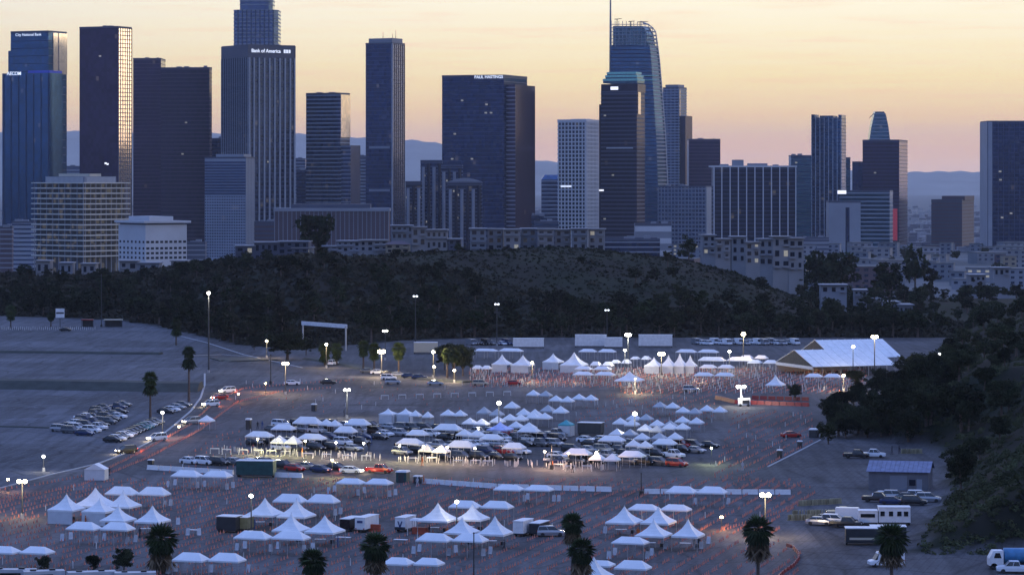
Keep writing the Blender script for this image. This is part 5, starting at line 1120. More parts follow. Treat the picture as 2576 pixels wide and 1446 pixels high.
# left lot cars: two tilted rows
gl = 'cars parked in the left lot cluster'; k = 0
for (x0, y0, x1, y1, n_, nm_) in ((150, 1085, 312, 1022, 9, 'upper row'), (178, 1089, 302, 1040, 8, 'middle row'), (214, 1095, 296, 1052, 7, 'lower row'), (200, 1066, 262, 1030, 5, 'back row')):
    for i in range(n_):
        t_ = i / (n_ - 1); c = R.choices(['white', 'silver', 'grey', 'black', 'dark blue'], (3, 2, 4, 8, 3))[0]; kd = R.choice(kinds)
        vehicle(kd, c, x0 + (x1 - x0) * t_ + R.uniform(-3, 3), y0 + (y1 - y0) * t_, math.radians(-24), f'{c} {kd if kd != "sedan" else "car"}, {ordn(i+1)} up the {nm_} of the left lot cluster', gl)
for i in range(13):
    t_ = i / 12; c = R.choices(['white', 'silver', 'grey', 'black', 'teal'], (2, 3, 4, 7, 2))[0]
    vehicle('sedan', c, 285 + 105 * t_, 1112 - 46 * t_, math.radians(-24), f'{c} car, {ordn(i+1)} from the bottom in the line parked along the left kerb', 'cars parked along the left kerb')
for i, (px, py) in enumerate(((418, 1040), (432, 1035), (446, 1029), (460, 1023))): vehicle('sedan', ['black', 'white', 'silver', 'grey'][i], px, py, math.radians(-24), f'{["black","white","silver","grey"][i]} car parked by the kerb under the taller left palm', 'cars under the taller left palm')
for i, (px, py, c) in enumerate(((572, 988, 'white'), (552, 1004, 'red'), (530, 1022, 'white'), (482, 1066, 'silver'), (395, 1108, 'white'), (318, 1140, 'black'))):
    vehicle('suv' if i != 1 else 'sedan', c, px, py, math.radians(222), f'{c} {"suv" if i != 1 else "car"}, {ordn(i+1)} from the top driving down the left road', 'cars driving down the left road', lights=True, glow=420)
for (px, py, c, kd, hd, lb_) in ((735, 968, 'white', 'sedan', 0, 'white car on the far road left of the dark one'), (826, 966, 'black', 'sedan', 0, 'black car alone on the far road'), (978, 955, 'white', 'suv', 0, 'white suv parked below the bright lamp'), (988, 966, 'silver', 'minivan', 0, 'silver minivan in front of the white suv'), (1095, 969, 'silver', 'sedan', 0, 'silver car on the far road below the tree cluster'), (1208, 970, 'beige', 'minivan', 0, 'beige minivan right of the tree cluster'),
      (1292, 968, 'red', 'sedan', 0, 'small red car in the middle of the back field'), (838, 918, 'white', 'minivan', 1.2, 'white van lit between the first two far palms'), (1738, 985, 'silver', 'suv', 0, 'silver suv in the cone lanes left of the light mast'), (165, 833, 'black', 'sedan', 0, 'black car alone at the far left lot'),
      (1385, 1348, 'silver', 'suv', .1, 'silver suv at the right end of the front vehicle line'), (2490, 0, '', '', 0, ''), (1990, 1100, 'red', 'sedan', .3, 'dark red car at the right lot edge'), (1935, 1048, 'silver', 'sedan', 0, '')):
    if lb_: vehicle(kd, c, px, py, hd, lb_)
for i, px in enumerate(range(925, 1080, 26)): vehicle('sedan', pick(), px, 938 + i * 3, 0, f'{ordn(i+1)} car from the left parked under the far palm row', 'cars parked under the far palm row')
for i in range(17):
    kd = R.choice(['van', 'van', 'suv', 'minivan']); vehicle(kd, R.choice(['white', 'white', 'silver']), 1752 + i * 15.5, 866 + (i % 3), math.radians(-70), f'{ordn(i+1)} from the left of the white vehicles along the wood edge', 'white vehicles along the wood edge')
for i in range(9): vehicle(R.choice(['suv', 'van', 'sedan']), pick(), 1186 + i * 13, 868, math.radians(-60), f'{ordn(i+1)} from the left of the vehicles behind the back left canopies', 'vehicles behind the back left canopies')
for (px, py, c, kd, lb_) in ((2155, 1152, 'black', 'pickup', 'black pickup parked above the grey shed'), (2196, 1150, 'white', 'pickup', 'white pickup with raised rear above the grey shed')): vehicle(kd, c, px, py, math.radians(-12), lb_)
for i, (px, py, c) in enumerate(((2225, 1254, 'white'), (2252, 1256, 'silver'), (2285, 1258, 'grey'), (2312, 1256, 'white'), (2080, 1314, 'grey'))): vehicle('suv' if i % 2 else 'sedan', c, px, py, math.radians(-8), f'{c} {"suv" if i % 2 else "car"}, {ordn(i+1)} along the yard in front of the grey shed' if i < 4 else 'grey car left of the white motorhome', 'cars in the yard before the grey shed')
vehicle('pickup', 'white', 2552, 1440, math.radians(175), 'white pickup in the bottom right corner in front of the truck')
vehicle('van', 'white', 2228, 1424, math.radians(190), 'small white van at the foot of the bushy palm')

def box_vehicle(name, px0, px1, yt, yb, label, m=M_WHITE, L_=6.0, th=.35, kind='trailer', cab=None, strip=None):
    X, Y = G((px0 + px1) / 2, yb); w = (px1 - px0) / ppm(Y); h = (yb - yt) / ppm(Y)
    root = ob(name, None, None, (X, Y + .3, 0), -th, label=label, category=kind); W_ = max((w - L_ * math.sin(th)) / math.cos(th), 1.8)
    ob('body', MB().box(-W_/2, W_/2, 0, L_, .55, h, .03, .03).mesh('body', m), root)
    ob('chassis', MB().box(-W_/2 + .1, W_/2 - .1, .1, L_ - .1, .38, .548).mesh('chassis', M_DARK), root)
    ob('roof_edge', MB().box(-W_/2 - .04, W_/2 + .04, -.04, L_ + .04, h + .002, h + .12).mesh('roof_edge', M_WHITE), root)
    wh = MB().tube((-.12, 0, 0), (.12, 0, 0), .42, .42, 12).mesh('wheel', M_TYRE)
    for x in (-W_/2 + .2, W_/2 - .2):
        for y in (1.0, L_ - 1.2): ob('wheel', wh, root, (x, y, .42))
    return root, W_, h
r_, W_, h_ = box_vehicle('box_truck', 880, 930, 1303, 1340, 'white box truck seen from behind right of the front tents', L_=6)
for s_ in (-1, 1): ob('rear_door', MB().box(-W_/4 + .05, W_/4 - .05, -.06, -.01, .8, h_ - .25).mesh('rear_door', M_WHITE), r_, (s_ * W_/4, 0, 0))
ob('wall_sign', MB().box(-.5, .5, -.08, -.061, 1.6, 2.0).mesh('wall_sign', mat('dark_blue_print', (.03,.05,.15), .5)), r_)
for x in (-W_/2 + .2, W_/2 - .2): ob('tail_light', MB().box(-.1, .1, -.06, 0, .6, .75).mesh('tail_light', M_TAIL), r_, (x, 0, 0))
r_, W_, h_ = box_vehicle('dark_truck', 850, 884, 1306, 1338, 'dark truck cab squeezed left of the white box truck', PAINT['black'], L_=5, kind='truck'); ob('windscreen', MB().box(-W_/2 + .2, W_/2 - .2, -.05, -.01, 1.5, h_ - .3).mesh('windscreen', M_CGLASS), r_)
r_, W_, h_ = box_vehicle('office_trailer', 982, 1030, 1303, 1339, 'pale trailer with a dark base standing alone right of the box truck', L_=5); ob('emblem', MB().add([(-.45,-.06,h_-.5),(-.25,-.06,h_-.5),(0,-.06,h_-1.2),(.25,-.06,h_-.5),(.45,-.06,h_-.5),(.08,-.06,h_-1.55),(-.08,-.06,h_-1.55)], [(0,6,5,4,3,2,1)]).mesh('emblem', mat('dark_blue_print', (.03,.05,.15))), r_); ob('lower_panel', MB().box(-W_/2 - .03, W_/2 + .03, -.05, -.01, .4, .9).mesh('lower_panel', M_DARK), r_)
box_vehicle('white_truck', 1286, 1320, 1312, 1350, 'white truck immediately right of the centre tent cluster', L_=5, kind='truck')
box_vehicle('dark_trailer', 1325, 1363, 1317, 1349, 'dark open trailer between the white truck and the silver suv', M_DARK, L_=5)
box_vehicle('motorhome', 2210, 2292, 1277, 1322, 'white motorhome with square windows below the grey shed', L_=3, th=.05, kind='motorhome')
r_ = [o for o in D.objects if o.get('label', '').startswith('white motorhome')][0]
for x in (-2, -.6, .8, 1.9): ob('window', MB().box(-.35, .35, -.06, -.01, 1.6, 2.4).mesh('window', M_CGLASS), r_, (x, 0, 0))
r_, W_, h_ = box_vehicle('white_truck', 2160, 2210, 1286, 1322, 'white utility truck with a dark windscreen left of the motorhome', L_=3, th=.05, kind='truck'); ob('windscreen', MB().box(-W_/2 + .3, W_/2 - .5, -.06, -.01, 1.4, h_ - .4).mesh('windscreen', M_CGLASS), r_)
r_, W_, h_ = box_vehicle('flatbed_trailer', 2127, 2210, 1330, 1372, 'long dark trailer under pale panels behind the bushy palm', M_DARK, L_=3, th=.05); ob('side_strip', MB().box(-W_/2 + .6, W_/2 - .4, -.08, -.01, .9, 1.25).mesh('side_strip', C_CREAM), r_)
r_, W_, h_ = box_vehicle('flatbed_trailer', 2190, 2282, 1326, 1364, 'second dark trailer with a bright white top right behind the bushy palm', M_DARK, L_=3, th=.05)
r_, W_, h_ = box_vehicle('generator_trailer', 536, 600, 1300, 1340, 'dark open fronted trailer with a white roof rim left of the front tents', M_DARK, L_=3, th=.3)
box_vehicle('canvas_trailer', 596, 622, 1302, 1338, 'olive canvas covered trailer beside the dark open trailer', mat('olive_canvas', (.17,.16,.08), .8), L_=3, th=.3)
box_vehicle('cargo_container', 1448, 1516, 1064, 1096, 'grey cargo container right of the teal canopy', M_POLE, L_=3, th=.3, kind='container')
box_vehicle('screened_container', 590, 690, 1160, 1201, 'container wrapped in dark green screen beside the car queue', M_GREEN, L_=3, th=.15, kind='container')
box_vehicle('white_trailer', 1446, 1526, 843, 874, 'first long white trailer from the left along the wood edge', L_=3, th=.05); box_vehicle('white_trailer', 1520, 1566, 850, 876, 'low white trailer joined to the first long one', L_=3, th=.05)
box_vehicle('white_trailer', 1606, 1692, 843, 874, 'second long white trailer right of the tall twin lamp', L_=3, th=.05); box_vehicle('white_trailer', 1290, 1368, 852, 876, 'rounded white trailer above the back left tents', L_=3, th=.05)
for (a, b, yt, yb, Y_) in ((1452, 1458, 852, 0, 0), (1478, 1484, 852, 0, 0), (1500, 1506, 852, 0, 0), (1660, 1672, 856, 0, 0), (1636, 1644, 856, 0, 0)):
    X, Y = G((a + b) / 2, 874); ob('window', MB().box(-.7, .7, -.1, .02, Zat(862, Y), Zat(854, Y)).mesh('window', M_CGLASS), [o for o in D.objects if o.get('label', '').startswith('first long white' if a < 1600 else 'second long white')][0]).matrix_world = Matrix.Translation((X, Y + .1, 0))
box_vehicle('site_office', 1040, 1100, 862, 890, 'low pale site office with windows left of the back canopies', C_CREAM, L_=3, th=.05, kind='site office')
# more vehicles and equipment in the yard below the shed
for k, (px, py, c, kd) in enumerate(((2120, 1300, 'grey', 'pickup'), (2142, 1309, 'white', 'van'), (2100, 1318, 'white', 'suv'), (2062, 1320, 'silver', 'sedan'), (2335, 1262, 'silver', 'suv'), (2208, 1262, 'black', 'pickup'), (2245, 1268, 'dark blue', 'sedan'), (2300, 1270, 'black', 'suv'), (2130, 1326, 'black', 'pickup'))):
    vehicle(kd, c, px, py, math.radians(R.uniform(-25, 5)), f'{c} {"car" if kd == "sedan" else kd} among the yard vehicles near ' + ('the stored barricades' if px < 2160 else 'the front of the shed'), 'vehicles in the yard below the shed')
# truck with blue tank
X, Y = G(2530, 1430); r_ = ob('tank_truck', None, None, (X, Y, 0), math.radians(0), label='white truck with a blue tank entering from the right edge', category='truck')
ob('cab', MB().loft([[(-2.6,-1.2,.6),(-.5,-1.2,.6),(-.5,1.2,.6),(-2.6,1.2,.6)], [(-2.6,-1.2,1.7),(-.5,-1.2,1.7),(-.5,1.2,1.7),(-2.6,1.2,1.7)], [(-2.0,-1.1,2.8),(-.5,-1.1,2.8),(-.5,1.1,2.8),(-2.0,1.1,2.8)]]).mesh('cab', M_WHITE), r_)
ob('windscreen', MB().box(-1.95, -.8, -1.22, 1.22, 1.75, 2.5, .25, .05).mesh('windscreen', M_CGLASS), r_)
ob('tank', MB().tube((-.3, 0, 2.0), (5.2, 0, 2.0), 1.15, 1.15, 16).mesh('tank', mat('blue_tank_paint', (.06,.22,.40), .35), True), r_)
ob('chassis', MB().box(-2.5, 5.2, -.9, .9, .5, .85).mesh('chassis', M_DARK), r_)
for x in (-1.9, 2.8, 4.2):
    for y in (-1.05, 1.05): ob('wheel', MB().tube((x, y - .15, .5), (x, y + .15, .5), .5, .5, 12).mesh('wheel', M_TYRE), r_)
# roofs of vans in the bottom left corner
for (px, py, L_, lb_) in ((30, 1462, 7, 'white motorhome roof at the bottom left corner'), (110, 1466, 6, 'white van roof cut by the bottom edge, second from the left'), (230, 1468, 7, 'white van roof cut by the bottom edge under the round tree'), (340, 1470, 6, 'white van roof cut by the bottom edge left of the leaning palm')):
    X, Y = G(px, py + 13); r_ = ob('motorhome', None, None, (X, Y, 0), .12 + R.uniform(-.25, .2), label=lb_, category='van')
    ob('body', MB().box(-L_/2, L_/2, -1.1, 1.1, .5, 2.55, .1, .1).mesh('body', M_TENTG), r_); ob('roof_vent', MB().box(-.4, .4, -.4, .4, 2.55, 2.8).mesh('roof_vent', M_DARK), r_, (L_ * .2, 0, 0)); ob('roof_vent', MB().box(-.4, .4, -.4, .4, 2.55, 2.75).mesh('roof_vent', M_POLE), r_, (-L_ * .25, 0, 0))
    for x in (-L_ * .3, L_ * .3):
        for y in (-.95, .95): ob('wheel', WHL, r_, (x, y, .34))
    ob('window', MB().box(-L_ * .3, L_ * .2, -1.13, -1.08, 1.5, 2.1).mesh('window', M_CGLASS), r_)
# ------------------------------------------------------------------ shed, gantry, signs
X, Y = G(2260, 1232); s = ppm(Y); w = 150 / s; r_ = ob('metal_shed', None, None, (X, Y, 0), -.22, label='grey metal shed with a blue roof at the foot of the right hillside', category='shed')
hw = 45 / s; d = 9
ob('wall', bmesh_box('wall', mat('shed_grey', (.13,.13,.145), .6, var=.15), -w/2, w/2, 0, d, -.1, hw), r_)
n = 14
for k in range(n): ob('roof_panel', MB().add([(-w/2-.4+(w+.8)*k/n+.02,-.5,hw),(-w/2-.4+(w+.8)*(k+1)/n-.02,-.5,hw),(-w/2-.4+(w+.8)*(k+1)/n-.02,d*.55,hw+1.6),(-w/2-.4+(w+.8)*k/n+.02,d*.55,hw+1.6),(-w/2-.4+(w+.8)*k/n+.02,-.5,hw+.1),(-w/2-.4+(w+.8)*(k+1)/n-.02,-.5,hw+.1),(-w/2-.4+(w+.8)*(k+1)/n-.02,d*.55,hw+1.7),(-w/2-.4+(w+.8)*k/n+.02,d*.55,hw+1.7)], [(0,1,5,4),(1,2,6,5),(2,3,7,6),(3,0,4,7),(4,5,6,7),(3,2,1,0)]).mesh('roof_panel', mat('blue_metal_roof', (.12,.15,.25), .45, .3)), r_)
ob('rear_roof', MB().add([(-w/2-.4,d*.55,hw+1.68),(w/2+.4,d*.55,hw+1.68),(w/2+.4,d+.5,hw+.02),(-w/2-.4,d+.5,hw+.02)], [(0,1,2,3)]).mesh('rear_roof', mat('blue_metal_roof', (.12,.15,.25))), r_)
for x in (-w/2, w/2): ob('gable', MB().add([(x,0,hw),(x,d,hw),(x,d*.55,hw+1.58)], [(0,1,2)]).mesh('gable', mat('shed_grey', (.13,.13,.145))), r_)
ob('roller_door', MB().box(-1.6, 1.6, -.08, .02, 0, 2.7).mesh('roller_door', C_GREY), r_, (0, 0, 0)); ob('door', MB().box(-.5, .5, -.08, .02, 0, 2.1).mesh('door', C_PALE), r_, (3.9, 0, 0)); ob('window', MB().box(-.6, .6, -.08, .02, .9, 2.0).mesh('window', GL_DARK), r_, (2.6, 0, 0))
X0, Y0 = G(762, 872); X1 = P(868, Y0 - 30); s = ppm(Y0); r_ = ob('gantry', None, None, (X0, Y0, 0), 0, label='white overhead gantry beam on two posts before the dark wood', category='gantry')
zt = Zat(812, Y0)
for (x, y) in ((0, 0), (X1 - X0, -25)): ob('post', MB().tube((x, y, -.2), (x, y, zt), .3, .3, 8).mesh('post', M_ALU), r_)
ob('beam', MB().add([(-.5,-.5,zt-.7),(X1-X0+.5,-25.5,zt-.7),(X1-X0+.5,-24.5,zt-.7),(-.5,.5,zt-.7),(-.5,-.5,zt+.6),(X1-X0+.5,-25.5,zt+.6),(X1-X0+.5,-24.5,zt+.6),(-.5,.5,zt+.6)], [(3,2,1,0),(4,5,6,7),(0,1,5,4),(1,2,6,5),(2,3,7,6),(3,0,4,7)]).mesh('beam', M_WHITE), r_)
def board(px, yt, yb, ybase, wpx, label):
    X, Y = G(px, ybase); s = ppm(Y); w = wpx / s; z0, z1 = Zat(yb, Y), Zat(yt, Y); r_ = ob('sign_board', None, None, (X, Y, 0), 0, label=label, category='sign')
    ob('panel', MB().box(-w/2, w/2, -.1, .1, z0, z1).mesh('panel', M_WHITE), r_); ob('post', MB().tube((0, .2, -.1), (0, .2, z1 - .1), .15, .15, 6).mesh('post', M_POLE), r_)
    ob('panel_stripe', MB().box(-w/2 + .2, w/2 - .2, -.13, -.101, z0 + (z1-z0)*.42, z0 + (z1-z0)*.6).mesh('panel_stripe', M_DARK), r_)
board(151, 776, 799, 828, 22, 'white sign board at the far left wood edge')
for (a, b, lb_, c) in ((205, 235, 'left red roofed shelter at the far left wood edge', M_REDP), (262, 308, 'right pale roofed shelter at the far left wood edge', C_CREAM)):
    X, Y = G((a + b) / 2, 822); w = (b - a) / ppm(Y); r_ = ob('shelter', None, None, (X, Y, 0), 0, label=lb_, category='shelter')
    ob('roof', MB().box(-w/2, w/2, -1.5, 1.5, 2.6, 3.0).mesh('roof', c), r_); ob('back_wall', MB().box(-w/2 + .2, w/2 - .2, 1.2, 1.4, -.1, 2.6).mesh('back_wall', M_DARK), r_)
    for x in (-w/2 + .2, w/2 - .2): ob('post', MB().tube((x, -1.3, -.1), (x, -1.3, 2.6), .1, .1, 6).mesh('post', M_POLE), r_)

# ------------------------------------------------------------------ lamps
def lamp(px, yh, yb, label, energy=0, heads=2, m=None, r=.33, col=(1, .93, .78), tall=False, group=None, cat='lamp post', nm_='lamp_post', h=None):
    if yb is None:
        hh = h or 9.0; rr = hh / CAMZ; yb = (yh - HZ * rr) / (1 - rr)
    X, Y = G(px, yb); zh = Zat(yh, Y); m = m or M_BULB; s = ppm(Y)
    root = ob(nm_, None, None, (X, Y, tz(X, Y)), 0, label=label, category=cat, group=group); zh -= tz(X, Y)
    pr = .07 + .009 * zh
    ob('pole', MB().tube((0,0,-.1), (0,0,zh + .1), pr, pr * .6, 8).mesh('pole', M_POLE), root); ob('base', MB().tube((0,0,-.05), (0,0,.8), .35, .32, 8).mesh('base', M_CONC), root)
    xs__ = [0] if heads == 1 else [-.5, .5]
    if heads > 1: ob('crossarm', MB().tube((-.55, 0, zh + .05), (.55, 0, zh + .05), .06, .06, 6).mesh('crossarm', M_POLE), root)
    for x in xs__:
        hd_ = ob('lamp_head', MB().box(-.36, .36, -.25, .4, -.02, .22, .1, .1).mesh('lamp_head', M_DARK), root, (x, -.1, zh + .12)); ob('lens', MB().ball((0, -.12, -.12), r, r * .85, 10, 8).mesh('lens', m), hd_)
    if energy:
        li = D.lights.new('bulb', 'POINT'); li.energy = energy; li.color = col; li.shadow_soft_size = .5
        ob('bulb', li, root, (0, -1.6, zh - .9))
    return root
WARM = (1, .74, .42)
for a in ((525, 737, 937, 'tall pole with one lit lamp above the left trees', 2600, 1, M_BULB, .5), (718, 914, 992, 'lamp post with glowing heads above the orange lit cones', 5200, 2, M_BULBW, .45), (960, 884, 948, 'brightest lamp of the far palm row', 9000, 2, M_BULBW, .62),
          (671, 857, 900, 'lamp at the tree edge above the far road', 2500, 1, M_BULBW, .42), (821, 866, 925, 'lamp between the first two far palms', 4200, 1, M_BULBW, .42), (969, 832, 905, 'pale twin lamp behind the bright lamp', 0, 2, M_BULB, .35), (1090, 885, 950, 'lamp just left of the dark tree cluster', 4200, 1, M_BULBW, .45),
          (1143, 931, 962, 'low lamp under the dark tree cluster', 1800, 1, M_BULBW, .38), (1092, 922, 958, 'low oval lamp left of the tree cluster', 1500, 1, M_BULBW, .38), (1339, 912, 962, 'lamp beside the back left tents', 3500, 1, M_BULBW, .40), (1580, 842, 930, 'tall twin lamp between the long white trailers', 6500, 2, M_BULB, .52),
          (1572, 881, 940, 'lower lamp under the tall twin lamp', 3000, 1, M_BULB, .42), (1664, 890, 950, 'lamp above the long back tent line', 6500, 2, M_BULBW, .55), (1870, 840, 925, 'yellowish lamp in front of the dark wood', 5200, 1, M_BULBW, .66), (1835, 884, 935, 'small lamp right of the back tents', 2500, 1, M_BULB, .42),
          (2200, 847, 960, 'warm lamp peeping over the big tent', 3000, 2, M_BULBW, .50), (1598, 952, 990, 'lamp hidden behind the lit lone tent', 4200, 1, M_BULBW, .25), (873, 980, 1052, 'twin lamp on a thin pole left of the enclosed tent', 3000, 2, M_BULB, .36), (409, 1037, 1100, 'round lamp at the kerb of the left lot', 1600, 1, M_BULBD, .42),
          (110, 1147, 1186, 'dim round lamp at the bottom of the left lot', 500, 1, M_BULBD, .40), (56, 1210, 1303, 'lamp post with blazing twin heads at the left edge', 2200, 2, M_BULBW, .40), (632, 1246, 1345, 'round lamp behind the tents left of the box truck', 260, 1, M_BULB, .36), (1149, 1261, 1345, 'round lamp over the centre tent cluster', 220, 1, M_BULB, .34),
          (1255, 1013, 1090, 'bright round lamp over the centre pop-ups', 900, 1, M_BULB, .50), (1597, 1040, 1110, 'bright round lamp over the right pop-up block', 900, 1, M_BULB, .50), (1925, 1244, 1350, 'blazing twin lamp at the right end of the front field', 3000, 2, M_BULBW, .42), (1250, 765, 870, 'faint twin lamp high in the dark wood', 0, 2, M_BULBD, .4),
          (1045, 745, 868, 'tall grey pole with unlit twin heads before the wood', 0, 2, M_BULBD, .4), (1527, 780, 868, 'small flat lamp in the wood above the trailers', 0, 2, M_BULBD, .35), (2146, 872, 948, 'lamp standing before the big tent roof', 700, 1, M_BULB, .50), (2122, 944, 985, 'lamp below the right end of the big tent', 3500, 1, M_BULBW, .40), (2363, 890, 985, 'tiny lamp among the dark trees at the right', 300, 1, M_BULBD, .40), (522, 716, 725, '', 0, 1, None, 0)):
    if a[3]: lamp(a[0], a[1], a[2], a[3], a[4], a[5], a[6], a[7], WARM if a[6] is M_BULBW else (1, .93, .78))
for (px, yt, yb, lb_) in ((255, 690, 822, 'bare grey pole at the far left wood edge'), (681, 892, 966, 'pale thick pole beside the orange lit cones'), (1192, 1340, 1470, 'thin dark pole in front of the centre canopies'), (1613, 1190, 1246, 'dark pole at the gap in the barrier line'), (664, 1112, 1166, 'dark pole in front of the left car block'), (1388, 1120, 1180, 'dark pole in the gap between centre and right car blocks')):
    X, Y = G(px, yb); z = Zat(yt, Y); r_ = ob('utility_pole', None, None, (X, Y, 0), 0, label=lb_, category='pole'); pr = .16 if yb < 1000 else .10
    ob('shaft', MB().tube((0,0,-.1), (0,0,z), pr, pr * .8, 8).mesh('shaft', M_POLE if yb < 1000 else M_DARK), r_); ob('base', MB().tube((0,0,-.05), (0,0,.9), .42, .4, 8).mesh('base', M_DARK), r_); ob('cap', MB().ball((0,0,z), pr * 1.4).mesh('cap', M_DARK), r_)
# light mast on a white trailer, inside its railing
X, Y = G(1872, 1022); zz = Zat(972, Y); r_ = ob('light_tower', None, None, (X, Y, 0), 0, label='white mobile light tower with bright head and railing at the red barriers', category='light tower')
ob('trailer_box', MB().box(-1.6, 1.6, -.8, .8, .4, 2.1, .1, .1).mesh('trailer_box', M_WHITE), r_); ob('mast', MB().tube((-.8, 0, 2.1), (-.8, 0, zz), .16, .10, 6).mesh('mast', M_WHITE), r_); ob('panel', MB().box(-.5, 1.3, -.86, -.81, .8, 1.7).mesh('panel', M_DARK), r_)
for x in (-1.0, 1.0): ob('wheel', MB().tube((x, -.9, .38), (x, -.7, .38), .38, .38, 10).mesh('wheel', M_TYRE), r_)
for x in (-1.5, -.1): ob('lamp_head', MB().ball((x, -.2, zz), .55, .42).mesh('lamp_head', M_BULB), r_)
li = D.lights.new('bulb', 'POINT'); li.energy = 4200; li.color = (1, .93, .8); li.shadow_soft_size = .5; ob('bulb', li, r_, (-.8, -1.2, zz - .8))
# small work lights in the car blocks and beside the tents, a few added only for their glow
for k, (px, py, e, c, lb_) in enumerate(((648, 1144, 420, (1, .85, .35), 'first'), (700, 1146, 420, (.95, .9, .35), 'second'), (768, 1150, 420, (1, .8, .3), 'third'), (845, 1154, 420, (1, .7, .45), 'fourth'), (915, 1156, 300, (1, .85, .5), 'fifth'), (1005, 1162, 420, (1, .85, .45), 'sixth'), (1065, 1164, 480, (1, .75, .4), 'seventh'), (1125, 1166, 420, (1, .75, .4), 'eighth'), (1195, 1169, 340, (1, .65, .4), 'ninth'),
      (1370, 1178, 480, (1, .62, .38), 'tenth'), (1430, 1182, 560, (1, .62, .38), 'eleventh'), (1500, 1180, 340, (1, .7, .5), 'twelfth'), (1790, 1168, 380, (.85, 1, .55), 'thirteenth'), (836, 1201, 500, (1, .82, .30), 'fourteenth, added'))):  # last one is added in place of the yellow light of car headlamps
    X, Y = G(px, py); r_ = ob('work_light', None, None, (X, Y, 0), 0, label=f'{lb_} small tripod work light from the left along the front of the car blocks', category='work light', group='tripod work lights along the car blocks')
    mb = MB()
    for a_ in (0, 2.1, 4.2): mb.tube((.5 * math.cos(a_), .5 * math.sin(a_), 0), (0, 0, .8), .03, .03, 4)
    ob('tripod', mb.tube((0,0,.8), (0,0,3.3), .03, .03, 5).mesh('tripod', M_DARK), r_); ob('lamp_head', MB().box(-.18, .18, -.06, .06, 3.25, 3.5).mesh('lamp_head', M_BULBW), r_)
    li = D.lights.new('bulb', 'POINT'); li.energy = e * 5; li.color = c; li.shadow_soft_size = .25; ob('bulb', li, r_, (0, -.4, 3.4))
for (px, py, e, c, lb_) in ((668, 985, 2200, (1, .45, .15), 'orange lamp among the cones at the far road bend'), (1815, 1334, 900, (1, .5, .2), 'orange work light right of the right tent cluster'), (20, 1236, 900, (1, .45, .2), 'orange work light at the left edge road'), (600, 1012, 700, (1, .4, .15), 'added orange light for the glow of the upper left road'), (450, 1098, 500, (1, .3, .15), 'added orange light for the glow of the lower left road'), (2050, 938, 450, (1, .55, .3), 'orange work light under the big tent'), (1995, 915, 350, (1, .8, .5), 'work light behind the big tent gable'), (1598, 972, 1500, (1, .86, .55), 'added light brightening the lone tent from in front'), (1450, 962, 1400, (1, .6, .35), 'added light warming the cone lanes of the back field'), (1760, 962, 1600, (1, .6, .35), 'added light warming the ground left of the light tower')):  # lone tent, back field and left road lights are added for their glow
    X, Y = G(px, py); r_ = ob('work_light', None, None, (X, Y, 0), 0, label=lb_, category='work light')
    ob('stand', MB().tube((0,0,0), (0,0,2.2), .05, .04, 5).mesh('stand', M_DARK), r_); ob('lamp_head', MB().box(-.2, .2, -.08, .08, 2.1, 2.4).mesh('lamp_head', M_BULBW), r_)
    li = D.lights.new('bulb', 'POINT'); li.energy = e; li.color = c; li.shadow_soft_size = .3; ob('bulb', li, r_, (0, -.5, 2.4))

# ------------------------------------------------------------------ barriers, barricades, boards
KR = MB().box(-1.42, 1.42, -.3, .3, 0, .28, 0, .05).box(-1.42, 1.42, -.22, .22, .28, .9, .02, .10).mesh('barrier', M_WHITE)
KRR = MB().box(-.95, .95, -.28, .28, 0, .3, 0, .05).box(-.95, .95, -.2, .2, .3, 1.0, .02, .08).mesh('barrier', M_REDP)
def line_of(mesh, pts, step, name, label, category, group, jit=.0, sc=None):
    P3 = [Vector((*G(x, y), 0)) for x, y in pts]; k = 0
    for a, b in zip(P3[:-1], P3[1:]):
        L_ = (b - a).length; n_ = max(1, int(L_ / step)); ang = math.atan2(b.y - a.y, b.x - a.x)
        for i in range(n_):
            p = a + (b - a) * ((i + .5) / n_); k += 1
            ob(name, mesh, None, (p.x + R.uniform(-jit, jit), p.y + R.uniform(-jit, jit), 0), ang + R.uniform(-.02, .02), sc, label=label.format(ordn(k)), category=category, group=group)
line_of(KR, [(370, 1180), (588, 1193)], 2.9, 'barrier', '{} white barrier from the left in the line left of the green container', 'barrier', 'white barriers left of the green container')
line_of(KR, [(690, 1199), (762, 1201)], 2.9, 'barrier', '{} white barrier from the left right beside the green container', 'barrier', 'white barriers beside the green container')
line_of(KR, [(1055, 1214), (1250, 1228), (1540, 1236)], 2.9, 'barrier', '{} white barrier from the left in the long middle line', 'barrier', 'white barriers of the long middle line')
line_of(KR, [(1620, 1241), (1990, 1243)], 2.9, 'barrier', '{} white barrier from the left in the right hand line', 'barrier', 'white barriers of the right hand line')
line_of(KRR, [(1800, 1003), (1850, 1015), (2036, 1022)], 2.0, 'red_barrier', '{} red barrier from the left behind the light tower', 'barrier', 'red barriers behind the light tower')
line_of(KRR, [(1890, 1004), (2036, 1008)], 2.0, 'red_barrier', '{} red barrier from the left in the rear red line', 'barrier', 'red barriers of the rear line')
line_of(KRR, [(1975, 1372), (1995, 1378), (2008, 1392), (2010, 1406), (1996, 1424), (1972, 1440), (1950, 1460)], 2.0, 'red_barrier', '{} segment of the curved red line at the lower right', 'barrier', 'curved red line segments at the lower right', sc=(1, .6, .5))  # low barriers stand in for a curved red line on the ground
BC = MB().tube((-.95, 0, 0), (-.95, 0, 1.1), .05, .05, 5).tube((.95, 0, 0), (.95, 0, 1.1), .05, .05, 5).box(-1.0, 1.0, -.03, .03, .95, 1.15).box(-1.0, -.9, -.35, .35, 0, .06).box(.9, 1.0, -.35, .35, 0, .06).mesh('barricade', M_WHITE)
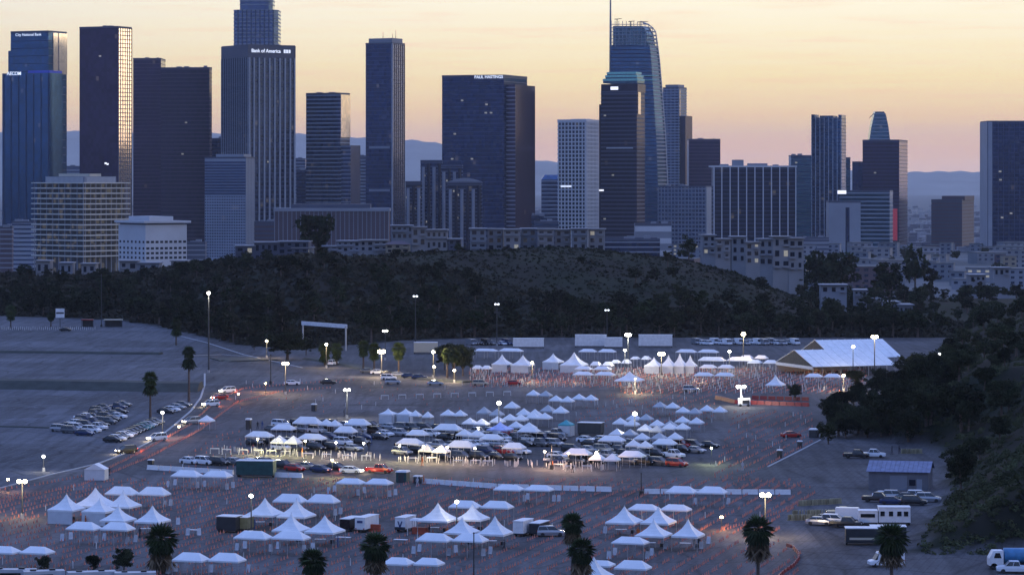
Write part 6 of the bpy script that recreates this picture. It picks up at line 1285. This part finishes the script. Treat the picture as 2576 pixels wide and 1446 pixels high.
bars = [(612,1143),(651,1144),(683,1145),(718,1147),(775,1152),(821,1154),(875,1157),(921,1158),(1038,1164),(1086,1163),(1153,1170),(1196,1170),(1227,1171),(1405,1180),(1434,1184),(1477,1184),(540,1140),(570,1142)]
for k, (px, py) in enumerate(sorted(bars)):
    X, Y = G(px, py); ob('barricade', BC, None, (X, Y, 0), R.uniform(-.2, .1), label=f'{ordn(k+1)} white frame barricade from the left in front of the car blocks', category='barricade', group='white frame barricades before the car blocks')
for k, (px, py) in enumerate(((1195, 1106),(1090, 1140),(1120, 1142))): pass
for k in range(8):
    X, Y = G(1118 + 44 * k - 150, 1000 - 1.4 * k + 4); ob('barricade', BC, None, (X, Y, 0), .1, label=f'{ordn(k+1)} white frame barricade from the left in the far upper line', category='barricade', group='white frame barricades of the far upper line')
AF = MB().loft([[(-.42,-.32,0),(.42,-.32,0),(.42,-.26,0),(-.42,-.26,0)], [(-.36,-.04,1.25),(.36,-.04,1.25),(.36,0,1.25),(-.36,0,1.25)]]).loft([[(-.42,.26,0),(.42,.26,0),(.42,.32,0),(-.42,.32,0)], [(-.36,.0,1.25),(.36,.0,1.25),(.36,.04,1.25),(-.36,.04,1.25)]]).mesh('folding_board', mat('board_white', (.55,.56,.58), .5))
bd = [(423,1220),(441,1215),(497,1222),(514,1219),(571,1226),(586,1222),(415,1270),(430,1267),(157,1355),(178,1351),(242,1360),(263,1354),(321,1363),(342,1358),(448,1314),(473,1341),(501,1341),(597,1379),(616,1374),(423,1437),(441,1432),(531,1434),(626,1434),
      (827,1236),(842,1231),(901,1241),(917,1235),(980,1244),(995,1240),(843,1291),(857,1288),(681,1382),(700,1375),(765,1384),(787,1378),(1041,1387),(1056,1382),(1130,1392),(1146,1384),(1216,1393),(1234,1388),
      (1320,1256),(1328,1251),(1394,1256),(1406,1256),(1532,1400),(1547,1391),(1629,1400),(1640,1392),(1676,1375),(1523,1336),(1764,1375),(1783,1362),(1833,1263),(1750,1263)]
def near_ref(px, py):
    refs = [(270, 1290, 'the left tent cluster'), (405, 1400, 'the leaning palm'), (500, 1195, 'the left barrier line'), (740, 1320, 'the tents by the box truck'), (900, 1240, 'the canopies below the car queue'), (1170, 1330, 'the centre tent cluster'), (1380, 1240, 'the middle barrier line'), (1640, 1330, 'the right tent cluster'), (1750, 1240, 'the right barrier line')]
    return min(refs, key=lambda r: (r[0]-px)**2 + (r[1]-py)**2)[2]
cc = {}
for (px, py) in bd:
    ref = near_ref(px, py); cc[ref] = cc.get(ref, 0) + 1; X, Y = G(px, py + 4)
    ob('folding_board', AF, None, (X, Y, 0), R.uniform(-.6, .3), (.8,.8,.9), label=f'{ordn(cc[ref])} white folding board near {ref}, counting from the left', category='board', group='white folding boards')
# booths
def booth(px0, px1, yt, yb, label, m=M_DARK, top=M_WHITE):
    X, Y = G((px0+px1)/2, yb); w = (px1 - px0) / ppm(Y); h = (yb - yt) / ppm(Y)
    r_ = ob('booth', None, None, (X, Y + w/2, 0), -.3, label=label, category='booth'); w *= .8
    ob('body', bmesh_box('body', m, -w/2, w/2, -w/2, w/2, .02, h * .86), r_); ob('roof', MB().box(-w/2 - .12, w/2 + .12, -w/2 - .12, w/2 + .12, h * .86 + .002, h, .1, .1).mesh('roof', top), r_); ob('door', MB().box(-w * .28, w * .28, -w/2 - .04, -w/2 - .002, .1, h * .78).mesh('door', M_POLE), r_)
for a in ((2036, 2062, 1078, 1101, 'wide grey booth at the right lot corner'), (2006, 2019, 1108, 1126, 'upper of two dark booths at the right kerb'), (1955, 1969, 1130, 1152, 'lower of two dark booths at the right kerb'), (372, 386, 1155, 1173, 'dark booth with white top at the left end of the barriers'), (783, 796, 1015, 1034, 'dark booth behind the left car block'), (618, 632, 1052, 1080, 'tall dark booth left of the left car block'),
          (996, 1030, 1184, 1213, 'dark green booth with pale roof below the car blocks'), (1040, 1062, 1196, 1216, 'small dark cart beside the green booth'), (2165, 2170, 900, 905, '')):
    if a[4]: booth(a[0], a[1], a[2], a[3], a[4], M_GREEN if 'green booth' in a[4] and a[0] < 1000 else M_DARK)
X, Y = G(236, 1209); w = 52 / ppm(Y); h = 34 / ppm(Y); r_ = ob('gabled_tent', None, None, (X, Y + 1, 0), -.12, label='small closed white gabled tent beside the left road', category='tent')
ob('wall', MB().box(-w/2, w/2, 0, 3, .02, h * .8).mesh('wall', M_TENTW), r_); ob('roof', MB().add([(-w/2-.1,-.1,h*.8),(w/2+.1,-.1,h*.8),(w/2+.1,3.1,h*.8),(-w/2-.1,3.1,h*.8),(0,-.1,h*1.22),(0,3.1,h*1.22)], [(0,1,4),(1,2,5,4),(2,3,5),(3,0,4,5),(3,2,1,0)]).mesh('roof', M_TENT), r_)
for (px, py, w_, m_, lb_) in ((943, 1336, 2.0, mat('orange_crate', (.40,.07,.03), .6), 'stacked orange crates between the box truck and the trailer'), (1008, 1368, 2.2, M_WHITE, 'white table in front of the pale trailer'), (484, 1343, 2, M_WHITE, 'low white table right of the leaning palm'), (864, 1362, 2.4, M_WHITE, 'low white table in front of the box truck')):
    X, Y = G(px, py); r_ = ob('folding_table' if m_ is M_WHITE else 'crate_stack', None, None, (X, Y, 0), -.3, label=lb_, category='table' if m_ is M_WHITE else 'crates')
    if m_ is M_WHITE:
        ob('table_top', bmesh_box('table_top', m_, -w_/2, w_/2, -.4, .4, .72, .78), r_)
        for x in (-w_/2 + .1, w_/2 - .1):
            for y in (-.35, .35): ob('leg', MB().tube((x, y, 0), (x, y, .72), .03, .03, 5).mesh('leg', M_ALU), r_)
    else:
        for i in range(3):
            for j in range(2): ob('crate', bmesh_box('crate', m_, -.3, .3, -.3, .3, .01, .58), r_, (-.65 + .65 * i, 0, .6 * j))
# snack stand
X, Y = G(1058, 1342); r_ = ob('snack_stand', None, None, (X, Y, 0), -.3, label='small orange stand with a white awning left of the centre tents', category='stand')
ob('counter', bmesh_box('counter', mat('orange_crate', (.4,.07,.03)), -1.3, 1.3, -.6, .6, 0, 1.1), r_); ob('awning', MB().box(-1.6, 1.6, -1.0, .9, 2.2, 2.5, .2, .2).mesh('awning', M_WHITE), r_)
for x in (-1.25, 1.25):
    for y in (-.55, .55): ob('post', MB().tube((x, y, 1.1), (x, y, 2.2), .05, .05, 5).mesh('post', M_ALU), r_)
# folded barricades piled in the yard
FB = MB().box(-.5, .5, -.05, .05, 0, 1.0, .08, .0).box(-.5, -.4, -.25, .25, 0, .08).box(.4, .5, -.25, .25, 0, .08).mesh('folded_barricade', mat('dusty_yellow', (.30,.27,.17), .7, var=.3, rnd=.3))
for (x0, y0, x1, y1, n_, nm_) in ((1986, 1308, 2112, 1306, 20, 'front'), (1998, 1297, 2120, 1294, 18, 'second'), (2010, 1272, 2112, 1266, 18, 'rear'), (2215, 1262, 2310, 1264, 14, 'right'), (2268, 1140, 2316, 1140, 9, 'upper')):
    for k in range(n_):
        t_ = k / (n_ - 1); X, Y = G(x0 + (x1 - x0) * t_, y0 + (y1 - y0) * t_); ob('folded_barricade', FB, None, (X, Y, 0), R.uniform(.6, 1.4), label=f'{ordn(k+1)} folded barricade from the left in the {nm_} row stored in the right yard', category='barricade', group='folded barricades stored in the yard')

# ------------------------------------------------------------------ kerbs and planted banks
def strip(name, pts, w, h, m, label=None, kind='structure', top=None, category=None, z0=0.0):
    P3 = [Vector((*G(x, y), 0)) for x, y in pts]; rings = []
    for i, p in enumerate(P3):
        t_ = (P3[min(i+1, len(P3)-1)] - P3[max(i-1, 0)]).normalized(); n_ = Vector((t_.y, -t_.x, 0)); tw = (top if top is not None else w) / 2
        rings.append([tuple(p - n_ * w/2 + Vector((0,0,z0-.05))), tuple(p + n_ * w/2 + Vector((0,0,z0-.05))), tuple(p + n_ * tw + Vector((0,0,z0+h))), tuple(p - n_ * tw + Vector((0,0,z0+h)))])
    return ob(name, MB().loft(rings).mesh(name, m), kind=kind, label=label, category=category)
M_BANK = mat('planted_bank', (.030,.036,.030), .9, var=.4, vscale=.3, bump=.5)
strip('kerb', [(515, 940), (515, 968), (505, 1000), (480, 1034), (440, 1068), (400, 1100), (330, 1135), (250, 1165), (120, 1196), (0, 1228), (-60, 1245)], .5, .15, M_CONC)
strip('kerb', [(1932, 1174), (2000, 1140), (2066, 1106)], .4, .15, M_CONC); strip('kerb', [(455, 846), (520, 862), (612, 892), (760, 925)], .5, .15, M_CONC)
strip('kerb', [(470, 895), (560, 892), (640, 898)], .4, .15, M_CONC)
strip('planted_bank', [(-60, 972), (120, 974), (300, 977), (420, 980), (505, 980)], 20, 2.1, M_BANK, top=8)
strip('planted_bank', [(-60, 886), (150, 888), (300, 890), (405, 891)], 6, .7, M_BANK, top=3)
strip('planted_bank', [(780, 903), (860, 915), (960, 938), (1080, 955), (1180, 962)], 6, .5, M_BANK, top=4)
strip('planted_bank', [(-60, 1072), (60, 1074), (150, 1077)], 2, .25, M_BANK, top=1.4)
strip('sloping_lawn', [(540, 905), (600, 904), (640, 908)], 20, .3, M_BANK, top=16)

# painted stall lines, worn
M_LINE = mat('worn_line_paint', (.13,.13,.13), .9, var=.5, vscale=.6)
mb = MB()
def stalls(acc, rows_y, x0, x1, skew=0.0):
    for yr in rows_y:
        x = x0
        while x < x1:
            px, py = CX + FPX * x / yr, HZ + CAMZ * FPX / yr
            if acc(px, py) and R.random() < .9:
                for sgn in (-1, 1): mb.add([(x, yr + sgn*.1, .012), (x + .14, yr + sgn*.1, .012), (x + .14 + skew*sgn, yr + sgn*5.2, .012), (x + skew*sgn, yr + sgn*5.2, .012)], [(0,1,2,3) if sgn > 0 else (3,2,1,0)])
            x += 2.75
stalls(lambda a, b: a < 505 - max(0, b - 960) * 1.9 and 815 < b < 1230 and not 945 < b < 990, [625 + 17.5 * k for k in range(38)], -230, -60, .8)
if 0: stalls(lambda a, b: 2000 < a < 2330 and 1130 < b < 1290, [545 + 17.5 * k for k in range(8)], 40, 95, .8)
stalls(lambda a, b: 520 < a < 1180 and 975 < b < 1040, [780 + 17.5 * k for k in range(6)], -90, 10, .8)
ob('parking_lines', mb.mesh('parking_lines', M_LINE), kind='structure')
# ------------------------------------------------------------------ traffic cones
CONE = MB().box(-.19, .19, -.19, .19, 0, .04).tube((0,0,.04), (0,0,.72), .14, .03, 6).mesh('traffic_cone', M_CONE)
M_POSTW = mat('white_post', (.6,.58,.56), .5, rnd=.2)
def cone_geo(mb, X, Y, s=1.0):
    b = len(mb.v); w = .17 * s; h = .72 * s
    mb.v += [(X-w,Y-w,0),(X+w,Y-w,0),(X+w,Y+w,0),(X-w,Y+w,0),(X,Y,h)]; mb.f += [(b,b+1,b+4),(b+1,b+2,b+4),(b+2,b+3,b+4),(b+3,b,b+4)]
def post_geo(mb, X, Y, h=1.0, w=.06): mb.box(X-w, X+w, Y-w, Y+w, 0, h)
U = Vector((.25, .97)); V_ = Vector((.97, -.25)); cones = []; posts = []
def field(acc, so_, su, keep=.85, white=.0, jit=.12, x0=-260, x1=260, y0=440, y1=980):
    for i in range(int(-700/so_), int(700/so_)):
        for j in range(int(300/su), int(1150/su)):
            p = U * (j * su) + V_ * (i * so_); 
            if not (y0 < p.y < y1 and x0 < p.x < x1): continue
            px = CX + FPX * p.x / p.y; py = HZ + CAMZ * FPX / p.y
            if acc(px, py) and R.random() < keep: (posts if R.random() < white else cones).append((p.x + R.uniform(-jit, jit), p.y + R.uniform(-jit, jit), px, py))
def accA(px, py):
    if not (-20 < px < 2015 and 1206 < py < 1462): return False
    if px < 260 and py < 1252 - px * .17: return False
    if px > 1960 and py > 1290 and py < 1380: return False
    return True
field(accA, 3.0, 1.5, .76, .015, jit=.06)
field(lambda px, py: 1790 + (1200 - py) * .35 < px < 2045 and 1035 < py < 1206 and px < 2045 - max(0, py - 1110) * 1.7, 3.2, 2.6, .85, .05)
field(lambda px, py: 1180 < px < 2180 and 926 < py < 990 and not (px < 1560 and py > 975), 2.4, 1.7, .8, .30)
field(lambda px, py: 1440 < px < 1800 and 992 < py < 1075 and px > 1500 - (py - 992), 3.6, 3.0, .7, .1)
field(lambda px, py: 480 < px < 1180 and 958 < py < 1040 and px > 560, 6, 6, .35, .3)
field(lambda px, py: 350 < px < 640 and 1085 < py < 1200 and px > 640 - (py - 1040) * 1.6, 4, 3.6, .7, .1)
for pts_ in ([(0, 1232), (100, 1219), (250, 1190), (350, 1140), (480, 1068), (548, 1004), (612, 978), (760, 964), (900, 956)], [(0, 1262), (200, 1222), (372, 1152), (500, 1084), (596, 1012), (700, 986), (840, 975)], [(1800, 1200), (1960, 1215), (2050, 1228)], [(2050, 1240), (1960, 1290), (1800, 1340)], [(1830, 1220), (2040, 1225)]):
    P3 = [Vector(G(x, y)) for x, y in pts_]
    for a, b in zip(P3[:-1], P3[1:]):
        n_ = int((b - a).length / 1.5)
        for i in range(n_): p = a + (b - a) * i / n_; cones.append((p.x + R.uniform(-.1,.1), p.y, CX + FPX * p.x / p.y, HZ + CAMZ * FPX / p.y))
for i in range(46): X, Y = G(5 + i * 5.2, 828 + (i % 3)); posts.append((X, Y, 0, 0))
for i in range(70):
    t_ = R.random(); X, Y = G(560 + 410 * t_ + R.uniform(-8, 8), 1134 + 20 * t_ + R.uniform(-4, 6)); posts.append((X, Y, 0, 0))
for i in range(85):
    t_ = R.random(); X, Y = G(990 + 540 * t_, 1156 + 22 * t_ + R.uniform(-4, 6)); posts.append((X, Y, 0, 0))
cones.sort(key=lambda c: c[1])
for c in cones[:295]: ob('traffic_cone', CONE, None, (c[0], c[1], 0), R.uniform(0, 1), .85, label='small orange cone in the bottom lane rows near ' + ('the left van roofs' if c[2] < 320 else 'the leaning palm' if c[2] < 640 else 'the palms left of the box truck' if c[2] < 1050 else 'the centre canopies' if c[2] < 1380 else 'the crossing palms' if c[2] < 1620 else 'the lower right palm'), category='traffic cone', group='traffic cones of the front field')
mb = MB()
for c in cones[295:]: cone_geo(mb, c[0], c[1], R.uniform(.75, .95))
ob('traffic_cones', mb.mesh('traffic_cones', M_CONE), kind='stuff', label='rows of orange traffic cones across the rest of the lot', category='traffic cones')
mb = MB()
for c in posts: post_geo(mb, c[0], c[1], 1.05)
ob('white_posts', mb.mesh('white_posts', M_POSTW), kind='stuff', label='white delineator posts marking the lanes', category='posts')
print('CONES', len(cones), 'POSTS', len(posts))

# tables, cases and staff under the front tents
CASE = MB().box(-.35, .35, -.25, .25, .01, .6, .02, .02).mesh('storage_case', M_DARK)
TT = bmesh_box('table_top', M_WHITE, -.9, .9, -.38, .38, .72, .77); TL = MB().tube((0,0,0), (0,0,.72), .03, .03, 5).mesh('leg', M_ALU)
UNDER = [(163, 1312, 'front left tent of the left cluster'), (235, 1303, 'tallest tent of the left cluster'), (375, 1344, 'rightmost tent of the left cluster'), (662, 1327, 'rear left tent by the box truck'), (742, 1331, 'rear right tent by the box truck'), (730, 1366, 'front left tent by the box truck'), (815, 1371, 'tent touching the box truck'),
         (1100, 1341, 'rear left tent of the centre cluster'), (1188, 1338, 'rear right tent of the centre cluster'), (1160, 1373, 'front left tent of the centre cluster'), (1245, 1375, 'front right tent of the centre cluster'), (1572, 1346, 'rear left tent of the right cluster'), (1658, 1347, 'rear right tent of the right cluster'), (1645, 1380, 'front left tent of the right cluster'), (1733, 1381, 'front right tent of the right cluster')]
for k, (px, py, who) in enumerate(UNDER):
    X, Y = G(px, py - 4); a_ = R.uniform(-.5, .1)
    place('folding_table', [('table_top', TT, (0,0,0))] + [('leg', TL, (x, y, 0)) for x in (-.82, .82) for y in (-.3, .3)], (X - .6, Y, 0), a_, f'white table under the {who}', 'table', 'tables under the front tents')
    ob('storage_case', CASE, None, (X + 1.3, Y + .6, 0), a_, label=f'dark storage case under the {who}', category='case', group='storage cases under the front tents')
# ------------------------------------------------------------------ people
PC = {}
def person_mesh(seed, top, legs, hair):
    r = random.Random(seed); st = r.uniform(.08, .22)
    body = MB()
    def ringe(x, y, z, a, b, n=8): return [(x + a * math.cos(2*math.pi*i/n), y + b * math.sin(2*math.pi*i/n), z) for i in range(n)]
    body.loft([ringe(0,0,.84,.16,.11), ringe(0,0,.98,.17,.12), ringe(0,0,1.2,.18,.12), ringe(0,0,1.40,.21,.11), ringe(0,0,1.47,.08,.07), ringe(0,0,1.54,.06,.06), ringe(0,0,1.60,.085,.095), ringe(0,0,1.68,.09,.10), ringe(0,0,1.76,.05,.06)])
    for s_ in (-1, 1):
        body.tube((s_*.22, 0, 1.42), (s_*.27, -.03, 1.12), .055, .045, 6).tube((s_*.27, -.03, 1.12), (s_*.25, -.14, .88), .045, .035, 6)
        body.tube((s_*.09, 0, .88), (s_*.10, s_*st*.6, .46), .085, .06, 6).tube((s_*.10, s_*st*.6, .46), (s_*.10, s_*st, .06), .06, .045, 6).box(s_*.10-.05, s_*.10+.05, s_*st-.18, s_*st+.07, 0, .08)
    return body.mesh('person', top)
cl = {'dark': mat('cloth_dark', (.03,.03,.04), .8), 'white': mat('cloth_white', (.5,.5,.52), .8), 'orange': mat('cloth_orange_vest', (.55,.14,.03), .7), 'blue': mat('cloth_blue', (.05,.09,.22), .8)}
for k, (px, py, c, lb_) in enumerate(((1758, 1378, 'dark', 'standing under the front right peaked tent of the right cluster'), (1747, 1380, 'white', 'standing beside the dark clad one at the right cluster'), (2244, 1142, 'dark', 'left of two standing near the parked pickups'), (2262, 1141, 'dark', 'right of two standing near the parked pickups'), (1066, 1218, 'orange', 'standing by the small cart below the car blocks'), (1050, 1222, 'white', 'standing left of the small cart below the car blocks'),
      (648, 1078, 'dark', 'standing left of the left car block'), (660, 1077, 'blue', 'walking left of the left car block'), (866, 1046, 'dark', 'standing under the twin lamp pole'), (1555, 1122, 'blue', 'between the cars of the right block'), (1420, 1108, 'white', 'in front of the teal canopy'), (1160, 1135, 'blue', 'walking between cars of the centre block'), (920, 1122, 'white', 'walking in the gap right of the left car block'), (934, 1118, 'blue', 'standing in the gap right of the left car block'), (928, 1132, 'dark', 'waiting in the gap right of the left car block'), (245, 1205, 'dark', ''), (276, 1196, 'dark', 'right of the small closed gabled tent'), (700, 1370, 'orange', 'beside the front tents left of the box truck'), (850, 1374, 'blue', 'right of the tent touching the box truck'), (1125, 1350, 'orange', 'at the centre tent cluster'), (1268, 1384, 'dark', 'in front of the centre tent cluster'), (1605, 1352, 'orange', 'between the rear tents of the right cluster'), (215, 1322, 'orange', 'before the walled left tents'), (352, 1352, 'dark', 'under the rightmost left tent'), (640, 1332, 'blue', 'under the rear left tent by the box truck'), (1080, 1345, 'dark', 'beside the small orange stand'), (1560, 972, 'orange', 'under the brightly lit lone tent'), (1612, 974, 'white', 'beside the brightly lit lone tent'), (760, 1148, 'orange', 'among the barricades of the left block'), (1062, 1170, 'orange', 'at the lit barricades of the centre block'), (1440, 1188, 'dark', 'at the lit barricades of the right block'), (1390, 1180, 'orange', 'at the pole between the centre and right car blocks'), (1868, 1182, 'white', 'at the right end of the car blocks'))):
    if not lb_: continue
    X, Y = G(px, py); nm_ = {'dark': 'dark clothes', 'white': 'white clothes', 'orange': 'an orange vest', 'blue': 'blue clothes'}[c]
    ob('person', person_mesh(k, cl[c], None, None), None, (X, Y, 0), R.uniform(0, 6.28), label=f'person in {nm_} {lb_}', category='person', group='people working in the lot')
